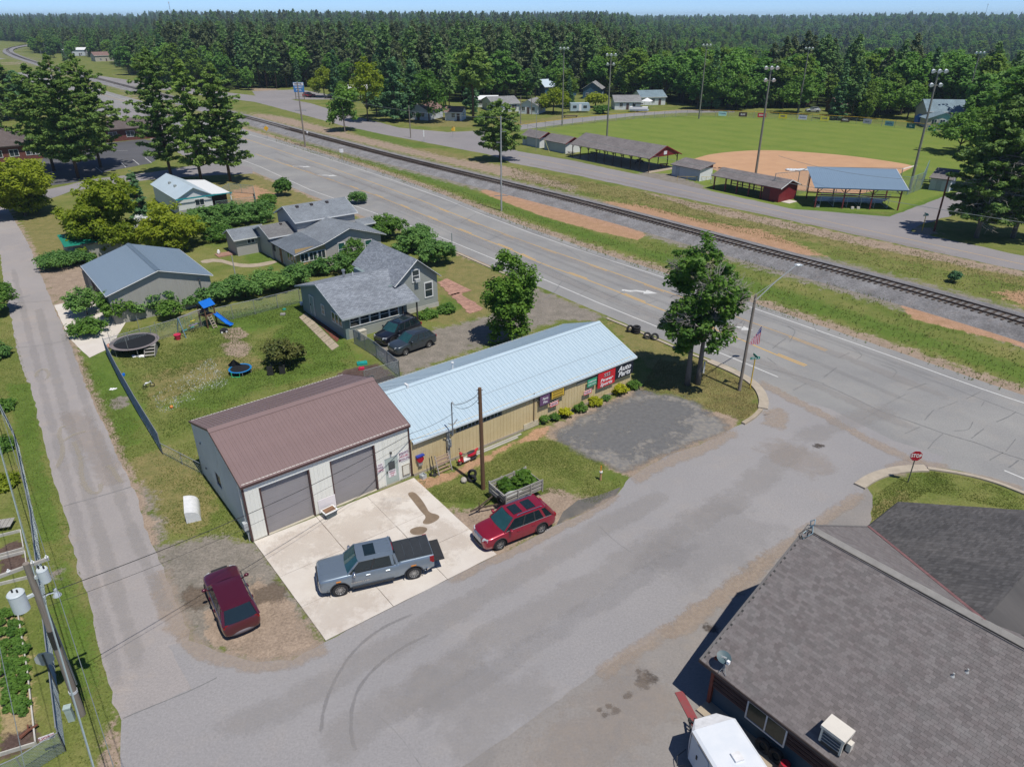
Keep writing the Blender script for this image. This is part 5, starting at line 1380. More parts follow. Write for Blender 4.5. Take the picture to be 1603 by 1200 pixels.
# WHITE HOUSE WITH TEAL EAVES
tO=W(272,310,2.9)
th_=thing('house','small white house with pale metal roof and teal eave boards','house',(tO[0]+.3,tO[1]+.3),R(TOWN))
M_teal=mat('teal_board',(.02,.30,.33),.5);M_whitew=mat('white_siding',(.66,.68,.68),.6,var=.04,scale=1,stripe=('Z',.2),bump=.3)
M_palem=mat('pale_metal_roof',(.50,.60,.66),.4,var=.06,scale=.3);M_whiter=mat('white_roof',(.74,.75,.75),.5,var=.03)
prism_y(th_,[(0,0),(0,2.8),(2.6,4.05),(5.2,2.8),(5.2,0)],0,14,M_whitew)
for x0_,x1_ in((-.3,2.6),(5.5,2.6)):
 o=slope_y(th_,x0_,2.66,x1_,4.15,-.35,14.3,M_palem,.08);
mb=MB();mb.box(-.3,-.38,2.5,5.5,-.34,2.72);mb.build('eave_board',M_teal,th_)
o=slope_y(th_,8.4,2.45,5.0,2.85,-.2,13.5,M_whiter,.08,name='porch_roof')
mb=MB();mb.box(5.4,-.24,2.5,8.4,-.2,2.66);mb.build('eave_board',M_teal,th_)
for y_ in(-.1,4.5,9.0,13.2):
 mb=MB();mb.box(8.1,y_,0,8.25,y_+.15,2.45);mb.build('porch_post',M_wtrim,th_)
mb=MB();mb.box(5.3,1.5,0,8.0,1.6,2.4);mb.build('screen',mat('porch_dark',(.05,.03,.03),.8),th_)
window(th_,lambda s,t:(s,-t),2.6,1.3,1.3,.9,2,1,M_wtrim,t=.01)
mb=MB();mb.box(.1,-.03,.0,5.2,.0,.9);mb.build('lower_wall',mat('grey_skirt',(.35,.35,.34),.8),th_)
for y_ in(5.0,8.0):
 mb=MB();mb.box(1.2,y_,3.4,1.6,y_+.4,3.8);mb.build('roof_vent',MATS['vent_grey'],th_)
# RESTAURANT WITH THE BROWN HIP ROOF (upper left)
M_brick=mat('red_brown_wall',(.16,.055,.045),.8,var=.12,scale=2)
M_shr=shingle_mat('shingle_restaurant',(.135,.11,.105),(.115,.095,.09),.6,.3)
pA=W(62,224,3.2)
rst=thing('restaurant','brown-roofed brick restaurant building behind the left pines','restaurant',(pA[0],pA[1]),R(TOWN))
def hip(parent,x0,x1,y0,y1,ze,zr,m,oh=.6):
 x0-=oh;x1+=oh;y0-=oh;y1+=oh;w=(y1-y0)/2;ym=(y0+y1)/2
 if x1-x0>y1-y0:a,b=(x0+w,ym,zr),(x1-w,ym,zr)
 else:
  w=(x1-x0)/2;xm=(x0+x1)/2;a,b=(xm,y0+w,zr),(xm,y1-w,zr)
 mb=MB();c=[(x0,y0,ze),(x1,y0,ze),(x1,y1,ze),(x0,y1,ze)]
 vs=c+[a,b]
 if x1-x0>y1-y0:fs=[(0,1,5,4),(1,2,5),(2,3,4,5),(3,0,4)]
 else:fs=[(0,1,4),(1,2,5,4),(2,3,5),(3,0,4,5)]
 mb.add(vs+[(x,y,ze-.25)for x,y,z in c],fs+[(0,6,7,1),(1,7,8,2),(2,8,9,3),(3,9,6,0),(9,8,7,6)])
 o=mb.build('roof',m,parent)
 at=o.data.attributes.new('shingle_uv','FLOAT_VECTOR','POINT');at.data.foreach_set('vector',[c_ for v in vs+[(x,y,ze)for x,y,z in c]for c_ in(v[0],v[1],0)])
mb=MB();mb.box(-14,0,0,0,17,3.2);mb.build('wall',M_brick,rst)
hip(rst,-14,0,0,17,3.2,6.2,M_shr)
mb=MB();mb.box(.01,6,0,10,15,3.0);mb.build('wall',M_brick,rst)
hip(rst,.5,9.6,6.5,14.5,3.0,4.9,M_shr)
for k in range(4):window(rst,lambda s,t:(s,-t),-12+k*3,1.0,1.6,1.3,2,1,M_wtrim,t=.01)
window(rst,lambda s,t:(s,-t),-1.9,1.0,1.3,1.3,2,1,M_wtrim,t=.01)
pB=W(158,204,2.9)
r2=thing('building','low brown-roofed hall beside the dark parking lot, behind the pines','building',(pB[0],pB[1]),R(TOWN))
mb=MB();mb.box(0,0,0,14,9,2.9);mb.build('wall',M_brick,r2);hip(r2,0,14,0,9,2.9,4.8,M_shr)
for k in range(3):window(r2,lambda s,t:(s,-t),1.5+k*4,.9,1.8,1.3,2,1,M_wtrim,t=.01)
mk=MB()
for a,b in(((178,236),(200,236)),((197,262),(190,255)),((218,258),(208,250)),((237,255),(227,247)),((160,270),(150,262))):
 ribbon(mk,[W(*a),W(*b)],.14,.02)
o=mk.build('parking_bay_line',M_white);o['kind']='structure'
# BALL PARK BUILDINGS
PA=-53.5
M_pgrey=mat('pale_grey_board',(.40,.45,.47),.7,var=.05,scale=.8,stripe=('X',.3),bump=.3)
M_pwhite=mat('white_board',(.72,.74,.74),.6,var=.03)
M_pred=mat('barn_red_board',(.20,.02,.025),.6,var=.1,scale=1,stripe=('X',.3),bump=.3)
M_pbrown=mat('dark_post',(.065,.045,.04),.7,var=.1)
M_predp=mat('red_post',(.17,.03,.035),.6,var=.1)
def park_shed(px,z,L,D,h,rise,label,gable_red=True,label2=None,shed_roof=False):
 p=W(px[0],px[1],0)
 t=thing('park_shed',label,'shed',p,R(PA),'pale sheds along the park road')
 mb=MB();mb.box(0,0,0,L,D,h);mb.build('wall',M_pgrey,t)
 mb=MB();mb.box(L,0.0,0,L+.03,D,h);mb.build('end_wall',M_pwhite,t)
 if shed_roof:
  mb=MB();mb.add([(0,0,h),(0,D,h+rise),(0,D,h),(L+.02,0,h),(L+.02,D,h+rise),(L+.02,D,h)],[(0,1,2),(3,5,4),(0,3,4,1),(1,4,5,2),(2,5,3,0)]);mb.build('gable',M_pred,t)
  shingle_slope(t,-.3,L+.35,-.35,h-.3*rise/D+.04,D+.3,h+rise+.1,M_shp)
 else:
  mb=MB();mb.add([(0,0,h),(0,D,h),(0,D/2,h+rise),(L+.02,0,h),(L+.02,D,h),(L+.02,D/2,h+rise)],[(0,2,1),(3,4,5),(0,3,5,2),(1,2,5,4),(0,1,4,3)]);mb.build('gable',M_pred,t)
  s=rise/(D/2)
  shingle_slope(t,-.3,L+.4,-.35,h-.35*s+.05,D/2,h+rise+.07,M_shp);shingle_slope(t,-.3,L+.4,D+.35,h-.35*s+.05,D/2,h+rise+.07,M_shp)
  mb=MB()
  mb.bar((L+.42,-.35,h-.35*s),(L+.42,D/2,h+rise),.03,.16);mb.bar((L+.42,D+.35,h-.35*s),(L+.42,D/2,h+rise),.03,.16);mb.build('fascia',M_pred,t)
 mb=MB();mb.box(1.0,-.04,.1,1.9,.0,1.95);mb.build('door',mat('shed_door',(.33,.38,.40),.7),t)
 return t
park_shed((852,234),0,7.6,4.6,2.3,1.1,'pale grey shed with white end wall, nearest the long pavilion')
park_shed((818,226.5),0,6.6,4.6,2.3,1.1,'pale grey shed beside the rail pine, second from the pavilion')
park_shed((1051,275),0,6.9,3.6,2.2,.75,'pale grey shed with single slope roof between pavilion and red shelter',shed_roof=True)
o=park_shed((1453,297),0,3.2,4.6,2.2,.9,'small pale shed with red gable by the right field line',shed_roof=True);o.rotation_euler=(0,0,R(-40))
del o['group']
pv=W(896,246.5)
pav=thing('pavilion','long open picnic pavilion with brown shingle roof and red gable','pavilion',pv,R(PA+1.5))
pL,pD,pH,pR=22.4,8.4,3.0,4.75
s=(pR-pH)/(pD/2)
mb=MB();mb.box(-.3,-.3,-.02,pL+.5,pD+.3,.08);o=mb.build('concrete_floor',M_conc3,pav)
shingle_slope(pav,-.5,pL+.6,-.6,pH-.6*s+.1,pD/2,pR+.1,M_shp);shingle_slope(pav,-.5,pL+.6,pD+.6,pH-.6*s+.1,pD/2,pR+.1,M_shp)
for k in range(10):
 for y in(0,pD):
  x=k*pL/9
  mb=MB();mb.box(x-.07,y-.07,.08,x+.07,y+.07,pH);mb.build('post',M_pbrown,pav)
  mb=MB()
  if k>0:mb.bar((x,y,pH-.85),(x-.75,y,pH-.08),.08,.08)
  if k<9:mb.bar((x,y,pH-.85),(x+.75,y,pH-.08),.08,.08)
  mb.build('brace',M_pbrown,pav)
for y in(0,pD):
 mb=MB();mb.box(-.3,y-.08,pH-.16,pL+.3,y+.08,pH+.02);mb.build('beam',M_pbrown,pav)
for x in(-.35,pL+.35):
 mb=MB();mb.add([(x,-.2,pH-.1),(x,pD+.2,pH-.1),(x,pD/2,pR),(x+.05,-.2,pH-.1),(x+.05,pD+.2,pH-.1),(x+.05,pD/2,pR)],[(0,2,1),(3,4,5),(0,1,4,3),(1,2,5,4),(2,0,3,5)]);g=mb.build('gable',M_pred,pav)
mb=MB();mb.box(pL+.41,pD/2-.55,pH+.2,pL+.45,pD/2+.35,pH+.85);mb.build('sign',M_pwhite,pav)
mb=MB();mb.bar((pL+.62,-.6,pH-.6*s+.02),(pL+.62,pD/2,pR+.02),.04,.2);mb.bar((pL+.62,pD+.6,pH-.6*s+.02),(pL+.62,pD/2,pR+.02),.04,.2);mb.build('fascia',M_pred,pav)
def picnic_table(loc,rz,label,m):
 t=thing('picnic_table',label,'picnic table',loc,rz)
 mb=MB();mb.box(-.9,-.36,.70,.9,.36,.75);mb.build('tabletop',m,t)
 for y in(-.68,.68):
  mb=MB();mb.box(-.9,y-.13,.42,.9,y+.13,.46);mb.build('bench',m,t)
 for x in(-.6,.6):
  mb=MB();mb.bar((x,-.75,0),(x,.2,.7),.05,.09);mb.bar((x,.75,0),(x,-.2,.7),.05,.09);mb.bar((x,-.7,.42),(x,.7,.42),.05,.06);mb.build('leg',m,t)
 return t
def onpav(x,y):return(*out_of(pv,PA+1.5,x,y),.08)
picnic_table(onpav(20.6,6.6),R(PA+60),'red picnic table at the open right end of the pavilion',mat('red_paint',(.30,.03,.04),.6))
picnic_table(onpav(14.5,6.0),R(PA),'dark picnic table deep in the shade of the pavilion',M_pbrown)
picnic_table(onpav(1.5,5.0),R(PA+15),'dark picnic table at the left end of the pavilion',M_pbrown)
picnic_table((*W(893,243),0),R(PA),'grey picnic table on the grass left of the pavilion',mat('picnic_grey',(.3,.28,.26),.8))
dv=W(1117,296)
dug=thing('park_shelter','open roadside shelter with grey shingle roof and closed red room','shelter',dv,R(PA+1))
dL,dD,dH,dR=13.3,5.0,2.5,3.45
s=(dR-dH)/(dD/2)
shingle_slope(dug,-.5,dL+.5,-.5,dH-.5*s+.1,dD/2,dR+.08,M_shp);shingle_slope(dug,-.5,dL+.5,dD+.5,dH-.5*s+.1,dD/2,dR+.08,M_shp)
for k in range(5):
 for y in(0,dD):
  mb=MB();mb.box(k*2.45-.09,y-.09,0,k*2.45+.09,y+.09,dH);mb.build('post',M_predp,dug)
prof=[(0,0),(0,dH-.02),(dD/2,dR-.03),(dD,dH-.02),(dD,0)];n=5
mb=MB();mb.add([(dL-3.2,y,z)for y,z in prof]+[(dL,y,z)for y,z in prof],[tuple(range(n)),tuple(range(2*n-1,n-1,-1))]+[(k,n+k,n+(k+1)%n,(k+1)%n)for k in range(n)])
mb.build('wall',M_pred,dug)
mb=MB();mb.box(dL-3.1,-.03,.05,dL-1.8,.0,2.0);mb.build('door',mat('dark_red_door',(.10,.03,.035),.6),dug)
mb=MB();mb.bar((dL+.52,-.5,dH-.5*s+.03),(dL+.52,dD/2,dR+.02),.03,.14);mb.bar((dL+.52,dD+.5,dH-.5*s+.03),(dL+.52,dD/2,dR+.02),.03,.14);mb.build('fascia',M_pwhite,dug)
mb=MB();mb.box(0,dD-.3,.45,9.5,dD,.5);mb.box(.2,dD-.1,.9,9.3,dD-.05,1.0);mb.build('bench',M_pbrown,dug)
mb=MB();mb.box(dL+.1,.8,0,dL+1.6,3.2,.06);mb.build('concrete_step',M_conc,dug)
gv=W(1274,325);GA=-9.0
gst=thing('grandstand','small grandstand with blue metal roof on red posts over bleachers','grandstand',gv,R(GA))
gL,gD=12.9,6.6
zf,zb=3.35,5.05
M_gblue=mat('grandstand_blue_roof',(.19,.27,.36),.4,var=.05,scale=.4)
metal_slope(gst,-.6,gL+.7,-.5,zf,gD+.6,zb+.15,M_gblue,1.0,.33)
mb=MB();mb.bar((gL+.72,-.5,zf-.03),(gL+.72,gD+.6,zb+.12),.06,.14);mb.build('roof_trim',M_pwhite,gst)
mb=MB();mb.box(-.6,-.55,zf-.17,gL+.7,-.5,zf-.01);mb.build('roof_edge',mat('edge_blue',(.08,.13,.18),.5),gst)
for k in range(4):
 x=.1+k*(gL-.2)/3
 for y,zt in((0,zf+.05),(gD,zb-.15)):
  mb=MB();mb.box(x-.09,y-.09,0,x+.09,y+.09,zt);mb.build('post',M_predp,gst)
 mb=MB()
 if k>0:mb.bar((x,0,zf-.95),(x-.85,0,zf-.1),.08,.08)
 if k<3:mb.bar((x,0,zf-.95),(x+.85,0,zf-.1),.08,.08)
 mb.build('brace',M_pbrown,gst)
mb=MB();mb.box(0,-.06,2.0,gL,.06,2.16);mb.box(0,gD-.06,1.0,gL,gD+.06,1.16);mb.build('rail',M_predp,gst)
bl=thing('bleachers','aluminium bleachers under the blue grandstand roof','bleachers',out_of(gv,GA,.9,.9),R(GA))
M_alu=mat('aluminium',(.45,.50,.52),.4,.5,var=.05)
M_grnseat=mat('green_seat',(.05,.13,.14),.5)
for k in range(5):
 mb=MB();mb.box(0,.2+k*.75,1.75-k*.33,10.8,.5+k*.75,1.79-k*.33);mb.build('seat_board',M_grnseat if k%2 else M_alu,bl)
 mb=MB();mb.box(0,.5+k*.75,1.45-k*.33,10.8,.85+k*.75,1.48-k*.33);mb.build('foot_board',M_alu,bl)
for k in range(6):
 x=.2+k*2.08
 mb=MB();mb.bar((x,.1,0),(x,.1,2.3),.05,.05);mb.bar((x,.1,1.7),(x,3.9,.2),.05,.05);mb.bar((x,.1,.1),(x,3.9,.1),.05,.05);mb.bar((x,.1,.1),(x,2.2,.9),.04,.04);mb.build('frame',M_alu,bl)
mb=MB();mb.bar((0,.05,2.3),(10.8,.05,2.3),.05,.05);mb.bar((0,.05,2.0),(10.8,.05,2.0),.05,.05);mb.build('guard_rail',M_alu,bl)
for px in((1280,324),(1334,327),(1343,327)):
 p=W(*px);t=thing('concrete_block',{1280:'pale footing block at the left foot of the bleachers',1334:'left one of two pale blocks under the bleachers',1343:'right one of two pale blocks under the bleachers'}[px[0]],'block',p,R(GA),'pale blocks at the bleachers')
 mb=MB();mb.box(-.22,-.2,0,.22,.2,.32);mb.box(-.15,-.13,.32,.15,.13,.36);mb.build('block',M_conc,t)
# far houses
def simple_house(px,ang,L,D,h,rise,label,mw,mr,name='house',cat='house',axis='x',win=2,chim=None,extra=None,metal=False,group=None,doorm=None):
 t=thing(name,label,cat,W(*px),R(ang),group)
 e=t
 if axis=='x':
  core(e,L,D,h,D/2,h+rise,mw);s=rise/(D/2)
  shingle_slope(e,-.4,L+.4,-.4,h-.4*s+.05,D/2,h+rise+.06,mr);shingle_slope(e,-.4,L+.4,D+.4,h-.4*s+.05,D/2,h+rise+.06,mr)
  mb=MB();mb.box(-.4,-.45,h-.4*s-.14,L+.4,-.41,h-.4*s+.03);mb.build('fascia',M_wtrim,e)
 else:
  prism_y(e,[(0,0),(0,h),(L/2,h+rise),(L,h),(L,0)],0,D,mw);s=rise/(L/2)
  slope_y(e,-.4,h-.4*s+.05,L/2,h+rise+.06,-.4,D+.4,mr);slope_y(e,L+.4,h-.4*s+.05,L/2,h+rise+.06,-.4,D+.4,mr)
  mb=MB();mb.bar((-.4,-.42,h-.4*s-.02),(L/2,-.42,h+rise-.02),.03,.16,up=(0,1,0));mb.bar((L+.4,-.42,h-.4*s-.02),(L/2,-.42,h+rise-.02),.03,.16,up=(0,1,0));mb.build('fascia',M_wtrim,e)
 xw=lambda s_,t_:(s_,-t_)
 for k in range(win):
  window(e,xw,L*(k+.5)/win-.5,1.0,1.0,1.1,2,1,M_wtrim,t=.02,fw=.09)
 door(e,xw,L*.5-.45 if win%2==0 else L*.72,.05,.9,2.0,doorm or mat('door_dark',(.10,.06,.05),.6),t=.02)
 xw2=lambda s_,t_:(L+t_,s_)
 window(e,xw2,D*.4,1.0,1.0,1.1,2,1,M_wtrim,t=.02)
 xw3=lambda s_,t_:(-t_,D-s_)
 window(e,xw3,D*.4,1.0,1.0,1.1,2,1,M_wtrim,t=.02)
 if chim:
  mb=MB();mb.box(chim[0],chim[1],h,chim[0]+.6,chim[1]+.6,h+rise+.8);mb.build('chimney',M_brick,e)
 return t
M_rgrey=shingle_mat('shingle_far_grey',(.26,.26,.26),(.21,.21,.215),.5,.25)
M_rbrown=shingle_mat('shingle_far_brown',(.24,.155,.135),(.19,.125,.11),.5,.25)
M_rblue=shingle_mat('shingle_far_blue',(.20,.27,.31),(.17,.23,.27),.5,.25)
M_whs=mat('white_house_wall',(.64,.68,.70),.6,var=.04,stripe=('Z',.25),bump=.2)
M_beige=mat('beige_house_wall',(.44,.42,.36),.6,var=.04,stripe=('Z',.25),bump=.2)
simple_house((772,176),18,9,13,2.7,1.5,'white house with grey roof and enclosed porch beside the park road',M_whs,M_rgrey,axis='x',win=3)
simple_house((812,178),-20,6.5,8,2.7,1.6,'white house front with red-edged gable behind the outfield road',M_whs,M_rgrey,axis='y',win=2)
simple_house((743,168),5,8,5,2.6,.9,'low white cottage with white metal roof behind the tall roadside pine',M_whs,M_whiter,win=2)
simple_house((641,187),-25,6.5,9,2.9,1.7,'white house with faded brown roof behind the roadside maple',M_whs,M_rbrown,axis='y',win=2)
simple_house((697,189),-10,5,6,2.6,1.2,'small white garage with brown roof right of the roadside maple',M_whs,M_rbrown,win=1,cat='garage')
simple_house((962,172),2,8.6,8,2.7,1.5,'white ranch house with grey roof facing the outfield',M_whs,M_rgrey,win=2)
simple_house((1003,165),10,9,9,2.8,1.7,'white garage with blue-grey roof right of the outfield ranch house',M_whs,M_rblue,win=1,cat='garage')
simple_house((853,152),25,14,9,3.8,2.2,'blue house with pale roof standing among the trees',mat('deep_blue_wall',(.04,.10,.17),.6),M_palem,win=3)
simple_house((912,155),-15,7,7,3.8,2.2,'small blue house half hidden by trees left of the ranch house',MATS['deep_blue_wall'],M_rgrey,axis='y',win=2)
simple_house((1310,178),5,10,8,2.8,1.5,'dark brown house under the big pines behind left field signs',mat('dark_brown_wall',(.07,.035,.03),.7),M_rbrown,win=3)
simple_house((1232,165),0,8,8,2.7,1.4,'brown-roofed house deep in the trees behind centre field',mat('dark_brown_wall',(.07,.035,.03),.7),M_rbrown,win=2)
h=simple_house((1447,196),-8,11,9,3.9,2.6,'beige house with blue-green roof and low front wing by the pool',M_beige,M_rblue,win=2,axis='x')
e=bpy.data.objects.new('wing',None);link(e,h);e.location=(-1.5,-5.2,0)
prism_y(e,[(0,0),(0,2.4),(4.2,3.9),(8.4,2.4),(8.4,0)],0,5.1,M_beige);slope_y(e,-.5,2.3,4.2,4.0,-.4,5.3,M_rblue);slope_y(e,8.9,2.3,4.2,4.0,-.4,5.3,M_rblue)
for s_ in(1.2,3.4,5.6):window(e,lambda s,t:(s,-t),s_,.9,1.3,1.2,2,1,M_wtrim,t=.02)
simple_house((1438,172),-8,6,5,3.2,1.5,'small beige outbuilding with blue-green roof behind the beige house',M_beige,M_rblue,win=1,cat='outbuilding')
simple_house((100,88),10,16,10,4.5,1.5,'distant white-roofed depot by the far crossing',M_whs,M_whiter,win=3,cat='building',name='depot')
simple_house((150,97),40,14,12,4,2,'distant pale building with slanted roof at the edge of the wood',M_beige,M_rbrown,win=2,cat='building',name='building')
simple_house((545,152),0,8,7,2.8,1.4,'white trailer house glimpsed behind the bright willow',M_whs,M_whiter,win=2)
# VEHICLES
M_tyre=mat('tyre_rubber',(.022,.022,.024),.8,var=.1)
M_rimm=mat('rim_alloy',(.45,.46,.47),.3,.8,var=.05)
M_rimd=mat('rim_dark',(.06,.06,.065),.4,.6,var=.05)
M_carglass=mat('car_glass',(.012,.022,.026),.06,var=.05,spec=.9)
M_cargreen=mat('car_windscreen',(.02,.075,.08),.07,var=.15,scale=2,spec=.9)
M_plast=mat('black_plastic',(.03,.03,.032),.6,var=.05)
M_chrome=mat('chrome',(.62,.64,.66),.2,.9,var=.02)
M_lampw=mat('headlamp',(.55,.58,.60),.15,.2,var=.1);M_lampr=mat('tail_lamp',(.28,.01,.015),.2,var=.05);M_lampo=mat('amber_lamp',(.7,.25,.03),.3)
M_plate=mat('licence_plate',(.75,.76,.78),.4)
M_under=mat('underbody',(.015,.015,.015),.9)
def paint(name,c,metal=.35):
 return mat(name,c,.32,metal,var=.02,scale=40,coat=1.0,spec=.6)
def interp(st,n):
 xs=np.array([s[0]for s in st]);u=np.linspace(0,1,len(st));t=np.linspace(0,1,n)
 out=[]
 A=np.array(st,float)
 for k in range(A.shape[1]):
  y=A[:,k];m=np.gradient(y,u)
  i=np.clip(np.searchsorted(u,t,side='right')-1,0,len(u)-2);h=u[i+1]-u[i];s=(t-u[i])/h
  lim=lambda mm:mm
  v=(2*s**3-3*s**2+1)*y[i]+(s**3-2*s**2+s)*h*m[i]+(-2*s**3+3*s**2)*y[i+1]+(s**3-s**2)*h*m[i+1]
  out.append(v)
 return np.stack(out,-1)
def section(w,zb,zs,zt,crown=.04):
 return[(0,zb),(w*.84,zb),(w*.955,zb+.09),(w,zb+(zs-zb)*.42),(w*.992,zb+(zs-zb)*.62),(w*.975,zs-.10),(w*.945,zs-.02),(w*.90,zs+.02),(w*.80,zt),(w*.45,zt+crown*.7),(0,zt+crown)]
def wheel(parent,x,y,r,w,rim,spokes=10,side=1,hub=M_rimd):
 t=bpy.data.objects.new('wheel',None);link(t,parent);t.location=(x,y,r)
 mb=MB();prof=[(r*.62,-w/2),(r*.93,-w/2),(r,-w/2+.04),(r,w/2-.04),(r*.93,w/2),(r*.62,w/2)]
 n=28;vs=[];fs=[]
 for i in range(n):
  a=2*math.pi*i/n
  for rr,yy in prof:vs.append((rr*math.cos(a),yy,rr*math.sin(a)))
 k=len(prof)
 for i in range(n):
  for j in range(k):fs.append((i*k+j,i*k+(j+1)%k,((i+1)%n)*k+(j+1)%k,((i+1)%n)*k+j))
 mb.add(vs,fs);mb.build('tyre',M_tyre,t,True)
 mb=MB();yo=side*(w/2-.05)
 mb.cyl((0,yo-side*.12,0),(0,yo-side*.06,0),r*.63,r*.63,24);mb.build('hub',hub,t)
 mb=MB();mb.ring((0,yo,0),(0,1,0),r*.61,(.022,.05),24,6)
 for q in range(spokes):
  a=2*math.pi*q/spokes;mb.bar((r*.08*math.cos(a),yo-side*.02,r*.08*math.sin(a)),(r*.6*math.cos(a),yo-side*.0,r*.6*math.sin(a)),.035 if spokes>7 else .06,.04,up=(0,1,0))
 mb.cyl((0,yo-side*.04,0),(0,yo+side*.01,0),r*.14,r*.14,10);mb.build('rim',rim,t)
 return t
def make_car(name,label,cat,px,heading,S,group=None):
 root=thing(name,label,cat,px,heading,group)
 P=S['paint'];n=46
 A=interp(S['st'],n)
 mb=MB();secs=[]
 for x,w,zb,zs,zt in A:
  h=section(w,zb,zs,zt,S.get('crown',.04));full=[(y,z)for y,z in h]+[(-y,z)for y,z in h[-2:0:-1]]
  secs.append([(x,y,z)for y,z in full])
 k=len(secs[0]);vs=[v for s in secs for v in s]
 fs=[]
 for i in range(n-1):
  for j in range(k):fs.append((i*k+j,i*k+(j+1)%k,(i+1)*k+(j+1)%k,(i+1)*k+j))
 fs.append(tuple(range(k))[::-1]);fs.append(tuple(range((n-1)*k,n*k)))
 mb.add(vs,fs)
 me=mb.mesh('body',[P,M_under],'all')
 bm=bmesh.new();bm.from_mesh(me);bmesh.ops.recalc_face_normals(bm,faces=bm.faces);bm.to_mesh(me);bm.free()
 body=link(bpy.data.objects.new('body',me))
 cut=MB();cut.m=1
 r=S['r']
 for wx in S['wx']:
  for sg in(-1,1):cut.cyl((wx,sg*.52,r*1.03),(wx,sg*1.5,r*1.03),r*1.17,r*1.17,28)
 cme=cut.mesh('cut',[P,M_under]);bm=bmesh.new();bm.from_mesh(cme);bmesh.ops.recalc_face_normals(bm,faces=bm.faces);bm.to_mesh(cme);bm.free()
 co=link(bpy.data.objects.new('cut',cme))
 md=body.modifiers.new('b','BOOLEAN');md.operation='DIFFERENCE';md.object=co;md.solver='EXACT'
 dg=bpy.context.evaluated_depsgraph_get();dg.update()
 nm=bpy.data.meshes.new_from_object(body.evaluated_get(dg));nm.set_sharp_from_angle(angle=R(38))
 body.modifiers.clear();body.data=nm;nm.name='body';bpy.data.objects.remove(co);body.parent=root
 def patch(x0,x1,j0,j1,off,m,nme,zlim=None):
  idx=[i for i in range(n)if min(x0,x1)<=A[i][0]<=max(x0,x1)]
  for sg in(1,-1):
   mb=MB();rows=[]
   xs_=np.linspace(x0,x1,7)
   for xx in xs_:
    vals=[np.interp(-xx,-A[:,0],A[:,c])for c in range(1,5)]
    h=section(*vals,S.get('crown',.04));rows.append([(xx,sg*(y+off),z)for y,z in h[j0:j1+1]])
   kk=len(rows[0]);vs=[v for r_ in rows for v in r_]
   fs=[(i*kk+j,i*kk+j+1,(i+1)*kk+j+1,(i+1)*kk+j)for i in range(6)for j in range(kk-1)]
   mb.add(vs,[f if sg<0 else f[::-1]for f in fs]);d=mb.build(nme,m,root,'all')
   if nme=='door':
    vals=[np.interp(-(x1+.25),-A[:,0],A[:,c])for c in range(1,5)]
    q=MB();y_=vals[0]*.985;q.box(x1+.12,min(sg*(y_),sg*(y_+.05)),vals[2]-.2,x1+.34,max(sg*y_,sg*(y_+.05)),vals[2]-.155);q.build('handle',S.get('handle',P),d)
 for x0,x1 in S['doors']:patch(x0,x1,2,6,.007,P,'door')
 if S.get('clad'):
  xa,xb=S['wx'][0]-r*1.22,S['wx'][1]+r*1.22;patch(xa,xb,1,2,.012,M_plast,'sill_cladding')
 for wx in S['wx']:
  for sg in(1,-1):
   wy=float(np.interp(-wx,-A[:,0],A[:,1]))
   mb=MB()
   pts=[(wx+r*1.2*math.cos(a),sg*(wy-.005),r*1.03+r*1.2*math.sin(a))for a in np.linspace(-.15,math.pi+.15,15)]
   mb.tube(pts,.03,5);mb.build('wheel_arch',S.get('arch',M_plast),root,'all')
   wheel(root,wx,sg*(wy-.13),r,.24,S.get('rim',M_rimm),S.get('spokes',10),sg,S.get('hub',M_rimd))
 xA,xB,xC,xD,zb_,zr,wb,wr=S['gh']
 def quadpatch(a,b,c,d,bul,m,nm_,par=root,nu=5,nv=3):
  a,b,c,d,bul=map(Vector,(a,b,c,d,bul));mb=MB();vs=[]
  for i in range(nu+1):
   for j in range(nv+1):
    u,v=i/nu,j/nv;p=(a*(1-u)+b*u)*(1-v)+(d*(1-u)+c*u)*v
    vs.append(p+bul*(4*u*(1-u)))
  fs=[(i*(nv+1)+j,(i+1)*(nv+1)+j,(i+1)*(nv+1)+j+1,i*(nv+1)+j+1)for i in range(nu)for j in range(nv)]
  mb.add(vs,fs);return mb.build(nm_,m,par,'all')
 quadpatch((xA,-wb*.93,zb_),(xA,wb*.93,zb_),(xB,wr*.93,zr),(xB,-wr*.93,zr),(.10,0,.01),M_cargreen,'windscreen')
 quadpatch((xD,wb*.93,zb_),(xD,-wb*.93,zb_),(xC,-wr*.93,zr),(xC,wr*.93,zr),(-.07,0,.01),M_carglass,'rear_window')
 for sg in(1,-1):
  a,b,c,d=(xD,sg*wb,zb_),(xA,sg*wb,zb_),(xB,sg*wr,zr),(xC,sg*wr,zr)
  if sg>0:a,b,c,d=b,a,d,c
  quadpatch(a,b,c,d,(0,0,0),M_carglass,'side_window')
 mb=MB();nx_,ny_=10,8;vs=[]
 for i in range(nx_+1):
  for j in range(ny_+1):
   u=i/nx_;v=j/ny_*2-1
   ex=.05*(1-abs(v)**3);x=xB+(xC-xB)*u+(ex if u==0 else(-ex if u==1 else 0))*1.2
   z=zr+.055*(1-abs(v)**4)*(1-abs(2*u-1)**6)+.0
   vs.append((x,v*(wr+.012),z))
 o_=len(vs);vs+=[(x,y*.99,z-.06)for x,y,z in vs]
 fs=[]
 for i in range(nx_):
  for j in range(ny_):
   q=(i*(ny_+1)+j,(i+1)*(ny_+1)+j,(i+1)*(ny_+1)+j+1,i*(ny_+1)+j+1);fs.append(q);fs.append(tuple(v+o_ for v in q[::-1]))
 for i in range(nx_):
  for j in(0,ny_):
   a,b=i*(ny_+1)+j,(i+1)*(ny_+1)+j;fs.append((a,b,b+o_,a+o_))
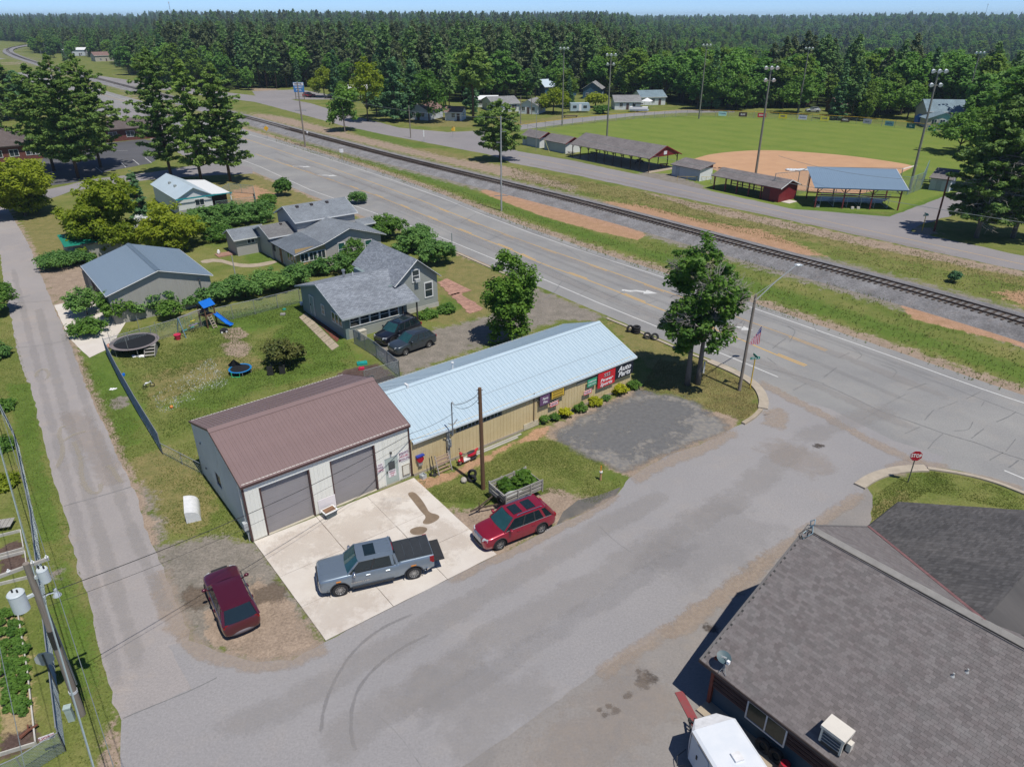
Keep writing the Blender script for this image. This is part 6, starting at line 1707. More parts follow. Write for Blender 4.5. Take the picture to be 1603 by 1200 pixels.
 for j in range(ny_):
  for i in(0,nx_):
   a,b=i*(ny_+1)+j,i*(ny_+1)+j+1;fs.append((a,b,b+o_,a+o_))
 mb.add(vs,fs);me=mb.mesh('roof',P,'all');bm=bmesh.new();bm.from_mesh(me);bmesh.ops.recalc_face_normals(bm,faces=bm.faces);bm.to_mesh(me);bm.free();me.set_sharp_from_angle(angle=R(45))
 link(bpy.data.objects.new('roof',me),root)
 for sg in(1,-1):
  def wpt_(f,top=False):return None
  mb=MB();mb.bar((xA+.02,sg*wb*.97,zb_-.02),(xB+.02,sg*wr*.985,zr+.0),.075,.07);mb.build('pillar',P,root)
  mb=MB();mb.bar((xD-.03,sg*wb*.97,zb_-.02),(xC-.02,sg*wr*.985,zr+.0),S.get('dpil',.16),.10);mb.build('pillar',P,root)
  for fx in S['pil']:
   xb_,xt_=xA+(xD-xA)*fx,xB+(xC-xB)*fx
   mb=MB();mb.bar((xb_,sg*wb*1.0,zb_),(xt_,sg*wr*1.003,zr),.07 if fx<.8 else .14,.02,up=(0,1,0));mb.build('pillar',P if fx>.7 else M_plast,root)
  mb=MB();mb.bar((xA-.1,sg*(wb+.008),zb_+.015),(xD+.15,sg*(wb+.008),zb_+.015),.02,.035);mb.build('window_trim',S.get('wtrim',M_plast),root)
  if S.get('rails'):
   mb=MB();mb.tube([(xB-.25,sg*wr*.90,zr+.06),(xB-.35,sg*wr*.90,zr+.11),(xC+.3,sg*wr*.90,zr+.11),(xC+.2,sg*wr*.90,zr+.06)],.022,6);mb.build('roof_rail',S['rails'],root)
  mx_,mz_=xA-.42,zb_+.12
  mb=MB();mb.blob((mx_+.1,sg*(wb+.20),mz_),(.10,.14*S.get('mir',1),.10*S.get('mir',1)),10,7);mb.bar((mx_+.05,sg*wb,mz_-.06),(mx_+.1,sg*(wb+.14),mz_-.02),.05,.05);mb.build('mirror',S.get('mirm',P),root,'all')
  xf_,hw,hz_=S['head']
  mb=MB();mb.add([(xf_+.02,sg*hw*.62,hz_-.08),(xf_-.16,sg*hw*1.0,hz_-.07),(xf_-.20,sg*hw*.97,hz_+.09),(xf_-.03,sg*hw*.62,hz_+.08),(xf_-.3,sg*hw*.6,hz_-.08),(xf_-.4,sg*hw*.88,hz_-.07),(xf_-.4,sg*hw*.86,hz_+.08),(xf_-.3,sg*hw*.6,hz_+.07)],[(0,1,2,3),(7,6,5,4),(0,4,5,1),(1,5,6,2),(2,6,7,3),(3,7,4,0)]);mb.build('headlight',M_lampw,root)
  xr_,rw,rz=S['tail']
  mb=MB();y0_,y1_=sorted((sg*rw*.74,sg*rw));mb.box(xr_-.01,y0_,rz-S.get('tlh',.1),xr_+.22,y1_,rz+S.get('tlh',.1));mb.build('tail_light',M_lampr,root)
 xf_,hw,hz_=S['head'];xr_,rw,rz=S['tail']
 gz0,gz1,gw_=S['grille']
 mb=MB();mb.box(xf_-.12,-gw_,gz0,xf_+.055,gw_,gz1);g=mb.build('grille',S.get('gm',M_plast),root)
 mb=MB()
 for q in range(4):
  z=gz0+(gz1-gz0)*(q+.5)/4;mb.box(xf_+.05,-gw_*.95,z-.012,xf_+.065,gw_*.95,z+.012)
 mb.build('grille_bar',M_chrome,g)
 for sgx,x_,w_,mm in((1,xf_+.07,hw*1.04,S.get('bm',M_plast)),(-1,xr_-.06,rw*1.03,S.get('bmr',S.get('bm',M_plast)))):
  mb=MB();vs=[];nb_=12
  for i in range(nb_+1):
   v=i/nb_*2-1;xo=x_-sgx*(.06*v*v+.42*abs(v)**5);xi=xo-sgx*.22
   vs+=[(xo,v*w_,S['bump']-.12),(xo+sgx*.015,v*w_*1.005,S['bump']-.02),(xo-sgx*.02,v*w_,S['bump']+.08),(xi,v*w_*.9,S['bump']+.09),(xi,v*w_*.9,S['bump']-.12)]
  mb.add(vs,[(i*5+j,i*5+(j+1)%5,(i+1)*5+(j+1)%5,(i+1)*5+j)for i in range(nb_)for j in range(5)]);mb.build('bumper',mm,root,'all')
 if not S.get('noplate'):
  mb=MB();mb.box(xr_-.035,-.17,rz-.14,xr_-.015,.17,rz+.02);mb.build('licence_plate',M_plate,root)
 for x0_,x1_ in S.get('sun',[]):
  mb=MB();mb.box(x1_,-wr*.62,zr+.045,x0_,wr*.62,zr+.062);mb.build('sunroof',M_carglass,root)
 return root
def suv(L=4.9,W_=.97,H=1.72,belt=1.10,bt=0.0):
 f=L/2
 st=[(f,.62*W_/.97,.40,.66,.70),(f-.05,.78,.30,.78,.84),(f-.22,.90,.24,.90,.96),(f-.6,.95,.22,.97,1.02),(f-1.1,W_-.01,.22,1.02,1.07),(f-1.5,W_,.22,1.06,1.10),(0.2,W_,.22,belt,belt+.01),(-.8,W_,.22,belt+.02,belt+.03),(-f+.7,W_-.01,.24,belt+.03,belt+.04),(-f+.25,.93,.28,belt+.02,belt+.03),(-f+.06,.86,.34,belt-.04,belt-.02),(-f,.72,.42,belt-.16,belt-.14)]
 return st
f=2.46
SUVR=dict(paint=paint('paint_ruby',(.30,.010,.03)),st=suv(4.92),r=.375,wx=(1.49,-1.37),doors=[(1.02,.02),(-.02,-1.0)],clad=True,gh=(1.15,.42,-1.75,-2.22,1.11,1.70,.90,.70),pil=(.36,.62,.82),dpil=.14,rails=M_chrome,head=(f,.86,.86),tail=(-f+.04,.90,1.0),grille=(.58,.92,.42),gm=M_chrome,bump=.42,sun=[(.28,-.32),(-.62,-1.25)],wtrim=M_chrome,rim=M_rimm,spokes=6)
def pose(fw,rw,wbx,side):
 """front and rear visible wheel contact points -> centre position and heading; side: +1 when those are the left wheels"""
 a=Vector(W(*fw));b=Vector(W(*rw));d=(a-b).normalized();ang=math.atan2(d.y,d.x)
 n_=Vector((-d.y,d.x))*side
 c=(a+b)/2-n_*.86-d*(sum(wbx)/2)
 return(c.x,c.y),ang
p_,a_=pose((783,859),(846,834),SUVR['wx'],1)
make_car('parked_car','ruby red sport utility vehicle with twin sunroof beside the grey trailer','car',p_,a_,SUVR)
SUVM=dict(SUVR,paint=paint('paint_maroon',(.10,.008,.022)),st=suv(4.7,.95),wx=(1.45,-1.35),gh=(1.0,.30,-1.85,-2.28,1.09,1.66,.88,.70),sun=[],rails=None,gm=M_plast,head=(2.35,.84,.84),tail=(-2.31,.88,.98),wtrim=M_chrome,bmr=mat('bumper_grey',(.16,.14,.15),.5),clad=True)
c=V3(361,925,.9);hd=math.atan2(*(lambda a,b:(a[1]-b[1],a[0]-b[0]))(W(350,885,1.5),W(385,965,1.5)))
make_car('parked_car','dark maroon car parked nose away on the dirt beside the alley','car',(c.x+.05,c.y-.25),hd,SUVM)
SUVB=dict(SUVR,paint=paint('paint_black',(.012,.014,.022)),rails=M_chrome,gm=M_plast,sun=[(.25,-1.3)],wtrim=M_plast,bm=M_plast)
p_,a_=pose((608,543),(656,522),SUVB['wx'],1)
make_car('parked_car','black sport utility vehicle nearest the house wall, behind the grey one','car',p_,a_,SUVB)
SUVG=dict(SUVR,paint=paint('paint_slate',(.045,.06,.075)),st=suv(4.52,.92),wx=(1.35,-1.30),r=.35,gh=(1.0,.25,-1.55,-2.0,1.08,1.62,.85,.66),rails=M_plast,head=(2.26,.80,.84),tail=(-2.22,.86,.98),grille=(.5,.7,.4),gm=M_plast,sun=[],wtrim=M_plast,doors=[(.9,0),(-.03,-.9)])
p_,a_=pose((633,557),(674,543),SUVG['wx'],1)
make_car('parked_car','slate grey crossover with black roof rails in the gravel driveway','car',p_,a_,SUVG)
# - pickup truck
PT=paint('paint_steel_blue',(.22,.275,.33),.5)
f=3.1
PKST=[(f,.80,.50,.98,1.02),(f-.06,.92,.42,1.12,1.16),(f-.25,.98,.38,1.20,1.24),(f-.8,1.01,.38,1.24,1.28),(f-1.35,1.02,.38,1.27,1.31),(1.2,1.02,.38,1.29,1.31),(0,1.02,.38,1.29,1.31),(-1.1,1.02,.38,1.29,1.31),(-1.3,1.02,.42,1.36,1.38),(-2.2,1.02,.46,1.37,1.39),(-2.85,1.01,.48,1.37,1.39),(-f,1.0,.52,1.36,1.38)]
PK=dict(paint=PT,st=PKST,r=.43,wx=(2.05,-1.95),doors=[(1.32,.28),(.24,-.78)],gh=(1.55,.92,-.92,-1.05,1.31,1.90,.93,.76),pil=(.46,.93),dpil=.16,head=(f-.02,.96,1.0),tail=(-f+.01,1.0,1.15),tlh=.2,grille=(.70,1.12,.58),gm=M_plast,bump=.60,bm=mat('bumper_steel',(.20,.235,.27),.35,.5),bmr=M_chrome,sun=[(.55,-.05)],wtrim=M_plast,rim=M_rimm,hub=M_rimd,spokes=12,mir=1.35,mirm=M_chrome,arch=M_plast,crown=.03,noplate=True,handle=M_chrome)
p_,a_=pose((533,931),(649,904),PK['wx'],1)
tr=make_car('pickup_truck','steel blue crew cab pickup with black bed cover on the concrete apron','pickup truck',p_,a_,PK)
for q in range(4):
 mb=MB();x0_=-1.12-q*.49;mb.box(x0_-.475,-.84,1.40,x0_,.84,1.435);mb.build('bed_cover_panel',mat('bed_cover',(.035,.04,.045),.55,var=.1),tr)
mb=MB();mb.box(-3.72,-.86,.86,-3.12,.86,.92);mb.box(-3.62,-.7,.925,-3.25,.7,.935);mb.build('tailgate',M_plast,tr)
mb=MB();mb.box(-1.06,-.86,1.36,-1.0,.86,1.5);mb.build('bed_front',PT,tr)
mb=MB();mb.box(-1.02,-.32,1.80,-.95,.32,1.86);mb.build('brake_light',M_lampr,tr)
for sg in(1,-1):
 mb=MB();y=sorted((sg*.88,sg*1.07));mb.box(-.85,y[0],.40,1.4,y[1],.46);mb.build('side_step',M_plast,tr)
 mb=MB();y=sorted((sg*1.0,sg*1.04));mb.box(-2.1,y[0],1.0,-1.8,y[1],1.05);mb.build('side_marker',M_lampo,tr)
 mb=MB();mb.box(1.95,y[0],1.02,2.2,y[1],1.07);mb.build('side_marker',M_lampo,tr)
xside=lambda s,t:(1.35-s,1.035+t)
text(tr,'DENALI HD',xside,.42,.78,.15,M_chrome,t=.0,bold=.02,sx=1.3)
for y_ in(-.45,-.2,.2,.45):
 mb=MB();mb.bar((-.1,y_,1.955),(-.85,y_,1.95),.05,.015);mb.build('roof_rib',PT,tr)
for y_ in(-.38,.38):
 mb=MB();mb.bar((2.9,y_,1.262),(1.75,y_*1.15,1.33),.10,.03);mb.build('hood_ridge',PT,tr)
# - far vehicles, built of the same kit
def far_car(px,ang,label,col,S0=SUVB,scale=1.0,name='parked_car',cat='car'):
 S_=dict(S0,paint=col);o=make_car(name,label,cat,W(*px),ang,S_);o.scale=(scale,)*3;return o
far_car((484,152),R(10),'small red pickup in the far lot by the blue billboard',paint('paint_bright_red',(.35,.03,.04)),SUVR,1.0)
far_car((517,154),R(200),'dark car at the edge of the far lot beside the bushes',paint('paint_black',None),SUVG)
far_car((1272,176),R(170),'black and white car behind the left field fence',paint('paint_pale',(.5,.52,.55)),SUVG)
far_car((165,92),R(60),'distant white car on the far side street',paint('paint_white',(.7,.7,.7)),SUVG)
# - white enclosed cargo trailer
tp=W(1084,1144,2.1);tq=W(1141,1125,2.1)
dx_,dy_=tq[0]-tp[0],tq[1]-tp[1];tw_=1.95;ta=math.atan2(dy_,dx_)
ta=R(17)
ct=thing('cargo_trailer','white enclosed cargo trailer with v-shaped nose by the navy wall','trailer',(tp[0],tp[1]),ta)
M_twhite=mat('trailer_white',(.70,.72,.74),.35,var=.05,scale=.9,col2=(.60,.64,.69),bump=.06,bscale=3);M_tside=mat('trailer_side',(.50,.56,.62),.35,var=.04,scale=.6)
mb=MB();mb.add([(0,-4.2,.45),(tw_,-4.2,.45),(tw_,0,.45),(tw_*.72,.62,.45),(tw_*.22,.62,.45),(0,0,.45)]+[(0,-4.2,2.1),(tw_,-4.2,2.1),(tw_,0,2.1),(tw_*.72,.5,2.0),(tw_*.22,.5,2.0),(0,0,2.1)],[(5,4,3,2,1,0)]+[(i,(i+1)%6,6+(i+1)%6,6+i)for i in range(6)]);mb.build('box_wall',M_tside,ct)
mb=MB();mb.add([(-.02,-4.2,2.1),(tw_+.02,-4.2,2.1),(tw_+.02,.01,2.1),(-.02,.01,2.1),(.1,-4.2,2.17),(tw_-.1,-4.2,2.17),(tw_-.1,0,2.17),(.1,0,2.17)],[(4,5,6,7),(0,1,5,4),(1,2,6,5),(2,3,7,6),(3,0,4,7)]);mb.build('roof',M_twhite,ct)
mb=MB();mb.add([(.1,0,2.175),(tw_-.1,0,2.175),(tw_*.73,.52,2.0),(tw_*.21,.52,2.0),(tw_+.02,.02,2.1),(-.02,.02,2.1)],[(0,1,2,3),(1,4,2),(0,3,5)]);mb.add([(-.015,.02,.5),(-.015,.02,2.1),(tw_*.21,.535,2.0),(tw_*.21,.65,.5)],[(3,2,1,0)]);mb.add([(tw_*.73,.65,.5),(tw_*.73,.535,2.0),(tw_+.015,.02,2.1),(tw_+.015,.02,.5)],[(3,2,1,0)]);mb.add([(tw_*.21,.65,.5),(tw_*.21,.535,2.0),(tw_*.73,.535,2.0),(tw_*.73,.65,.5)],[(3,2,1,0)])
mb.build('nose',mat('trailer_nose_white',(.80,.80,.80),.4),ct)
mb=MB();mb.box(.85,-1.75,2.15,1.22,-1.38,2.27);mb.build('roof_vent',mat('trailer_nose_white',None),ct)
mb=MB();mb.box(-.035,-1.3,.6,-.012,-.5,1.95);d=mb.build('door',M_tside,ct)
mb=MB();mb.box(-.07,-.62,1.2,-.036,-.55,1.4);mb.build('handle',M_plast,d)
mb=MB();mb.box(-.03,-4.2,2.02,-.005,0,2.08);mb.build('corner_trim',M_chrome,ct)
mb=MB();mb.bar((.2,-.3,.42),(tw_/2,1.6,.42),.08,.1);mb.bar((tw_-.2,-.3,.42),(tw_/2,1.6,.42),.08,.1);mb.cyl((tw_/2,1.25,.05),(tw_/2,1.25,.95),.035);mb.cyl((tw_/2,1.6,.35),(tw_/2,1.6,.5),.06);mb.build('tow_frame',M_plast,ct)
for y_ in(-2.2,-3.0):
 for x_,sg in((-.02,-1),(tw_+.02,1)):
  t=bpy.data.objects.new('wheel',None);link(t,ct);t.location=(x_,y_,.34);t.rotation_euler=(0,0,R(90));mb=MB();mb.ring((0,0,0),(0,1,0),.24,(.1,.1),20,8);mb.build('tyre',M_tyre,t,True);mb=MB();mb.cyl((0,-.05,0),(0,.05,0),.17,.17,16);mb.build('rim',M_rimm,t)
mb=MB();mb.tube([(.1,.35,.5),(-.35,.25,.35),(-.5,-.05,.25),(-.3,-.3,.5)],.02,5);mb.build('cable',M_plast,ct)
p=W(1077,1110);rm=thing('ramp_board','long red painted board lying on the asphalt before the trailer','board',p,math.atan2(W(1085,1127)[1]-W(1066,1091)[1],W(1085,1127)[0]-W(1066,1091)[0]));mb=MB();mb.box(-.95,-.2,0,.95,.2,.05);mb.build('board',mat('worn_red_paint',(.26,.045,.05),.8,var=.15,scale=4,col2=(.20,.07,.07)),rm)
# - open utility trailer with plants
u0=V3(790,797);u1=V3(870,770)
ua=R(TOWN-3)
ut=thing('utility_trailer','weathered grey open utility trailer with board sides on the grass','trailer',(W(783,803)[0]+.3,W(783,803)[1]+.1),ua)
M_gwood=mat('weathered_board',(.38,.37,.34),.85,var=.18,scale=3,stretch=(.3,3,3),col2=(.25,.235,.21));M_rust=mat('rust_frame',(.10,.07,.055),.8,var=.2)
UL,UWd=2.95,1.75
mb=MB();mb.box(0,0,.52,UL,UWd,.58);mb.build('deck',M_gwood,ut)
for z in(.66,.92,1.16):
 for y in(0,UWd):
  mb=MB();mb.box(0,y-.02,z,UL,y+.02,z+.15);mb.build('side_board',M_gwood,ut)
for z in(.66,.92):
 for x in(0,UL):
  mb=MB();mb.box(x-.02,.03,z,x+.02,UWd-.03,z+.15);mb.build('end_board',M_gwood,ut)
mb=MB();mb.box(-.03,.03,1.17,.05,UWd-.03,1.25);mb.build('end_board',M_gwood,ut)
for x in(.04,UL/3,2*UL/3,UL-.04):
 for y,o_ in((0,-.05),(UWd,.05)):
  mb=MB();mb.box(x-.04,y+o_-.03,.4,x+.04,y+o_+.03,1.33);mb.build('stake',M_gwood,ut)
mb=MB();mb.bar((0,.4,.45),(-1.5,UWd/2,.42),.07,.08);mb.bar((0,UWd-.4,.45),(-1.5,UWd/2,.42),.07,.08);mb.bar((-1.5,UWd/2,.42),(-2.0,UWd/2,.40),.08,.08);mb.cyl((-1.35,UWd/2,.05),(-1.35,UWd/2,.8),.03);mb.box(0,.3,.38,UL,.4,.5);mb.box(0,UWd-.4,.38,UL,UWd-.3,.5);mb.build('tow_frame',M_rust,ut)
for y,sg in((-.16,-1),(UWd+.16,1)):
 wheel(ut,UL*.55,y,.34,.2,M_rimd,6,sg)
mb=MB();mb.ring((-.12,.28,.80),(1,.15,.1),.25,(.10,.09),20,8);mb.build('spare_tyre',M_tyre,ut,True)
def onut(x,y,z):q=out_of(ut.location[:2],math.degrees(ua),x,y);return(q[0],q[1],z)
def tyre(loc,rot,label,r=.33,w=.22,group=None,name='tyre'):
 o=thing(name,label,'tyre',loc,0,group);o.rotation_euler=rot
 mb=MB();mb.ring((0,0,0),(0,0,1),r*.76,(r*.25,w/2),24,10);mb.build('tread',M_tyre,o,True)
 mb=MB();mb.ring((0,0,0),(0,0,1),r*.545,(.025,w*.36),24,6);mb.build('bead',mat('tyre_bead',(.035,.035,.035),.6),o,True)
 return o
tyre(onut(1.0,.75,.70),(.15,.1,0),'tyre lying among the plants inside the utility trailer')
tp_=onut(.3,.35,0)
tarp=thing('tarp','crumpled pale grey tarp over the near corner of the utility trailer','tarp',(tp_[0],tp_[1],.72),ua)
mb=MB();gx,gy=14,8;vs=[]
for i in range(gx+1):
 for j in range(gy+1):
  u,v=i/gx,j/gy;vs.append((u*1.5-.1,v*.5-.25+.1*math.sin(u*3),.15*math.sin(v*3.1)+.05*math.sin(u*9+v*5)+.03*math.cos(u*17)+.1*(1-u)))
mb.add(vs,[(i*(gy+1)+j,(i+1)*(gy+1)+j,(i+1)*(gy+1)+j+1,i*(gy+1)+j+1)for i in range(gx)for j in range(gy)]);mb.build('sheet',mat('tarp_grey',(.42,.44,.44),.6,var=.1),tarp,True)
# TREES AND SHRUBS
M_bark=mat('bark_brown',(.105,.075,.055),.95,var=.2,scale=3,stretch=(1,1,.3))
M_barkp=mat('bark_pine',(.13,.085,.06),.95,var=.2,scale=3,stretch=(1,1,.3))
M_barkg=mat('bark_grey',(.22,.195,.17),.95,var=.2,scale=3,stretch=(1,1,.3))
M_twig=mat('dead_twig',(.42,.38,.34),.95,var=.15)
L_maple=leafmat('leaf_maple',(0.053,0.131,0.021),(0.185,0.316,0.039),0.33999999999999997)
L_birch=leafmat('leaf_birch',(0.054,0.132,0.018),(0.155,0.279,0.034),0.37)
L_yel=leafmat('leaf_yellow_green',(0.120,0.190,0.014),(0.330,0.380,0.030),.42)
L_mid=leafmat('leaf_mid_green',(0.052,0.136,0.024),(0.174,0.305,0.049),0.37)
L_lilac=leafmat('leaf_lilac',(0.053,0.149,0.039),(0.205,0.350,0.082),0.32)
L_pine=leafmat('needle_pine',(0.066,0.139,0.036),(0.246,0.352,0.066),0.24)
L_spruce=leafmat('needle_spruce',(0.046,0.129,0.058),(0.143,0.263,0.096),0.22)
L_forest=leafmat('leaf_forest',(0.055,0.155,0.032),(0.194,0.354,0.063),0.32)
L_fpine=leafmat('needle_forest',(0.083,0.170,0.059),(0.231,0.364,0.103),0.24)
L_forest2=leafmat('leaf_forest_bright',(0.085,0.160,0.025),(0.190,0.290,0.045),.38)
L_fpine2=leafmat('needle_forest_olive',(0.075,0.106,0.048),(0.144,0.181,0.075),.2)
L_gold=leafmat('leaf_gold',(0.240,0.280,0.012),(0.460,0.460,0.020),.3)
L_grass=leafmat('grass_blade',(0.075,0.130,0.022),(0.190,0.220,0.055),.25)
L_dry=leafmat('grass_dry',(0.170,0.160,0.060),(0.330,0.270,0.130),.2)
L_bloss=leafmat('white_blossom',(0.550,0.580,0.550),(0.750,0.750,0.750),.2)
L_rust=leafmat('leaf_rust',(0.084,0.119,0.028),(0.182,0.168,0.049),0.32)
def leaves_at(C,Rr,n,size,flat=0.0,upb=1.0,rg=None,aspect=1.6):
 """n leaf faces round each clump centre C (k,3) of radii Rr (k,3)"""
 r_=rg or rng;k=len(C)
 d=r_.normal(size=(k,n,3));d/=np.linalg.norm(d,axis=-1,keepdims=True)
 rad=r_.random((k,n,1))**.45
 pos=C[:,None]+d*rad*Rr[:,None]
 nrm=d*.7+r_.normal(size=(k,n,3))*.5;nrm[...,2]+=upb
 nrm/=np.linalg.norm(nrm,axis=-1,keepdims=True)
 t=r_.normal(size=(k,n,3));t-=nrm*(t*nrm).sum(-1,keepdims=True);t/=np.linalg.norm(t,axis=-1,keepdims=True)
 b=np.cross(nrm,t);s=size*(0.6+.8*r_.random((k,n,1)))
 t=t*s*.5*aspect;b=b*s*.5
 q=np.stack([pos-t*.9-b*.25,pos-t*.1-b,pos+t-b*.1,pos+t*.15+b*.95],-2)
 return q.reshape(-1,4,3)
def broad_mesh(name,H,Rc,z0,leafm,seed,nclump=90,nleaf=45,size=.22,lobes=7,squash=1.0,cl=.62,trunk_r=.22,bark=M_bark,top=.5,trunks=((0,0),),up=.25,twigs=0,limbs=True):
 rg=np.random.default_rng(seed)
 hc=(H-z0)/2;cz=z0+hc
 LC=[np.array([0,0,cz+hc*.25])];LR=[np.array([Rc*.62,Rc*.62,hc*.72])]
 for i in range(lobes):
  a=2*math.pi*(i+rg.random()*.6)/lobes;e=rg.uniform(-.75,.65)
  rr=Rc*math.sqrt(max(.1,1-(e*.85)**2))*.62
  LC.append(np.array([math.cos(a)*rr,math.sin(a)*rr*squash,cz+e*hc*.72]));s=rg.uniform(.36,.52);LR.append(np.array([Rc*s,Rc*s*squash,hc*s*.9]))
 LC=np.array(LC);LR=np.array(LR)
 w=(LR[:,0]**2);w/=w.sum();li=rg.choice(len(LC),nclump,p=w)
 d=rg.normal(size=(nclump,3));d[:,2]+=up;d/=np.linalg.norm(d,axis=1,keepdims=True)
 C=LC[li]+d*LR[li]*(rg.uniform(.55,1.02,(nclump,1)))
 C[:,2]=np.clip(C[:,2],z0*.9+.1,H)
 cr=cl*rg.uniform(.6,1.3,(nclump,1))*np.array([1,1,.72])
 Q=leaves_at(C,cr,nleaf,size,rg=rg)
 crown=quads_mesh(name+'_crown',Q,leafm)
 mb=MB()
 for tx,ty in trunks:
  top_=LC[0]+np.array([tx*.6,ty*.6,hc*top*.4]);mid=np.array([tx*1.0+rg.normal()*.1,ty+rg.normal()*.1,z0+.3*hc])
  mb.tube([(tx,ty,-.1),(tx*1.02,ty,z0*.5),tuple(mid),tuple(top_)],[trunk_r*1.15,trunk_r,trunk_r*.7,trunk_r*.15],8)
  if limbs:
   for c in LC[1:]:
    if rg.random()<.9:mb.tube([tuple(mid*.8+np.array([tx,ty,z0])*.2),tuple((mid+c)/2+rg.normal(size=3)*.2),tuple(c)],[trunk_r*.42,trunk_r*.25,trunk_r*.08],5)
 trunk=mb.mesh(name+'_trunk',bark,'all')
 tw=None
 if twigs:
  t=MB()
  for k in range(twigs):
   c=LC[rg.integers(len(LC))];d=rg.normal(size=3);d[2]=abs(d[2])*.6;d/=np.linalg.norm(d)
   p=c+d*Rc*.25;p2=p+d*rg.uniform(.5,1.1)+rg.normal(size=3)*.15;t.tube([tuple(p),tuple((p+p2)/2+rg.normal(size=3)*.08),tuple(p2)],[.03,.02,.008],3)
   for q in range(3):
    d2=d+rg.normal(size=3)*.6;d2/=np.linalg.norm(d2);s=p+(p2-p)*rg.uniform(.3,1);t.tube([tuple(s),tuple(s+d2*rg.uniform(.3,.7))],[.014,.005],3)
  tw=t.mesh(name+'_twigs',M_twig)
 return crown,trunk,tw
def pine_mesh(name,H,Rc,zb,leafm,seed,nb=46,nleaf=60,size=.26,cone=.0,cl=.85,trunk_r=.26,bark=M_barkp,droop=.12,gap=.25,flat=.45):
 """conifer: whorled limbs that carry flat needle pads, with gaps between"""
 rg=np.random.default_rng(seed);C=[];CR=[];mb=MB()
 mb.tube([(0,0,-.1),(rg.normal()*.1,rg.normal()*.1,H*.5),(rg.normal()*.15,rg.normal()*.15,H*.97)],[trunk_r,trunk_r*.7,.03],7)
 for i in range(nb):
  u=(i+rg.random())/nb;z=zb+(H*.985-zb)*u
  prof=(1-u)**.9 if cone>.5 else(math.sin(math.pi*min(1,(u*.78+.24)))**.75)
  L=Rc*prof*rg.uniform(.62,1.08)+.25;a=i*2.4+rg.normal()*.5
  if rg.random()<gap*.35 and cone<.5:L*=.45
  d=np.array([math.cos(a),math.sin(a)]);e=z+L*(.18 if cone<.5 else-droop)*(1-u*.2)
  p1=(d[0]*L*.55,d[1]*L*.55,z+(e-z)*.3);p2=(d[0]*L,d[1]*L,e)
  mb.tube([(0,0,z-.2),p1,p2],[.07*(1.2-u),.045,.015],4)
  m=max(1,int(L/(cl*.95)))
  for k in range(m):
   t=(k+1)/m;s=rg.uniform(.7,1.15)*cl*(.65+.35*(1-u))
   side=rg.normal()*L*.16
   C.append([d[0]*L*t-d[1]*side,d[1]*L*t+d[0]*side,z+(e-z)*t+rg.normal()*.12+.08]);CR.append([s,s,s*flat])
 C.append([0,0,H*.98]);CR.append([.45,.45,.6]);C=np.array(C);CR=np.array(CR)
 Q=leaves_at(C,CR,nleaf,size,upb=.85,rg=rg,aspect=2.2)
 return quads_mesh(name+'_crown',Q,leafm),mb.mesh(name+'_trunk',bark,'all')
def tree(name,label,cat,loc,meshes,rz=0.0,sc=1.0,group=None,joined=False):
 sc3=sc if hasattr(sc,'__len__')else(sc,)*3
 z=float(terrain_z(loc[0],loc[1]))
 o=thing(name,label,cat,(loc[0],loc[1],z),rz,group);o.scale=sc3
 for m,n_ in zip(meshes,('crown','trunk','dead_twigs')):
  if m is not None:sharemesh(n_,m,o)
 return o
def grow(px,top,name,label,cat,fn,rad_px=None,group=None,rz=None,**k):
 """place a plant of its own: base pixel, row of its top, half width in pixels"""
 x,y=W(*px);H=hz(x,y,top);Rr=rad_px*math.hypot(y,CAM_H)/FPX*.98 if rad_px else k.pop('R')
 ms=fn(name,H,Rr,seed=int(px[0]*7+px[1]),**k)
 return tree(name,label,cat,(x,y),ms,rz if rz is not None else 0.0,1.0,group)
def bush(px,rx,H,label,leafm=L_lilac,name='shrub',nclump=60,nleaf=60,size=.16,group=None,cl=.42,sq=1.0,ang=0.0,twigs=0,cat='shrub',z0=.15):
 x,y=W(*px);rg=abs(hash((px[0],px[1])))%9999
 ms=broad_mesh(name,H,rx,z0,leafm,int(px[0]*13+px[1]),nclump,nleaf,size,lobes=8,squash=sq,cl=cl,trunk_r=.05,limbs=False,twigs=twigs)
 return tree(name,label,cat,(x,y),ms,ang,1.0,group)
grow((797,534),374,'birch_tree','tall narrow bright green birch between the house and the blue roof','tree',broad_mesh,rad_px=42,z0=.1,up=-.05,leafm=L_birch,nclump=250,nleaf=75,size=.19,lobes=10,cl=.62,bark=M_barkg,trunk_r=.14)
grow((1086,602),366,'maple_tree','twin-trunked maple with bare twigs standing by the street corner','tree',broad_mesh,rad_px=64,z0=2.6,up=.05,leafm=L_maple,nclump=230,nleaf=80,size=.21,lobes=11,cl=.60,bark=M_barkg,trunk_r=.23,trunks=((-.55,0),(.35,.1)),twigs=420)
grow((783,252),157,'pine_tree','lone round pine beside the railway and the park road','tree',pine_mesh,rad_px=34,zb=2.0,leafm=L_pine,nb=60,nleaf=60,size=.34,cl=1.0)
PINE_L=[((123,279),84,50,'tall pine behind the yellow-green trees, left of the two by the lot'),((158,262),86,50,'tall pine at the dark parking lot, right of the two by the lot'),((268,276),74,46,'tall dense pine behind the white house with teal eaves'),((316,286),92,30,'slender tall pine with open crown between two broader pines'),((361,284),98,42,'tall open pine at the highway edge, rightmost of the pine row'),((85,268),100,42,'tall pine beside the restaurant roof, hidden partly by bright foliage')]
for(p_,top_,r_,lb)in PINE_L:
 grow(p_,top_,'pine_tree',lb,'tree',pine_mesh,rad_px=r_,group='tall pines west of the highway',zb=3.0,leafm=L_pine,nb=105,nleaf=50,size=.28,cl=.70,gap=1.2,trunk_r=.3,flat=.5)
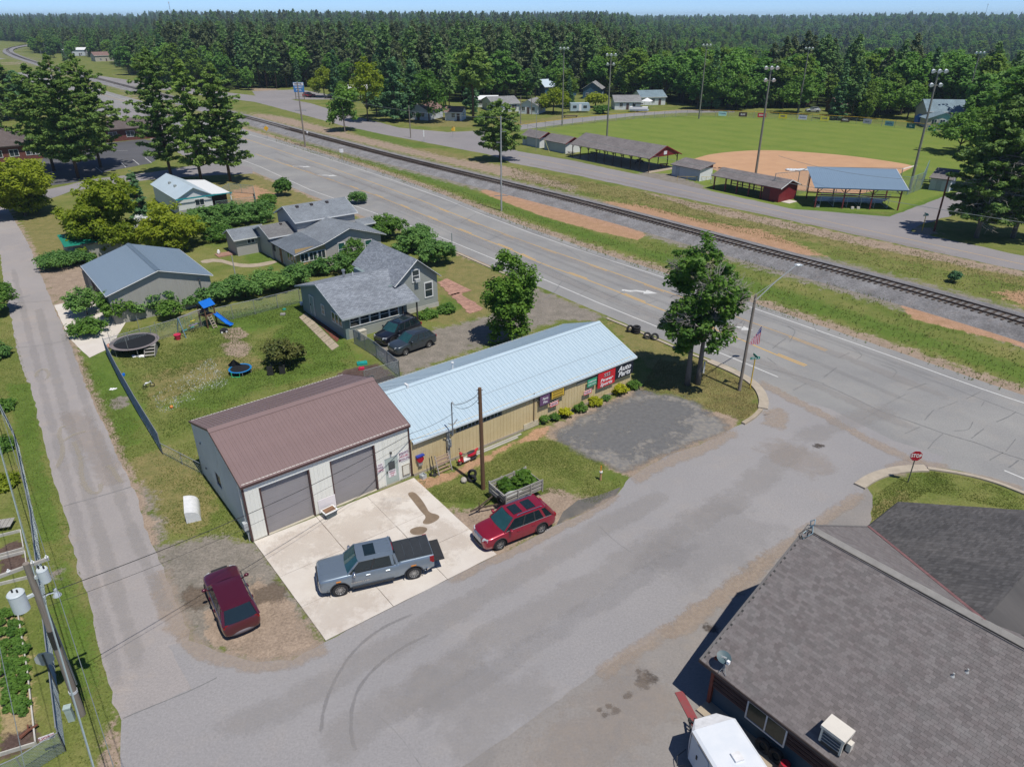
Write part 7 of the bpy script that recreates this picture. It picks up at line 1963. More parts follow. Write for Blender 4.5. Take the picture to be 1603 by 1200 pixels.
for(p_,top_,r_,lb)in[((1528,372),150,62,'big dark pine with grey dead limbs at the right edge by the park road'),((1585,372),110,60,'tall pine cut by the right edge of the photo above the park road'),((1560,300),90,60,'dark pine behind the big right-edge pines near the small pale shed')]:
 grow(p_,top_,'pine_tree',lb,'tree',pine_mesh,rad_px=r_,group='pines at the right edge',zb=2.2,leafm=L_pine if p_[0]!=1560 else L_mid,nb=130,nleaf=60,size=.28,cl=.75,gap=.4,trunk_r=.34,bark=M_barkg);pass
 if p_[0]!=1560:
  o_=bpy.data.objects[[q.name for q in COL.objects if q.get('label')==lb][0]];H_=hz(*W(*p_),top_);tw_m=MB();rg_=np.random.default_rng(p_[0])
  for k in range(120):
   z=rg_.uniform(2.0,H_*.62);a=rg_.uniform(3.4,6.2);L_=rg_.uniform(2.2,5.2);e=np.array([math.cos(a)*L_,math.sin(a)*L_,z+rg_.uniform(-.3,1.0)]);m_=e*.55+np.array([0,0,z])*.45+rg_.normal(size=3)*.15
   tw_m.tube([(0,0,z),tuple(m_),tuple(e)],[.06,.035,.01],3)
   for q in range(5):
    s_=m_+(e-m_)*rg_.uniform(-.3,1);tw_m.tube([tuple(s_),tuple(s_+rg_.normal(size=3)*.4)],[.02,.006],3)
  tw_m.build('dead_branches',M_twig,o_)
grow((1500,240),172,'deciduous_tree','leafy tree overlapping the right end of the outfield fence','tree',broad_mesh,rad_px=42,z0=1.0,leafm=L_mid,nclump=110,nleaf=55,size=.4,cl=1.2)
grow((40,338),236,'deciduous_tree','bright yellow-green tree beside the alley at the left edge','tree',broad_mesh,rad_px=50,z0=.1,up=0,leafm=L_yel,nclump=210,nleaf=70,size=.3,cl=.95)
grow((172,392),276,'deciduous_tree','large yellow-green tree shading the green-roofed shed','tree',broad_mesh,rad_px=54,z0=.1,up=0,leafm=L_yel,nclump=240,nleaf=75,size=.26,cl=.8)
grow((268,388),312,'deciduous_tree','yellow-green tree right behind the blue-grey barn roof','tree',broad_mesh,rad_px=52,z0=.1,up=0,leafm=L_yel,nclump=190,nleaf=70,size=.24,cl=.75)
grow((222,345),272,'cedar_tree','narrow dark green cedar between two yellow-green trees','tree',pine_mesh,rad_px=15,zb=.3,leafm=L_spruce,nb=60,nleaf=60,size=.2,cone=1.0,cl=.6)
bush((232,372),2.4,3.4,'shrub covered with white blossom behind the barn',L_bloss,'blossom_shrub',40,40,.2,cl=.5)
grow((15,185),92,'pine_tree','dark pine at the left edge behind the restaurant','tree',pine_mesh,rad_px=22,zb=2,leafm=L_pine,nb=60,nleaf=50,size=.5,cl=1.3)
grow((42,188),112,'pine_tree','shorter dark pine at the left edge beside the orange sign','tree',pine_mesh,rad_px=16,zb=2,leafm=L_spruce,nb=60,nleaf=50,size=.5,cl=1.2)
grow((-5,190),96,'pine_tree','dark pine cut by the left edge of the photo','tree',pine_mesh,rad_px=20,zb=2,leafm=L_pine,nb=50,nleaf=50,size=.5,cl=1.3)
PR=[((540,205),128,23,L_mid,'round leafy tree on the grass at the park road bend'),((576,190),84,31,L_yel,'large bright willow-like tree by the far trailer'),((508,152),103,20,L_yel,'yellow-green tree near the blue billboard'),((672,192),106,27,L_mid,'dense green maple in front of the white house with brown roof'),((866,178),137,25,L_yel,'small yellow-green tree before the blue house'),((932,168),147,14,L_yel,'round bright bush-like tree by the ranch house'),((1248,178),115,30,L_mid,'bright rounded tree behind the centre field fence'),((1108,172),106,26,L_mid,'broad green tree right of the outfield garage'),((1145,173),112,30,L_mid,'wide leafy tree at the fence beside the floodlight'),((1370,183),122,34,L_mid,'dark leafy tree before left field, left of the beige house'),((1420,186),130,22,L_mid,'leafy tree touching the left wall of the beige house'),((610,178),132,20,L_mid,'green tree between the willow and the spruce'),((590,182),140,16,L_spruce,'dark small tree below the bright willow')]
for p_,top_,r_,lm,lb in PR:
 grow(p_,top_,'deciduous_tree',lb,'tree',broad_mesh,rad_px=r_,z0=1.6,leafm=lm,nclump=80,nleaf=42,size=.5,cl=1.5)
grow((620,190),90,'spruce_tree','dark tapering spruce beside the park road','tree',pine_mesh,rad_px=24,zb=1.6,leafm=L_spruce,nb=64,nleaf=46,size=.5,cone=1,cl=1.3)
grow((647,186),94,'spruce_tree','narrow blue-green spruce behind the white house with brown roof','tree',pine_mesh,rad_px=15,zb=1.0,leafm=L_spruce,nb=60,nleaf=46,size=.5,cone=1,cl=1.1)
grow((741,189),70,'pine_tree','tall single pine with bare lower trunk by the road junction','tree',pine_mesh,rad_px=30,zb=9,leafm=L_pine,nb=46,nleaf=50,size=.6,cl=1.5,trunk_r=.4)
bush((756,197),2.6,3.2,'dark round bush at the road junction',L_mid,size=.4,cl=.8)
bush((940,178),3.0,2.4,'green bush on the outfield road bank before the ranch house',L_mid,size=.4,cl=.8)
bush((446,306),1.5,3.0,'single dark round bush on the dry lawn by the highway',L_mid,size=.3,cl=.6,z0=.6)
bush((1493,442),.62,1.35,'small dark bush alone on the railway bank',L_spruce,size=.14,cl=.3)
YARD=[((445,572),1.75,2.5,L_rust,'reddish green bush beside the covered grill in the yard'),((137,492),1.7,3.0,L_lilac,'sparse shrub in front of the pale concrete drive'),((140,522),1.7,1.6,L_mid,'low leafy shrub at the yard fence corner'),((186,500),1.9,3.4,L_mid,'tall leafy shrub at the barn corner above the trampoline'),((222,494),1.8,2.6,L_lilac,'grey-green shrub against the barn wall over the trampoline'),((268,498),1.1,2.0,L_mid,'small bush beside the swing set'),((300,478),1.8,1.6,L_lilac,'low shrub below the barn front wall behind the playset'),((345,472),2.2,2.2,L_lilac,'shrub behind the blue slide, by the yard fence'),((385,465),2.2,2.4,L_lilac,'dense shrub left of the light post behind the fence'),((425,455),2.4,2.6,L_lilac,'dense shrub in the hedge left of the porch house'),((462,447),2.2,2.4,L_lilac,'shrub touching the porch house roof corner'),((500,428),1.9,1.8,L_lilac,'low shrub below the board corner of the ranch house'),((540,425),1.9,2.4,L_lilac,'shrub before the ranch house, left of the gabled house'),((560,418),2.0,3.6,L_mid,'small airy tree in front of the ranch house wall'),((608,372),2.6,3.3,L_mid,'large bright green shrub behind the ranch house by the highway'),((645,392),2.8,3.1,L_lilac,'dark lilac shrub in the middle of the highway hedge'),((684,412),2.6,2.9,L_lilac,'dark rounded shrub at the right end of the highway hedge'),((660,380),2.0,2.6,L_lilac,'dark shrub at the back of the highway hedge'),((330,355),3.0,3.0,L_lilac,'dark shrub at the left of the long hedge behind the white house'),((368,350),3.0,3.1,L_lilac,'dark shrub in the middle of the long hedge behind the ranch house'),((402,345),3.0,2.8,L_lilac,'dark shrub in the long hedge touching the ranch roof'),((345,375),2.4,1.8,L_mid,'low shrub in front of the long hedge'),((300,365),2.4,2.4,L_lilac,'dark shrub right of the yellow-green trees'),((175,396),4.2,5.2,L_yel,'wide yellow-green undergrowth below the tree at the green shed'),((272,390),3.8,4.6,L_yel,'wide yellow-green undergrowth behind the barn ridge'),((38,335),4.2,5.4,L_yel,'wide yellow-green lower foliage of the clump at the left edge'),((255,488),1.5,2.8,L_lilac,'upright shrub before the middle of the barn front'),((322,470),1.8,2.0,L_mid,'shrub before the right half of the barn front'),((92,418),2.4,1.8,L_lilac,'low hedge in front of the green-roofed shed, left part'),((122,412),2.0,1.8,L_lilac,'low hedge in front of the green-roofed shed, right part'),((560,318),1.6,2.0,L_lilac,'small shrub behind the ranch house back roof'),((420,318),1.6,1.4,L_mid,'low bushes on the dry lawn behind the ranch house'),((-4,490),2.3,3.0,L_mid,'leafy shrub at the left edge beside the alley'),((-6,560),1.1,1.5,L_lilac,'dark shrub at the left edge lower on the alley'),((4,640),.8,.5,L_mid,'low bush row on the left verge of the alley'),((6,760),.8,.5,L_yel,'yellowish shrub on the left verge by the wires'),((6,700),.7,.45,L_mid,'low green shrub on the left verge between two others'),((700,488),.9,.7,L_mid,'green perennials at the right corner of the gabled house'),((668,496),.9,.5,L_mid,'low perennials along the gabled house base')]
for p_,r_,h_,lm,lb in YARD:
 bush(p_,r_,h_,lb,lm,nclump=int(26+20*r_*r_*.55),nleaf=62,size=.17 if r_<2.5 else .21,cl=.42+.05*r_,twigs=18 if 'sparse' in lb or 'airy' in lb else 0)
WALLP=[((849,662),.42,.7,L_mid,'dark green shrub nearest the white skirt board, by the tan wall'),((866,657),.40,.6,L_mid,'second green shrub from the left along the tan wall'),((884,652),.62,.75,L_gold,'golden shrub left of three along the tan wall'),((908,643),.55,.7,L_mid,'green plant between two golden shrubs at the tan wall'),((931,634),.60,.75,L_gold,'golden shrub in the middle of three along the tan wall'),((971,616),.68,.85,L_gold,'golden shrub at the right under the large signs'),((990,607),.6,.6,L_mid,'dark green shrub at the store corner'),((948,626),.3,.4,L_lilac,'small sparse plant between golden shrubs')]
for p_,r_,h_,lm,lb in WALLP:bush(p_,r_,h_,lb,lm,nclump=46,nleaf=46,size=.085,cl=.17,z0=.05)
gi=0
gp_=broad_mesh('potato_plant',.45,.34,.02,L_mid,5,16,40,.11,lobes=5,cl=.17,trunk_r=.02,limbs=False)
for r_ in range(11):
 for c_ in range(3):
  px_=(4+c_*13+r_*1.2,962+r_*15)
  if px_[0]>46:continue
  x,y=W(*px_);o=tree('crop_plant','bushy green crop plant in the straw-mulched garden bed','plant',(x+random.uniform(-.08,.08),y+random.uniform(-.08,.08)),gp_[:1],random.random()*6,random.uniform(.6,.95),'crop plants in the straw bed')
for(ux_,uy_,h_,r_,lb)in((1.0,1.2,.75,.5,'small leafy plant at the middle of the utility trailer'),(2.05,.9,1.15,.8,'bright leafy plant filling the back of the utility trailer')):
 q=onut(ux_,uy_,.58);ms=broad_mesh('potted_plant',h_,r_,.05,L_birch,int(ux_*10),75,16,.20,lobes=9,cl=.15,up=.5,trunk_r=.02,limbs=False)
 o=thing('leafy_plant',lb,'plant',q,0,None);sharemesh('foliage',ms[0],o)
TP=[pine_mesh('forest_pine',22,2.9,(7,5,8)[i],(L_fpine,L_fpine2,L_fpine)[i],11+i,nb=62,nleaf=30,size=.5,cl=.95,trunk_r=.28,flat=.7,gap=.9,cone=(0,.45,0)[i])for i in range(3)]
TS=[pine_mesh('forest_spruce',21,2.9,1.5,L_spruce,31+i,nb=70,nleaf=28,size=.5,cone=1,cl=.9,trunk_r=.2)for i in range(1)]
TB=[broad_mesh('forest_leafy',14,(4.6,3.9,4.2)[i],1.5,(L_forest,L_forest2,L_forest)[i],51+i,nclump=150,nleaf=34,size=.5,cl=1.1,lobes=(9,6,11)[i],trunk_r=.25)for i in range(3)]
def joinmesh(ms,name):
 bm=bmesh.new();mats_=[]
 for m in ms:
  off=len(mats_);mats_+=list(m.materials);n0=len(bm.faces);bm.from_mesh(m);bm.faces.ensure_lookup_table()
  for f in bm.faces[n0:]:f.material_index+=off
 me=bpy.data.meshes.new(name);bm.to_mesh(me);bm.free()
 for m in mats_:me.materials.append(m)
 return me
KIN={'pine':[joinmesh(t,'pine_tree')for t in TP],'spruce':[joinmesh(t,'spruce_tree')for t in TS],'leafy':[joinmesh(t[:2],'leafy_tree')for t in TB]}
FRONT_PX=[(-40,62),(12,64),(48,66),(52,76),(60,84),(100,84),(130,88),(175,96),(205,118),(240,132),(300,139),(400,141),(480,138),(520,140),(560,148),(640,160),(700,158),(735,166),(780,158),(830,158),(850,148),(895,150),(930,150),(985,158),(1030,163),(1080,168),(1170,172),(1215,172),(1255,172),(1290,174),(1340,178),(1390,182),(1425,184),(1440,172),(1500,186),(1530,215),(1603,235),(1700,262),(1900,300)]
front=[W(*p)for p in FRONT_PX]
front_s=resample(front,5.2)
LBL={'pine':'tall dark pine in the wood beyond the village','spruce':'dark pointed spruce in the wood beyond the village','leafy':'round green leafy tree at the edge of the wood'}
cand=[]
fx=np.array([p[0]for p in front_s]);fy=np.array([p[1]for p in front_s])
fa=np.arctan2(fx,fy);fr=np.hypot(fx,fy);order=np.argsort(fa)
def edge_r(a):return np.interp(a,fa[order],fr[order])
g=5.4
def kind_at(a,r,e):
 n_=vnoise(np.array([math.sin(a)*r]),np.array([math.cos(a)*r]),38,9)[0]
 depth=r-e
 p_leaf=.72 if a>.14 else .45
 if a<-.35:p_leaf=.5
 if depth>14:p_leaf*=.85
 v=random.random()*.5+n_*.5
 if v<p_leaf:return 'leafy'
 return 'spruce' if random.random()<.14 else 'pine'
houses_xy=[(o.location.x,o.location.y)for o in COL.objects if o.get('category')in('house','garage','building','outbuilding')and o.parent is None]
tme_=bpy.data.objects['terrain'].data;cw=np.empty(len(tme_.vertices)*3,np.float32);tme_.vertices.foreach_get('co',cw);cw=cw.reshape(-1,3)
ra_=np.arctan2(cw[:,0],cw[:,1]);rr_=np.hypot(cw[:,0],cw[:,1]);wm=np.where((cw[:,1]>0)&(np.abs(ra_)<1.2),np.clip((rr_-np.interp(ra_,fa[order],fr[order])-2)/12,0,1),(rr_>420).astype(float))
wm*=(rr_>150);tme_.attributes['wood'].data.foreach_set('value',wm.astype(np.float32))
def scatter(dep0,dep1,step):
 out=[]
 a=-.85
 while a<.88:
  e=float(edge_r(a));r=e+dep0+random.random()*step
  while r<e+dep1:
   x,y=math.sin(a)*r+random.gauss(0,step*.28),math.cos(a)*r+random.gauss(0,step*.28)
   out.append((x,y,a,r,e));r+=step
  a+=step/max(200,e+(dep0+dep1)/2)
 return out
near=[p for p in scatter(1.5,15,5.6)if abs(p[2])<.70 and all(math.hypot(p[0]-h[0]-4,p[1]-h[1]-6)>11 for h in houses_xy)]
near.sort(key=lambda p:p[3]);near=near[:236]
def target_h(k,a,r):
 h={'pine':1.0,'spruce':.92,'leafy':1.0}[k]
 if k=='leafy':h*=random.uniform(.6,1.35)
 else:h*=random.uniform(.62,1.14)*(1.05 if a<.12 else .95)
 if a<-.42:h*=.78
 return h
EXT=[([(520,152),(640,158),(640,180),(590,192),(560,172)],12),([(690,165),(765,170),(760,186),(700,186)],6),([(820,160),(900,158),(905,172),(840,178)],7),([(1060,166),(1240,169),(1240,176),(1070,175)],9),([(1290,178),(1420,184),(1420,194),(1300,188)],8),([(385,128),(470,132),(470,140),(385,142)],5),([(1500,196),(1600,215),(1640,290),(1560,270)],9),([(60,86),(110,90),(140,100),(90,98)],7)]
ei=0
for poly_,cnt_ in EXT:
 P_w=PX(poly_);xs=[p[0]for p in P_w];ys=[p[1]for p in P_w];got=0;tries=0
 while got<cnt_ and tries<400:
  tries+=1;x,y=random.uniform(min(xs),max(xs)),random.uniform(min(ys),max(ys))
  if not inside(np.array([x]),np.array([y]),P_w)[0]or any(-3<loc_in(h,0,(x,y))[0]<14 and-4<loc_in(h,0,(x,y))[1]<16 for h in houses_xy):continue
  k='leafy' if random.random()<.62 else('spruce' if random.random()<.5 else 'pine');me=random.choice(KIN[k]);s=random.uniform(.5,.95);got+=1
  o=link(bpy.data.objects.new(k+'_tree',me));o.location=(x,y,float(terrain_z(x,y))-.2);o.rotation_euler=(0,0,random.random()*6.28);o.scale=(s,s,s)
  tag(o,{'pine':'medium pine standing among the village houses','spruce':'medium pointed spruce standing among the village houses','leafy':'medium leafy tree standing among the village houses'}[k],'tree',{'pine':'pines among the houses','spruce':'spruces among the houses','leafy':'leafy trees among the houses'}[k])
for x,y,a,r,e in near:
 k=kind_at(a,r,e);me=random.choice(KIN[k]);s=target_h(k,a,r)
 o=bpy.data.objects.new(k+'_tree' if k!='leafy' else 'leafy_tree',me);link(o);o.location=(x,y,float(terrain_z(x,y))-.2);o.rotation_euler=(0,0,random.random()*6.28);o.scale=(s*random.uniform(.9,1.15),)*2+(s,)
 tag(o,LBL[k],'tree',{'pine':'pines in the wood','spruce':'spruces in the wood','leafy':'leafy trees in the wood'}[k])
P_,S_,Z_,K_=[],[],[],[]
def addp(x,y,k,s):
 P_.append((x,y,float(terrain_z(x,y))-.3));S_.append(s);Z_.append(random.random()*6.28);K_.append(k)
nearset=set((round(p[0],2),round(p[1],2))for p in near)
for p in scatter(1.5,15,5.6):
 if(round(p[0],2),round(p[1],2))in nearset:continue
rings=[(15,120,6.2,1.0),(120,330,8.2,1.15),(330,800,12.5,1.45),(800,1800,24,2.0),(1800,4300,46,2.9)]
KI={'pine':(0,1),'spruce':(2,),'leafy':(3,4)}
for p in scatter(1.5,15,5.6):
 if p[3]>(near[-1][3]if near else 0)or abs(p[2])>=.70:
  k=kind_at(p[2],p[3],p[4]);addp(p[0],p[1],random.choice(KI[k]),target_h(k,p[2],p[3]))
railfar=RAIL[-1]
for d0,d1,st,sc_ in rings:
 for x,y,a,r,e in scatter(d0,d1,st):
  if r>5200 or y>7000:continue
  if a<-.40 and r<900:
   if min(math.hypot(x-q[0],y-q[1])for q in RAIL[::6])<20:continue
  k=kind_at(a,r,e);hh=target_h(k,a,r)*(1 if d0<120 else .9)
  if a>.15 and 60<r-e:hh*=.82
  addp(x,y,random.choice(KI[k]),hh*(sc_ if d0>300 else sc_**.5)*(.62 if d0>800 else .8 if d0>300 else 1))
for k_ in range(900):
 a=random.uniform(-.86,-.60);r=random.uniform(190,620);x,y=math.sin(a)*r,math.cos(a)*r
 dmin=min(math.hypot(x-q[0],y-q[1])for q in hwf[::3])
 ppx=801.5+FPX*x/(y*cP+CAM_H*sP)
 if dmin<34:continue
 if r<330 and ppx>30:continue
 addp(x,y,random.choice(KI['leafy']+KI['pine']),random.uniform(.55,.85))
me=bpy.data.meshes.new('wood_points');me.vertices.add(len(P_));me.vertices.foreach_set('co',np.array(P_,np.float32).reshape(-1))
for nm_,tp__,dat in(('sc','FLOAT',S_),('rz','FLOAT',Z_)):
 at=me.attributes.new(nm_,tp__,'POINT');at.data.foreach_set('value',np.array(dat,np.float32))
at=me.attributes.new('kind','INT','POINT');at.data.foreach_set('value',np.array(K_,np.int32))
wood=link(bpy.data.objects.new('distant_wood',me));wood['kind']='stuff'
ng=bpy.data.node_groups.new('wood','GeometryNodeTree')
ng.interface.new_socket('Geometry',in_out='INPUT',socket_type='NodeSocketGeometry');ng.interface.new_socket('Geometry',in_out='OUTPUT',socket_type='NodeSocketGeometry')
gi_=ng.nodes.new('NodeGroupInput');go_=ng.nodes.new('NodeGroupOutput');jn=ng.nodes.new('GeometryNodeJoinGeometry')
def firstobj(mesh):return next(o for o in COL.objects if o.data==mesh)
srcs=[]
for me_ in(KIN['pine'][0],KIN['pine'][1],KIN['spruce'][0],KIN['leafy'][0],KIN['leafy'][1]):
 srcs.append(next((o for o in COL.objects if o.data==me_),None))
na=lambda n_,t_:(lambda q:(setattr(q,'data_type',t_),q.inputs['Name'].__setattr__('default_value',n_),q)[-1])(ng.nodes.new('GeometryNodeInputNamedAttribute'))
nk,ns_,nr_=na('kind','INT'),na('sc','FLOAT'),na('rz','FLOAT')
cmb=ng.nodes.new('ShaderNodeCombineXYZ');ng.links.new(nr_.outputs[0],cmb.inputs[2])
for i,so in enumerate(srcs):
 oi=ng.nodes.new('GeometryNodeObjectInfo');oi.inputs['Object'].default_value=so;oi.inputs['As Instance'].default_value=True;oi.transform_space='ORIGINAL'
 ip=ng.nodes.new('GeometryNodeInstanceOnPoints');cp=ng.nodes.new('FunctionNodeCompare');cp.data_type='INT';cp.operation='EQUAL'
 ng.links.new(nk.outputs[0],cp.inputs[2]);cp.inputs[3].default_value=i
 ng.links.new(gi_.outputs[0],ip.inputs['Points']);ng.links.new(cp.outputs[0],ip.inputs['Selection']);ng.links.new(oi.outputs['Geometry'],ip.inputs['Instance'])
 ng.links.new(cmb.outputs[0],ip.inputs['Rotation']);ng.links.new(ns_.outputs[0],ip.inputs['Scale']);ng.links.new(ip.outputs[0],jn.inputs[0])
ng.links.new(jn.outputs[0],go_.inputs[0])
md=wood.modifiers.new('wood','NODES');md.node_group=ng
print('wood points',len(P_),'near',len(near),[s is None for s in srcs])
def tufts(name,polys,n,h,w,m,seed,avoid=None,per=3):
 rg=np.random.default_rng(seed);out=[]
 areas=[]
 for P in polys:
  xs=[p[0]for p in P];ys=[p[1]for p in P];areas.append(abs(sum(P[i][0]*P[(i+1)%len(P)][1]-P[(i+1)%len(P)][0]*P[i][1]for i in range(len(P)))/2))
 tot=sum(areas)
 for P,A_ in zip(polys,areas):
  k=int(n*A_/tot)+1;xs=[p[0]for p in P];ys=[p[1]for p in P]
  X=rg.uniform(min(xs),max(xs),k*4);Y=rg.uniform(min(ys),max(ys),k*4);s=inside(X,Y,P)
  nz=vnoise(X,Y,1.3,seed)*.6+vnoise(X,Y,5.0,seed+1)*.4;s&=nz>rg.uniform(.25,.62,X.shape)
  for q in(avoid or[]):s&=~inside(X,Y,q)
  out.append(np.stack([X[s][:k],Y[s][:k]],-1))
 B=np.concatenate(out);B=np.repeat(B,per,0);B=B+rg.normal(size=B.shape)*w*1.2;m_=len(B)
 a=rg.uniform(0,6.28,m_);hh=h*rg.uniform(.4,1.25,m_);ww=w*rg.uniform(.5,1.2,m_);le=hh*rg.uniform(.1,.7,m_)
 z=np.zeros(m_)
 p0=np.stack([B[:,0]-np.cos(a)*ww,B[:,1]-np.sin(a)*ww,z],-1);p1=np.stack([B[:,0]+np.cos(a)*ww,B[:,1]+np.sin(a)*ww,z],-1)
 p2=np.stack([B[:,0]-np.sin(a)*le,B[:,1]+np.cos(a)*le,hh],-1)
 me=quads_mesh(name,np.stack([p0,p1,p2],1),m);o=link(bpy.data.objects.new(name,me));o['kind']='stuff';return o
verge=PX([(430,222),(560,263),(700,308),(800,350),(937,399),(1045,433),(1200,486),(1395,552),(1510,592),(1603,624),(1603,545),(1502,520),(1426,500),(1400,470),(1200,415),(1095,385),(1000,378),(930,363),(850,342),(790,322),(700,292),(560,246),(430,212)])
tufts('verge_grass',[verge],22000,.24,.03,L_grass,3)
tufts('verge_weeds',[verge],2500,.35,.03,L_dry,4)
bank=PX([(800,262),(1007,302),(1200,342),(1603,430),(1603,480),(1400,425),(1200,375),(1000,325),(800,280)])
tufts('bank_grass',[bank],9000,.18,.03,L_dry,5);tufts('bank_green',[bank],9000,.18,.03,L_grass,6)
yard=PX([(165,520),(455,470),(480,478),(545,535),(560,570),(330,660),(262,690),(225,640)])
tufts('yard_grass',[yard],22000,.09,.022,L_grass,7)
left_v=PX([(20,510),(47,605),(80,740),(107,825),(143,955),(175,1090),(185,1200),(100,1200),(40,900),(0,700),(0,500)])
tufts('alley_verge_grass',[left_v],24000,.07,.016,L_grass,8)
lawnf=PX([(700,755),(830,690),(868,690),(905,708),(940,725),(975,757),(930,790),(860,770),(760,790),(690,785),(655,752)])
tufts('front_lawn_grass',[lawnf],16000,.055,.014,L_grass,9)
side_l=PX([(120,548),(240,690),(260,700),(305,690),(325,740),(385,840),(300,842),(262,840),(235,760),(200,740),(135,600)])
tufts('garage_side_grass',[side_l],16000,.08,.018,L_grass,10)
corner=PX([(1366,775),(1420,742),(1463,738),(1552,758),(1603,780),(1603,802),(1453,770),(1400,800),(1365,815)])
tufts('corner_grass',[corner],4500,.07,.016,L_grass,11)
isl=PX([(1000,612),(1040,548),(1110,572),(1175,603),(1188,638),(1162,660),(1100,636),(1060,618)])
tufts('island_grass',[isl],12000,.06,.016,L_dry,12)
cl_=PX([(330,560),(360,600),(250,650),(240,620)]);tufts('clover_flowers',[cl_],650,.10,.03,L_bloss,13,per=2)
# POLES, WIRES, FENCES, SIGNS
M_pole=mat('pole_wood_brown',(.17,.095,.05),.9,var=.2,scale=2,stretch=(3,3,.3),col2=(.10,.055,.03))
M_poleg=mat('pole_wood_grey',(.27,.235,.20),.9,var=.2,scale=2,stretch=(3,3,.3),col2=(.18,.15,.125))
M_steel=mat('steel_pole',(.36,.38,.38),.5,.4,var=.08)
M_fence=mat('fence_wire',(.36,.42,.42),.5,.4);M_wire=mat('overhead_wire',(.03,.03,.03),.6);M_wirel=mat('overhead_wire_pale',(.22,.25,.25),.5)
M_green=mat('street_sign_green',(.02,.25,.20),.5);M_ypole=mat('yellow_pole',(.62,.42,.04),.6);M_flw=mat('floodlight_lens',(.80,.84,.86),.2)
def wire(a,b,sag,r=.012,m=None,label='overhead wire',n=14,group=None):
 a,b=Vector(a),Vector(b);pts=[a.lerp(b,i/n)-Vector((0,0,sag*4*(i/n)*(1-i/n)))for i in range(n+1)]
 o=thing('wire',label,'wire',tuple(a),0,group);mb=MB();mb.tube([p-a for p in pts],r,4);mb.build('cable',m or M_wire,o);return o
def fence(pts,h,label,post=2.6,mesh=.11,r=.006,top=True,m=None,name='chain_link_fence',poster=.03,topm=None,cat='fence'):
 o=thing(name,label,cat,(pts[0][0],pts[0][1],0));O=Vector((pts[0][0],pts[0][1],0));W_=MB()
 for a,b in zip(pts[:-1],pts[1:]):
  a=Vector((a[0],a[1],0))-O;b=Vector((b[0],b[1],0))-O;L=(b-a).length;d=(b-a)/L;k=max(1,round(L/post));nn=Vector((-d.y,d.x,0))
  for i in range(k+1):
   if i==0 and a.length>.01:continue
   p=a+d*L*i/k;mb=MB();mb.cyl(p-Vector((0,0,.05)),p+Vector((0,0,h+.04)),poster,n=6);mb.build('post',m or M_steel,o)
  if top:mb=MB();mb.cyl(a+Vector((0,0,h)),b+Vector((0,0,h)),poster*.8,n=6);mb.build('top_rail',topm or m or M_steel,o)
  s=-h
  while s<L:
   for sg in(1,-1):
    s0,s1=(s,s+h)if sg>0 else(s+h,s);z0,z1=.03,h-.01
    def cl(sx,z_,sy,zz):return sx,z_
    t0,t1=0.0,1.0
    for lim,gt in((0,True),(L,False)):
     q0,q1=(s0-lim,s1-lim)
     if gt:q0,q1=-q0,-q1
     if q0>0 and q1>0:t0,t1=1,0;break
     if q0>0:t0=max(t0,q0/(q0-q1))
     if q1>0:t1=min(t1,q0/(q0-q1))
    if t1-t0<.01:continue
    A=a+d*(s0+(s1-s0)*t0)+Vector((0,0,z0+(z1-z0)*t0));B=a+d*(s0+(s1-s0)*t1)+Vector((0,0,z0+(z1-z0)*t1))
    up=nn*r;sd=(B-A).normalized().cross(nn)*r
    W_.add([A-up,A+up,A+sd*1.4,B-up,B+up,B+sd*1.4],[(0,1,4,3),(1,2,5,4),(2,0,3,5)])
   s+=mesh
 W_.build('wire_mesh',M_fence,o);return o
def pole(px,top,label,m=M_pole,r0=.15,r1=.10,name='utility_pole',lean=None,cat='utility pole',H=None,group=None):
 x,y=W(*px);H=H or hz(x,y,top);o=thing(name,label,cat,(x,y,0),0,group)
 mb=MB();mb.cyl((0,0,-.2),(lean[0]if lean else 0,lean[1]if lean else 0,H),r0,r1,10);mb.build('shaft',m,o,True);o['h']=H;return o,H
wp,WH_=pole((756.5,765),607,'brown wooden utility pole standing on the lawn before the tan store',M_pole,.15,.115,lean=(-.08,0))
mb=MB()
for k in range(3):mb.cyl((-.16-.08,-.0,WH_-.35-k*.35),(-.03,0,WH_-.35-k*.35),.04,n=6)
mb.bar((-.28,0,WH_-.15),(.12,0,WH_-.15),.05,.05);mb.build('insulator_rack',M_steel,wp)
wpt_=Vector((wp.location.x-.08,wp.location.y,WH_-.3));MT=Vector(MAST_TOP)
wire(wpt_,MT,.25,.016,None,'upper service wire from the wooden pole to the store mast');wire(wpt_-Vector((0,0,.35)),MT-Vector((0,0,.1)),.45,.014,None,'lower service wire from the wooden pole to the store mast')
lp,LH=pole((128,1118),880,'grey pole with two transformers and crossarm beside the alley',M_poleg,.17,.12,lean=(.28,-.05))
LB=Vector((lp.location.x,lp.location.y,0))
T_=lambda z:Vector((.28*z/LH,-.05*z/LH,z))
cd=Vector((UX,UY,0));vd=Vector((-UY,UX,0))
mb=MB();c=T_(LH-.25);mb.bar(c-cd*1.5+vd*.15,c+cd*.75+vd*.15,.10,.13);mb.build('crossarm',mat('crossarm_grey',(.42,.40,.36),.8,var=.1),lp)
for k,s_ in enumerate((-1.35,-.6,.2,.68)):
 mb=MB();q=c+cd*s_+vd*.15;mb.cyl(q,q+Vector((0,0,.18)),.05,.03);mb.cyl(q+Vector((0,0,.06)),q+Vector((0,0,.10)),.075);mb.build('insulator',M_wtrim,lp)
M_trf=mat('transformer_grey',(.55,.60,.62),.4,var=.05)
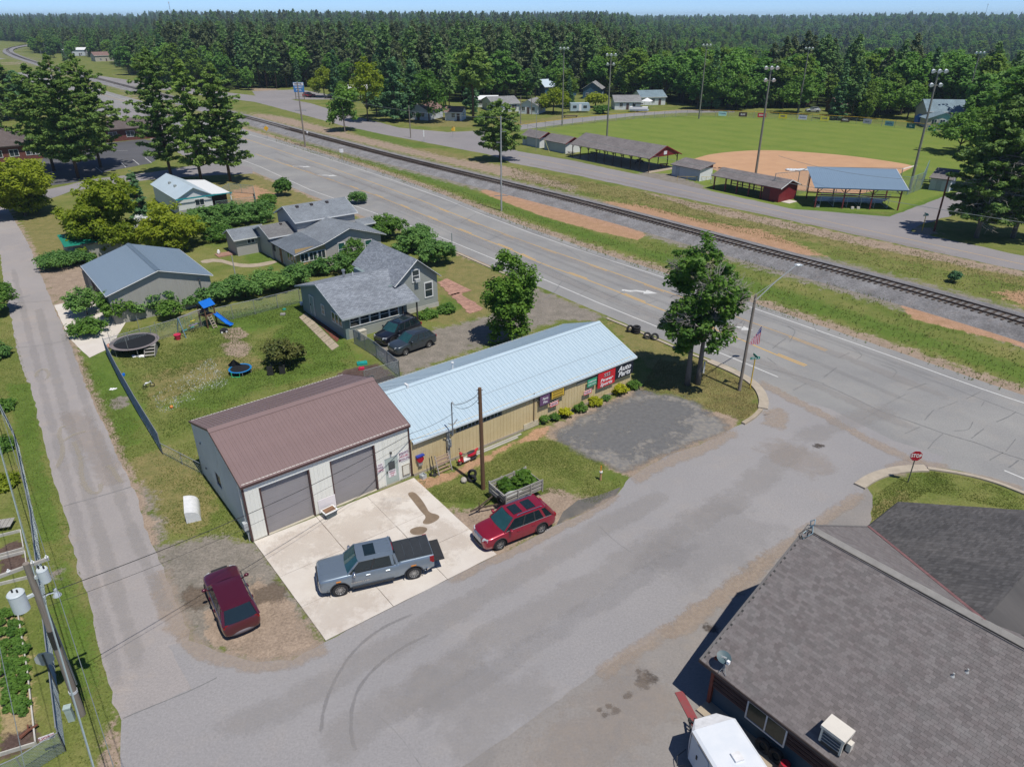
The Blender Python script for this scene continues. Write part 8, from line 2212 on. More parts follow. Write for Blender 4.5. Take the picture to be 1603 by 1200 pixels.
for s_,r_,h_,z_ in((-.62,.30,.85,LH-1.95),(.42,.20,.58,LH-1.05)):
 q=T_(z_)+cd*s_-vd*.12;mb=MB();mb.cyl(q,q+Vector((0,0,h_)),r_,n=18);mb.cyl(q+Vector((0,0,h_)),q+Vector((0,0,h_+.05)),r_*1.05,r_*.9,n=18);mb.bar(T_(z_+h_*.5),q+Vector((0,0,h_*.5)),.1,.12);t=mb.build('transformer',M_trf,lp,True)
 for d_ in(-.1,.1):mb=MB();mb.cyl(q+Vector((d_,0,h_)),q+Vector((d_,0,h_+.18)),.035,n=6);mb.build('bushing',M_plast,t)
q=T_(LH-1.9);mb=MB();mb.tube([q,q+cd*.35+Vector((0,0,.1)),q+cd*.6+Vector((0,0,.05))],.03);mb.cyl(q+cd*.6+Vector((0,0,-.12)),q+cd*.6+Vector((0,0,.1)),.17,.06,n=12);mb.cyl(q+cd*.6+Vector((0,0,.1)),q+cd*.6+Vector((0,0,.22)),.07,n=8);mb.build('yard_light',mat('lamp_alu',(.6,.64,.65),.3,.3),lp)
mb=MB();mb.cyl(T_(4.2),T_(5.2),.16,n=10);mb.build('guard_sleeve',M_plast,lp,True)
mb=MB();mb.tube([T_(7.5)+cd*.1,T_(4.6)+cd*.18,T_(1.8)+cd*.2],.035,6);mb.build('riser_pipe',M_wirel,lp)
mb=MB();mb.cyl(T_(1.45),T_(1.6),.178,n=10);mb.build('pole_band',mat('band_white',(.7,.72,.74),.5),lp)
LT=LB+T_(LH)
far_=vd*62;near_=vd*-45
for k,(s_,z_)in enumerate(((-1.35,-.1),(.68,-.1),(.2,-.1))):
 P0=LT+cd*s_+vd*.15+Vector((0,0,z_));wire(P0,P0+far_,.8,.011,M_wirel,['outer left line','outer right line','middle line'][k]+' running up the alley from the transformer pole');wire(P0,P0+near_,.7,.011,M_wirel,['outer left line','outer right line','middle line'][k]+' running towards the viewer from the transformer pole')
P0=LT+Vector((0,0,-2.2));wire(P0+cd*.1,P0+cd*.1+near_,.6,.022,mat('cable_teal_grey',(.34,.42,.42),.5),'thick pale cable from the transformer pole towards the viewer');wire(P0,P0+far_,.9,.022,MATS['cable_teal_grey'],'thick pale cable running up the alley verge')
gc_=Vector(out_of(GO,TOWN,GL+.1,-.35)+(3.55,));wire(LT+Vector((0,0,-1.7)),gc_,.55,.020,None,'black service cable crossing before the garage doors',24)
wire(LT+Vector((0,0,-2.3)),gc_-Vector((0,0,.45)),.75,.010,None,'thin wire hanging below the black cable before the garage',24);wire(gc_,MT-Vector((0,0,.6)),.15,.014,None,'short wire from the garage corner to the store mast')
M_sback=mat('sign_back',(.50,.54,.54),.4,.3,var=.05);M_stop=mat('stop_red',(.42,.01,.03),.5,var=.05)
def octo(cx,cz,r,y0,y1,mb):
 P=[(cx+r*math.cos(R(22.5+45*i)),cz+r*math.sin(R(22.5+45*i)))for i in range(8)]
 mb.add([(x,y0,z)for x,z in P]+[(x,y1,z)for x,z in P],[tuple(range(8)),tuple(range(15,7,-1))]+[(i,8+i,8+(i+1)%8,(i+1)%8)for i in range(8)])
def stop_sign(px,ang,label,H=2.15,r=.42):
 x,y=W(*px);t=thing('stop_sign',label,'stop sign',(x,y,0),ang)
 mb=MB();mb.box(-.03,-.02,-.1,.03,.02,H+.3);mb.build('post',mat('sign_post',(.12,.13,.12),.6,.3),t)
 mb=MB();octo(0,H,r,-.045,-.025,mb);p=mb.build('plate',M_sback,t)
 mb=MB();octo(0,H,r*.985,-.052,-.046,mb);mb.build('rim',M_swht,p)
 mb=MB();octo(0,H,r*.93,-.058,-.053,mb);f=mb.build('face',M_stop,p)
 text(p,'STOP',lambda s,t_:(s,-t_),0,H,.36,M_swht,t=.062,bold=.03,sx=.78);return t
stop_sign((1421,755),R(-6),'red stop sign on the corner lawn by the kerb, facing the camera')
stop_sign((92,1085),R(200),'pale back of a stop sign behind the transformer pole',H=2.2,r=.40)
t=thing('utility_pedestal','pale green utility pedestal box at the foot of the transformer pole','utility box',W(113,1126),R(20));mb=MB();mb.box(-.13,-.11,0,.13,.11,.78);mb.box(-.15,-.13,.78,.15,.13,.86);mb.build('cabinet',mat('pedestal_green',(.42,.52,.50),.5),t)
sl_,SH=pole((1157,611),462,'grey pole with street light arm and hanging flag at the corner',M_poleg,.14,.10,name='street_lamp',cat='street lamp',lean=(.1,.05))
LPp=Vector((23.0,55.6,9.7));b_=Vector(sl_.location);tp0=Vector((.09,.04,SH-.5))
mb=MB();mb.tube([tp0,tp0 .lerp(LPp-b_,.5)+Vector((0,0,.15)),LPp-b_],.045,6);mb.tube([tp0+Vector((0,0,.55)),tp0 .lerp(LPp-b_,.55)+Vector((0,0,.12))],.02,5);mb.build('arm',M_steel,sl_)
mb=MB();mb.blob(LPp-b_+Vector((.25,.15,0)),(.36,.22,.13),12,8);mb.build('lamp_head',mat('lamp_alu',None),sl_,True)
fl=thing('flag','american flag hanging from the street light pole','flag',(b_.x+.15,b_.y,4.0),R(8))
M_fr=mat('flag_red',(.50,.04,.07),.7);M_fw=mat('flag_white',(.68,.64,.68),.7);M_fb=mat('flag_blue',(.05,.06,.22),.7)
mb=MB();mb.cyl((0,0,0.1),(1.25,0,2.25),.016,n=5);mb.build('staff',M_fw,fl)
fl.scale=(.78,.78,.78)
def fpt(u,v):return(.12+u*1.0+.02*math.sin(v*9),.05*math.sin(u*9+v*3),.25+(u*1.72)*(1-v)-v*.05+(1-v)*.25)
mbr=[MB(),MB(),MB()]
for i in range(13):
 for j in range(6):
  u0,u1=i/13,(i+1)/13;v0,v1=j/6,(j+1)/6
  k=2 if(u0>.5 and v1<.45)else(i%2);mbr[k].quad(fpt(u0,v1),fpt(u1,v1),fpt(u1,v0),fpt(u0,v0))
for mb,mm,nn in zip(mbr,(M_fr,M_fw,M_fb),('red_stripes','white_stripes','blue_canton')):mb.build(nn,mm,fl)
mb=MB()
for i in range(3):
 for j in range(2):p_=fpt(.6+i*.14,.1+j*.18);mb.disc((p_[0],p_[1]-.02,p_[2]),(0,1,0),.035,5,.006)
mb.build('stars',M_fw,fl)
def street_sign(px,top,label,m=M_ypole):
 x,y=W(*px);H=hz(x,y,top);t=thing('street_sign',label,'street sign',(x,y,0),R(10));mb=MB();mb.box(-.035,-.035,0,.035,.035,H);mb.build('post',m,t)
 mb=MB();mb.box(-.42,-.015,H,.42,.015,H+.2);mb.build('name_plate',M_green,t);mb=MB();mb.box(-.015,-.38,H+.21,.015,.38,H+.4);mb.build('name_plate',M_green,t)
 mb=MB();mb.box(-.3,-.02,H+.08,.3,-.016,H+.12);mb.build('lettering',M_swht,t);return t
street_sign((1174,608),562,'yellow post with green street name signs at the kerb corner');street_sign((1443,362),338,'yellow post with green street signs at the park road junction')
t=thing('marker_post','white marker post between the maple trunks and the highway','post',W(1101,584));mb=MB();mb.box(-.06,-.06,0,.06,.06,1.1);mb.build('post',M_wtrim,t)
t=thing('pipe_marker','orange and white marker post on the front lawn edge','marker',W(940,751));mb=MB();mb.cyl((0,0,0),(0,0,.62),.075,n=10);mb.build('sleeve',mat('marker_peach',(.62,.36,.20),.6),t);mb=MB();mb.cyl((0,0,.62),(0,0,.70),.11,n=10);mb.build('cap',M_wtrim,t);mb=MB();mb.box(-.05,-.02,.70,.03,.02,1.15);mb.build('flag_strip',mat('marker_orange',(.75,.28,.03),.5),t)
def fp(*px):return[W(*p)for p in px]
fence(fp((168,556),(190,600),(218,650),(255,711)),1.75,'tall chain-link fence along the alley side of the play yard',mesh=.13,r=.005)
fence(fp((168,556),(240,535),(330,508),(400,492),(470,474)),1.6,'chain-link fence between the play yard and the shrubs by the barn',mesh=.15,r=.006)
fence(fp((470,474),(487,478)),1.4,'short chain-link piece at the porch house corner')
fence(fp((555,538),(590,560),(626,590)),1.55,'chain-link fence between the yard and the gravel driveway',mesh=.08,r=.008)
fence(fp((626,590),(572,606)),1.55,'chain-link gate run behind the brown garage roof',mesh=.1)
fence([W(255,711),out_of(GO,TOWN,-.1,GD-.3)],.95,'low rail fence from the yard corner to the garage',mesh=.3,r=.004)
fence([W(30,700),W(58,830),W(75,960),W(103,1175),],1.5,'chain-link fence along the garden beds at the left edge',mesh=.09,r=.008)
fence([W(103,1175),W(40,1215),W(-60,1260)],1.2,'chain-link fence closing the garden at the bottom left',mesh=.09)
fence([W(-30,560),W(0,640),W(30,700)],1.5,'chain-link fence beside the left edge shrubs',mesh=.12)
fence(fp((331,318),(360,301),(398,304),(402,322),(340,330)),1.5,'green-grey dog run fence beside the white house',mesh=.25,r=.012,m=mat('fence_green',(.20,.33,.30),.6))
o=thing('fence_sign','small red and white sign on the garden fence rail','sign',(W(86,1180)[0],W(86,1180)[1],1.15),R(28));mb=MB();mb.box(-.28,-.06,-.15,.28,-.04,.12);mb.build('plate',M_note,o);text(o,'LIONS',lambda s,t:(s,-t),0,0,.2,M_redink,t=.065)
M_bedw=mat('bed_board',(.55,.53,.48),.8,var=.15,scale=3)
def bed(px,label,m_in='mulch'):
 P=[Vector((*W(*p),0))for p in px];o=thing('garden_bed',label,'garden bed',tuple(P[0]));n=len(px)
 for i in range(n):mb=MB();mb.bar(P[i]-P[0]+Vector((0,0,.09)),P[(i+1)%n]-P[0]+Vector((0,0,.09)),.06,.2);mb.build('board',M_bedw,o)
bed([(-40,850),(33,832),(38,860),(-40,882)],'raised bed with white boards, upper one at the left edge');bed([(-40,886),(40,865),(45,905),(-40,925)],'raised bed with white boards, second from the top at the left edge')
bed([(-40,968),(28,955),(44,1050),(57,1165),(-40,1195)],'long garden bed with straw and rows of green plants')
t=thing('wooden_shed_roof','weathered plank lid leaning over the upper garden bed','planks',W(10,825),R(15))
for k in range(6):mb=MB();mb.box(-1.0+k*.24,-.45,.3,-.78+k*.24,.45,.34);mb.build('plank',M_gwood,t)
t=thing('log','small reddish log in the bare corner of the garden bed','log',(*W(46,1148),.1),R(50));mb=MB();mb.tube([(-.35,0,0),(0,.05,.05),(.4,0,.12)],[.09,.07,.05],8);mb.tube([(0,.03,.05),(.1,.3,.15)],.035,6);mb.build('wood',mat('red_log',(.16,.06,.035),.8),t,True)
# THINGS ROUND THE GARAGE AND STORE
def onG(x,y,z=0):return(*out_of(GO,TOWN,x,y),z)
def onA(x,y,z=0):return(*out_of(AO,TOWN,x,y),z)
t=thing('storage_tote','grey tub with white lid holding cut wood before the garage doors','tub',onG(4.65,-.62,.05),R(TOWN+5));M_tote=mat('tote_grey',(.12,.16,.18),.5)
mb=MB();mb.add([(-.3,-.2,0),(.3,-.2,0),(.3,.2,0),(-.3,.2,0),(-.42,-.3,.45),(.42,-.3,.45),(.42,.3,.45),(-.42,.3,.45)],[(3,2,1,0),(0,1,5,4),(1,2,6,5),(2,3,7,6),(3,0,4,7)]);mb.build('tub',M_tote,t)
mb=MB();mb.box(-.45,-.33,.44,.45,.33,.48);mb.build('rim',M_wtrim,t)
for k in range(5):mb=MB();mb.box(-.36,-.22+k*.09,.48,.34,-.15+k*.09,.53);mb.build('stick',mat('cut_wood',(.30,.17,.10),.8),t)
t=thing('white_panel','white sheet leaning on the garage between the doors','panel',onG(4.75,-.06,.15),R(TOWN));mb=MB();mb.box(-.55,-.05,0,.6,-.02,.95);mb.build('sheet',M_note,t)
t=thing('truck_cap','white curved truck cap lying on the grass left of the garage','truck cap',W(303,803),R(-66));mb=MB();n=9;vs=[]
for i in range(n):
 a=math.pi*.5*i/(n-1);y=-.42+.84*math.sin(a);z=.80*math.cos(a)**.6 if i<n-1 else 0;vs+=[(-.95,y,z),(.95,y,z)]
vs+=[(-.95,-.42,0),(.95,-.42,0)];fs=[(2*i,2*i+1,2*i+3,2*i+2)for i in range(n-1)]+[(0,2*n,2*n+1,1),tuple([2*n]+[2*i for i in range(n)]),tuple([2*i+1 for i in range(n)][::-1]+[2*n+1])]
mb.add(vs,fs);mb.build('shell',mat('cap_white',(.78,.79,.80),.3),t,True)
mb=MB();mb.box(-.8,-.44,.12,.8,-.425,.6);mb.build('window_opening',M_plast,t)
def scooter(loc,ang):
 t=thing('motor_scooter','red and white motor scooter leaning at the tan wall','scooter',loc,ang);Rd=mat('scooter_red',(.55,.01,.03),.3,coat=1);Wh=mat('scooter_white',(.75,.74,.72),.3)
 for x,n_ in((.62,'wheel'),(-.62,'wheel')):
  w=bpy.data.objects.new(n_,None);link(w,t);w.location=(x,0,.22);mb=MB();mb.ring((0,0,0),(0,1,0),.155,(.06,.055),18,8);mb.build('tyre',M_tyre,w,True);mb=MB();mb.cyl((0,-.03,0),(0,.03,0),.1,n=12);mb.build('rim',M_rimm,w)
 mb=MB();mb.add([(.42,-.17,.28),(.42,.17,.28),(.50,.20,.75),(.50,-.20,.75),(.56,-.12,.3),(.56,.12,.3),(.60,.12,.8),(.60,-.12,.8)],[(0,1,2,3),(5,4,7,6),(0,4,5,1),(3,2,6,7),(1,5,6,2),(4,0,3,7)]);mb.blob((.66,0,.42),(.16,.10,.12),10,7);mb.build('front_shield',Rd,t)
 mb=MB();mb.blob((.55,0,.93),(.13,.14,.12),10,7);mb.build('handlebar_cowl',Rd,t,True)
 mb=MB();mb.tube([(.46,-.33,1.0),(.52,0,.97),(.46,.33,1.0)],.018,6);mb.build('handlebar',M_plast,t)
 mb=MB();mb.add([(.42,-.15,.24),(-.15,-.16,.24),(-.15,.16,.24),(.42,.15,.24),(.42,-.15,.32),(-.15,-.16,.32),(-.15,.16,.32),(.42,.15,.32)],[(0,1,2,3),(7,6,5,4),(0,4,5,1),(1,5,6,2),(2,6,7,3),(3,7,4,0)]);mb.build('footboard',Wh,t)
 mb=MB();mb.blob((-.42,0,.50),(.42,.17,.20),12,8);mb.add([(-.5,-.12,.6),(-.95,-.07,.78),(-.95,.07,.78),(-.5,.12,.6),(-.5,-.12,.48),(-.92,-.06,.68),(-.92,.06,.68),(-.5,.12,.48)],[(0,1,2,3),(7,6,5,4),(0,4,5,1),(1,5,6,2),(2,6,7,3),(3,7,4,0)]);mb.build('tail_body',Rd,t,True)
 mb=MB();mb.blob((-.33,0,.70),(.36,.14,.07),12,6);mb.build('seat',M_plast,t,True)
 mb=MB();mb.box(-.7,-.12,.16,-.2,.12,.36);mb.cyl((-.2,.16,.2),(-.75,.16,.26),.045,n=8);mb.build('engine',M_plast,t)
 mb=MB();mb.blob((.45,-.3,1.13),(.03,.07,.05),8,5);mb.build('mirror',M_plast,t);return t
scooter(onA(3.9,-.85),R(TOWN+183))
t=thing('slatted_bench','unpainted slatted board rack leaning on the tan wall','bench',onA(1.95,-.5),R(TOWN));M_raw=mat('raw_board',(.50,.36,.26),.8,var=.15,scale=4)
for k in range(5):mb=MB();z=.12+k*.25;y=-.45+z*.28;mb.box(-.58,y,z,.62,y+.03,z+(.2 if k in(2,3)else .10));mb.build('slat',M_raw,t)
for x in(-.5,.55):mb=MB();mb.bar((x,-.5,0),(x,-.05,1.35),.06,.08);mb.build('leg',M_gwood,t)
t=thing('hand_cart','dark hand truck tipped against the slatted rack','cart',onA(1.15,-.65),R(TOWN+20));mb=MB();mb.bar((-.12,0,.1),(.05,.25,1.25),.05,.05);mb.bar((.18,0,.1),(.3,.25,1.25),.05,.05);mb.bar((-.1,.05,.5),(.2,.05,.5),.05,.04);mb.box(-.15,-.3,.02,.22,0,.05);mb.build('frame',M_plast,t)
for x in(-.2,.27):mb=MB();mb.ring((x,.02,.12),(1,0,0),.09,.035,12,6);mb.build('wheel',M_tyre,t,True)
t=thing('water_dispenser','red hood with blue cap mounted on the wall beside the garage corner','wall box',onA(.55,-.06,0),R(TOWN));mb=MB();mb.cyl((0,-.18,1.28),(0,0,1.28),.25,n=16);mb.build('hood',M_stop,t);mb=MB();mb.box(-.3,-.22,1.48,.3,0,1.58);mb.build('cap',mat('cap_blue',(.03,.06,.35),.5),t);mb=MB();mb.box(-.16,-.14,.75,.16,0,1.2);mb.build('case',M_gwood,t)
t=thing('milk_crate','grey crate of clutter at the garage corner','crate',onA(.45,-.55),R(TOWN+10))
for a_,b_2 in(((-.18,-.18),(.18,-.16)),((-.18,.16),(.18,.18)),((-.18,-.16),(-.16,.16)),((.16,-.16),(.18,.16))):mb=MB();mb.box(a_[0],a_[1],0,b_2[0],b_2[1],.3);mb.build('side',MATS['meter_grey'],t)
mb=MB();mb.box(-.16,-.16,.0,.16,.16,.12);mb.build('base',MATS['meter_grey'],t)
p0=W(733,752);tyre((p0[0]+.25,p0[1]+.35,.33),(R(80),0,R(20)),'upright tyre leaning in the pair on the lawn by the wooden pole');tyre((p0[0]+.25,p0[1]+.05,.12),(R(8),.1,0),'tyre lying flat before the upright one by the wooden pole',r=.32)
t=thing('rock','pale rounded rock on the lawn beside the tyres','rock',(*W(726,754),0));mb=MB();mb.blob((0,0,.15),(.22,.28,.2),10,7,.08);mb.build('stone',mat('rock_pale',(.48,.44,.38),.9,var=.15,scale=4),t,True)
for(px_,z_,rot,lb)in(((986,519),.30,(R(75),0,.4),'upright tyre left of the stacked pair by the highway'),((996,521),.12,(0,0,0),'lowest tyre of the short stack by the highway'),((996,521),.36,(0,.03,0),'middle tyre of the short stack by the highway'),((996,521),.60,(.03,0,0),'top tyre of the short stack by the highway'),((1013,529),.22,(R(50),.2,0),'tilted tyre left of the leaning pair on the highway verge'),((1025,531),.25,(R(55),-.1,.3),'tilted tyre right of the leaning pair on the highway verge')):
 x,y=W(*px_);tyre((x,y,z_),rot,lb,r=.40,w=.25)
for k in range(4):x,y=W(1064,547);tyre((x,y,.15+k*.27),(0,0,0),['lowest','second lowest','second highest','topmost'][k]+' tyre of the tall black stack by the maple',r=.36,w=.28)
# ON AND BY THE SHINGLED BUILDING
zr_=lambda y:BE+(BRZ-BE)*y/(BDp/2)
ax_,ay_=loc_in(BO,BA,W(1313,1135,3.9))
t=thing('rooftop_unit','white rooftop cooling unit with open louvred front on the shingle roof','air conditioner',on_big(ax_,ay_,0),R(BA));z0=zr_(ay_)
mb=MB();mb.box(-.42,-.30,z0-.1,.42,.42,z0+.06);mb.build('curb',M_plast,t);M_ac=mat('ac_cream',(.66,.62,.55),.5,var=.04)
mb=MB();mb.box(-.48,-.36,z0+.72,.48,.42,z0+.86);mb.build('lid',M_ac,t)
for x in(-.44,.36):
 for y in(-.32,.32):mb=MB();mb.box(x,y,z0+.0,x+.08,y+.08,z0+.72);mb.build('post',M_ac,t)
mb=MB();mb.box(-.36,-.24,z0+.06,.36,.36,z0+.70);mb.build('coil',mat('ac_dark',(.03,.03,.035),.7),t)
for k in range(4):mb=MB();mb.box(-.36,-.33,z0+.12+k*.16,.36,-.25,z0+.16+k*.16);mb.build('louvre',mat('ac_louvre',(.35,.35,.35),.5),t)
mb=MB();mb.box(.45,0,z0+.1,.62,.25,z0+.5);mb.build('junction_box',M_ac,t)
dx2,dy2=loc_in(BO,BA,W(1133,1048,2.8));z0=zr_(max(dy2,.2))
t=thing('satellite_dish','dark grey satellite dish on tripod at the shingle roof corner','satellite dish',on_big(dx2,dy2,z0),R(BA));c=Vector((-.15,.1,.62));ax3=Vector((.2,-.35,.9)).normalized()
mb=MB();vs=[tuple(c)];n=20;a1=ax3 .cross(Vector((1,0,0))).normalized();a2_=ax3 .cross(a1)
for rr,dd in((.15,.01),(.28,.04)):vs+=[tuple(c+(a1*math.cos(2*math.pi*i/n)*rr+a2_*math.sin(2*math.pi*i/n)*rr*1.15)+ax3*dd)for i in range(n)]
mb.add(vs,[(0,1+i,1+(i+1)%n)for i in range(n)]+[(1+i,1+n+i,1+n+(i+1)%n,1+(i+1)%n)for i in range(n)]);mb.build('reflector',mat('dish_grey',(.06,.11,.13),.5),t,True)
mb=MB();mb.tube([(-.15,.1,.6),(0,0,.35),(0,0,0)],.025,6);mb.tube([(0,0,.35),(.2,-.12,0)],.015,5);mb.tube([(0,0,.35),(-.1,-.2,0)],.015,5);mb.tube([c,c+Vector((.25,-.1,.05)),c+Vector((.3,-.12,.15))],.015,5);mb.build('mast',M_steel,t)
mb=MB();mb.box(.1,-.1,.62,.22,.02,.78);mb.build('receiver',M_swht,t)
text(t,'DISH',lambda s,t_:(s,0),0,0,.10,M_swht,t=0).matrix_local=Matrix.Translation(c+ax3*.045)@ax3 .to_track_quat('Z','Y').to_matrix().to_4x4()@Matrix.Rotation(-math.pi/2,4,'X')
t=thing('roof_antenna','coiled cables and blue-grey bracket at the shingle roof peak','antenna',on_big(.1,BDp/2,BRZ),R(BA));M_br=mat('bracket_blue',(.25,.36,.42),.4,.4)
mb=MB();mb.tube([(0,0,0),(-.05,0,.3),(.1,.1,.42),(.2,-.1,.3),(.05,-.15,.1)],.03,6);mb.tube([(0,-.2,-.1),(-.1,-.5,-.25),(.1,-.7,-.3),(.2,-.4,-.15)],.02,5);mb.tube([(.1,0,.1),(.3,-.3,-.05),(.15,-.6,-.25)],.02,5);mb.build('bracket',M_br,t)
mb=MB();mb.tube([(-.1,-.3,-.1),(-.2,-.6,-.25),(0,-.75,-.32),(.2,-.55,-.2),(.1,-.3,-.08)],.018,5);mb.build('coil',M_plast,t)
for k,px_ in enumerate(((1208,1160),(1228,1176))):
 x,y=loc_in(BO,BA,W(*px_));q=on_big(x,.25,.36);tyre(q,(R(80),0,R(BA)),['tyre leaning on the navy wall, farther from the camera bottom edge','tyre leaning on the navy wall, next to the red drum'][k],r=.36)
x,y=loc_in(BO,BA,W(1243,1192));t=thing('drum','small red drum against the navy wall','drum',on_big(x,.05,.12));mb=MB();mb.cyl((0,0,0),(0,0,.55),.22,n=16);mb.build('body',M_stop,t,True);mb=MB();mb.ring((0,0,.55),(0,0,1),.21,.02,16,5);mb.build('rim',M_plast,t)
# PLAY YARD
def onyard(px):return(*W(*px),0)
def tramp(px,r,h,label,ring,mat_,poles=6,ph=1.7,name='trampoline',legs=6,net=False):
 t=thing(name,label,'trampoline',onyard(px));mb=MB();mb.cyl((0,0,h-.02),(0,0,h),r*.88,n=32);mb.build('jump_mat',mat_,t);mb=MB();mb.ring((0,0,h),(0,0,1),r*.95,(r*.085,.035),32,6);mb.build('pad_ring',ring,t,True)
 for k in range(legs):
  a=6.28*k/legs;mb=MB();mb.cyl((r*.97*math.cos(a),r*.97*math.sin(a),0),(r*.97*math.cos(a),r*.97*math.sin(a),h),.025,n=6);mb.build('leg',M_steel,t)
 for k in range(poles):
  a=6.28*k/poles+.2;mb=MB();mb.cyl((r*1.0*math.cos(a),r*1.0*math.sin(a),h),(r*1.02*math.cos(a),r*1.02*math.sin(a),h+ph),.02,n=6);mb.build('net_pole',M_steel,t)
 return t
M_jump=mat('jump_black',(.012,.013,.015),.7)
tramp((214,547),2.05,.85,'large round black trampoline in the fenced yard corner',mat('pad_grey_pink',(.22,.19,.19),.7),M_jump,4,1.75)
t=thing('steps','small grey wooden steps leading up to the trampoline','steps',onyard((236,556)),R(15))
for k in range(3):mb=MB();mb.box(-.45,-.5+k*.28,.18+k*.2,.45,-.27+k*.28,.22+k*.2);mb.build('tread',M_gwood,t)
mb=MB();mb.box(-.45,.3,.76,.45,.85,.80);mb.build('landing',M_gwood,t)
for x in(-.45,.42):mb=MB();mb.add([(x,-.5,0),(x,.85,0),(x,.85,.76),(x,.3,.76),(x,-.5,.18),(x+.04,-.5,0),(x+.04,.85,0),(x+.04,.85,.76),(x+.04,.3,.76),(x+.04,-.5,.18)],[(0,1,2,3,4),(9,8,7,6,5),(0,5,6,1),(1,6,7,2),(2,7,8,3),(3,8,9,4),(4,9,5,0)]);mb.build('stringer',M_gwood,t)
s0=Vector((*W(285,527),0));s1=Vector((*W(322,512),0));sa=math.atan2(s1 .y-s0 .y,s1 .x-s0 .x);t=thing('playset','wooden swing set with blue-roofed tower and blue slide','playset',tuple(s0),sa);LL=(s1-s0).length
M_pw=mat('play_wood',(.16,.085,.05),.8);M_pb=mat('play_blue',(.01,.16,.62),.35);M_pr=mat('play_red',(.6,.03,.09),.5)
mb=MB();mb.bar((0,0,1.95),(LL,0,1.95),.09,.12);mb.build('beam',M_gwood,t)
for y in(-.6,.6):mb=MB();mb.bar((0,y,0),(0,0,1.98),.07,.07);mb.build('leg',M_ypole if False else mat('play_leg',(.18,.30,.36),.6),t)
for x in(LL-.1,LL+1.0):
 for y in(-.5,.5):mb=MB();mb.box(x-.05,y-.05,0,x+.05,y+.05,2.3);mb.build('tower_post',M_pw,t)
mb=MB();mb.box(LL-.1,-.5,1.2,LL+1.0,.5,1.27);mb.box(LL-.1,.5,1.3,LL+1,.54,1.8);mb.build('platform',M_pw,t)
mb=MB();mb.add([(LL-.25,-.65,2.2),(LL+1.15,-.65,2.2),(LL+1.15,0,2.75),(LL-.25,0,2.75),(LL+1.15,.65,2.2),(LL-.25,.65,2.2)],[(0,1,2,3),(3,2,4,5)]);mb.build('canopy',M_pb,t)
mb=MB();pts=[(LL+.95,-.5,1.25),(LL+1.1,-1.2,.75),(LL+1.25,-1.9,.28),(LL+1.3,-2.3,.22)]
for w0,z0_ in((.22,0),):mb.add([(x-w0,y,z)for x,y,z in pts]+[(x+w0,y,z)for x,y,z in pts]+[(x-w0-.04,y,z+.14)for x,y,z in pts]+[(x+w0+.04,y,z+.14)for x,y,z in pts],[(i,4+i,5+i,i+1)for i in range(3)]+[(8+i,i,i+1,9+i)for i in range(3)]+[(4+i,12+i,13+i,5+i)for i in range(3)])
mb.build('slide',M_pb,t)
mb=MB()
for x in(LL+.1,LL+.5):mb.bar((x,-1.1,0),(x,-.5,1.25),.05,.07)
for k in range(5):f_=(k+.6)/5.4;mb.bar((LL+.1,-1.1+.6*f_,1.25*f_),(LL+.5,-1.1+.6*f_,1.25*f_),.09,.05)
mb.build('ladder',mat('ladder_pale',(.45,.38,.3),.7),t)
for x in(.5,1.3):
 mb=MB();mb.cyl((x-.15,0,1.93),(x-.15,.0,.55),.01,n=4);mb.cyl((x+.15,0,1.93),(x+.15,0,.55),.01,n=4);mb.box(x-.2,-.08,.52,x+.2,.08,.55);mb.build('swing',mat('swing_teal',(.04,.35,.36),.5),t)
mb=MB();mb.ring((LL*.55,.1,.7),(0,.3,1),.42,.035,20,6);mb.build('disc_swing',mat('swing_lilac',(.35,.30,.5),.5),t,True)
mb=MB();mb.ring((LL*.55,.1,1.1),(0,.3,1),.24,.03,16,6);mb.build('disc_swing',mat('swing_yellow',(.7,.6,.05),.5),t,True)
t=thing('toy_bucket','red toy barrel beside the swing set legs','toy',onyard((279,531)));mb=MB();mb.cyl((0,0,0),(0,0,.5),.22,.33,n=14);mb.build('tub',M_pr,t,True);mb=MB();mb.ring((0,0,.5),(0,0,1),.32,.03,14,6);mb.build('rim',M_pr,t)
t=thing('toy_car','small black and white ride-on toy at the foot of the blue slide','toy',onyard((351,520)),.5);mb=MB();mb.box(-.35,-.2,.12,.35,.2,.32);mb.box(-.15,-.16,.32,.2,.16,.45);mb.build('body',M_plast,t)
for x in(-.22,.22):
 for y in(-.2,.2):mb=MB();mb.cyl((x,y-.03,.1),(x,y+.03,.1),.1,n=10);mb.build('wheel',M_wtrim,t)
tt=tramp((377,583),.95,.42,'small blue trampoline with green feet and collapsed black net',mat('pad_blue',(.01,.20,.50),.5),M_jump,0,0)
mb=MB();mb.add([(-.9,.2,.42),(-.5,.5,.45),(-.55,.3,1.15),(-.95,-.2,.8),(.1,.4,.5)],[(0,1,2),(0,2,3),(2,1,4)]);mb.build('net',M_plast,tt)
mb=MB();mb.tube([(-.45,-.9,.42),(-.45,-.95,.03),(.25,-.95,.03),(.25,-.9,.42)],.035,6);mb.build('foot_bar',mat('green_bar',(.05,.55,.22),.5),tt)
t=thing('covered_grill','dark patio table with closed grey umbrella and two black chairs','patio set',onyard((434,578)),.3)
mb=MB();mb.box(-.5,-.4,.68,.5,.4,.72);mb.build('tabletop',mat('table_green_grey',(.10,.14,.12),.6),t)
for x in(-.42,.42):
 for y in(-.32,.32):mb=MB();mb.cyl((x,y,0),(x,y,.68),.025,n=6);mb.build('leg',M_plast,t)
mb=MB();mb.cyl((0,.1,0),(0,.1,2.1),.025,n=6);mb.cyl((0,.1,.9),(0,.1,2.0),.16,.04,n=8);mb.build('umbrella',mat('umbrella_grey',(.5,.52,.54),.7),t)
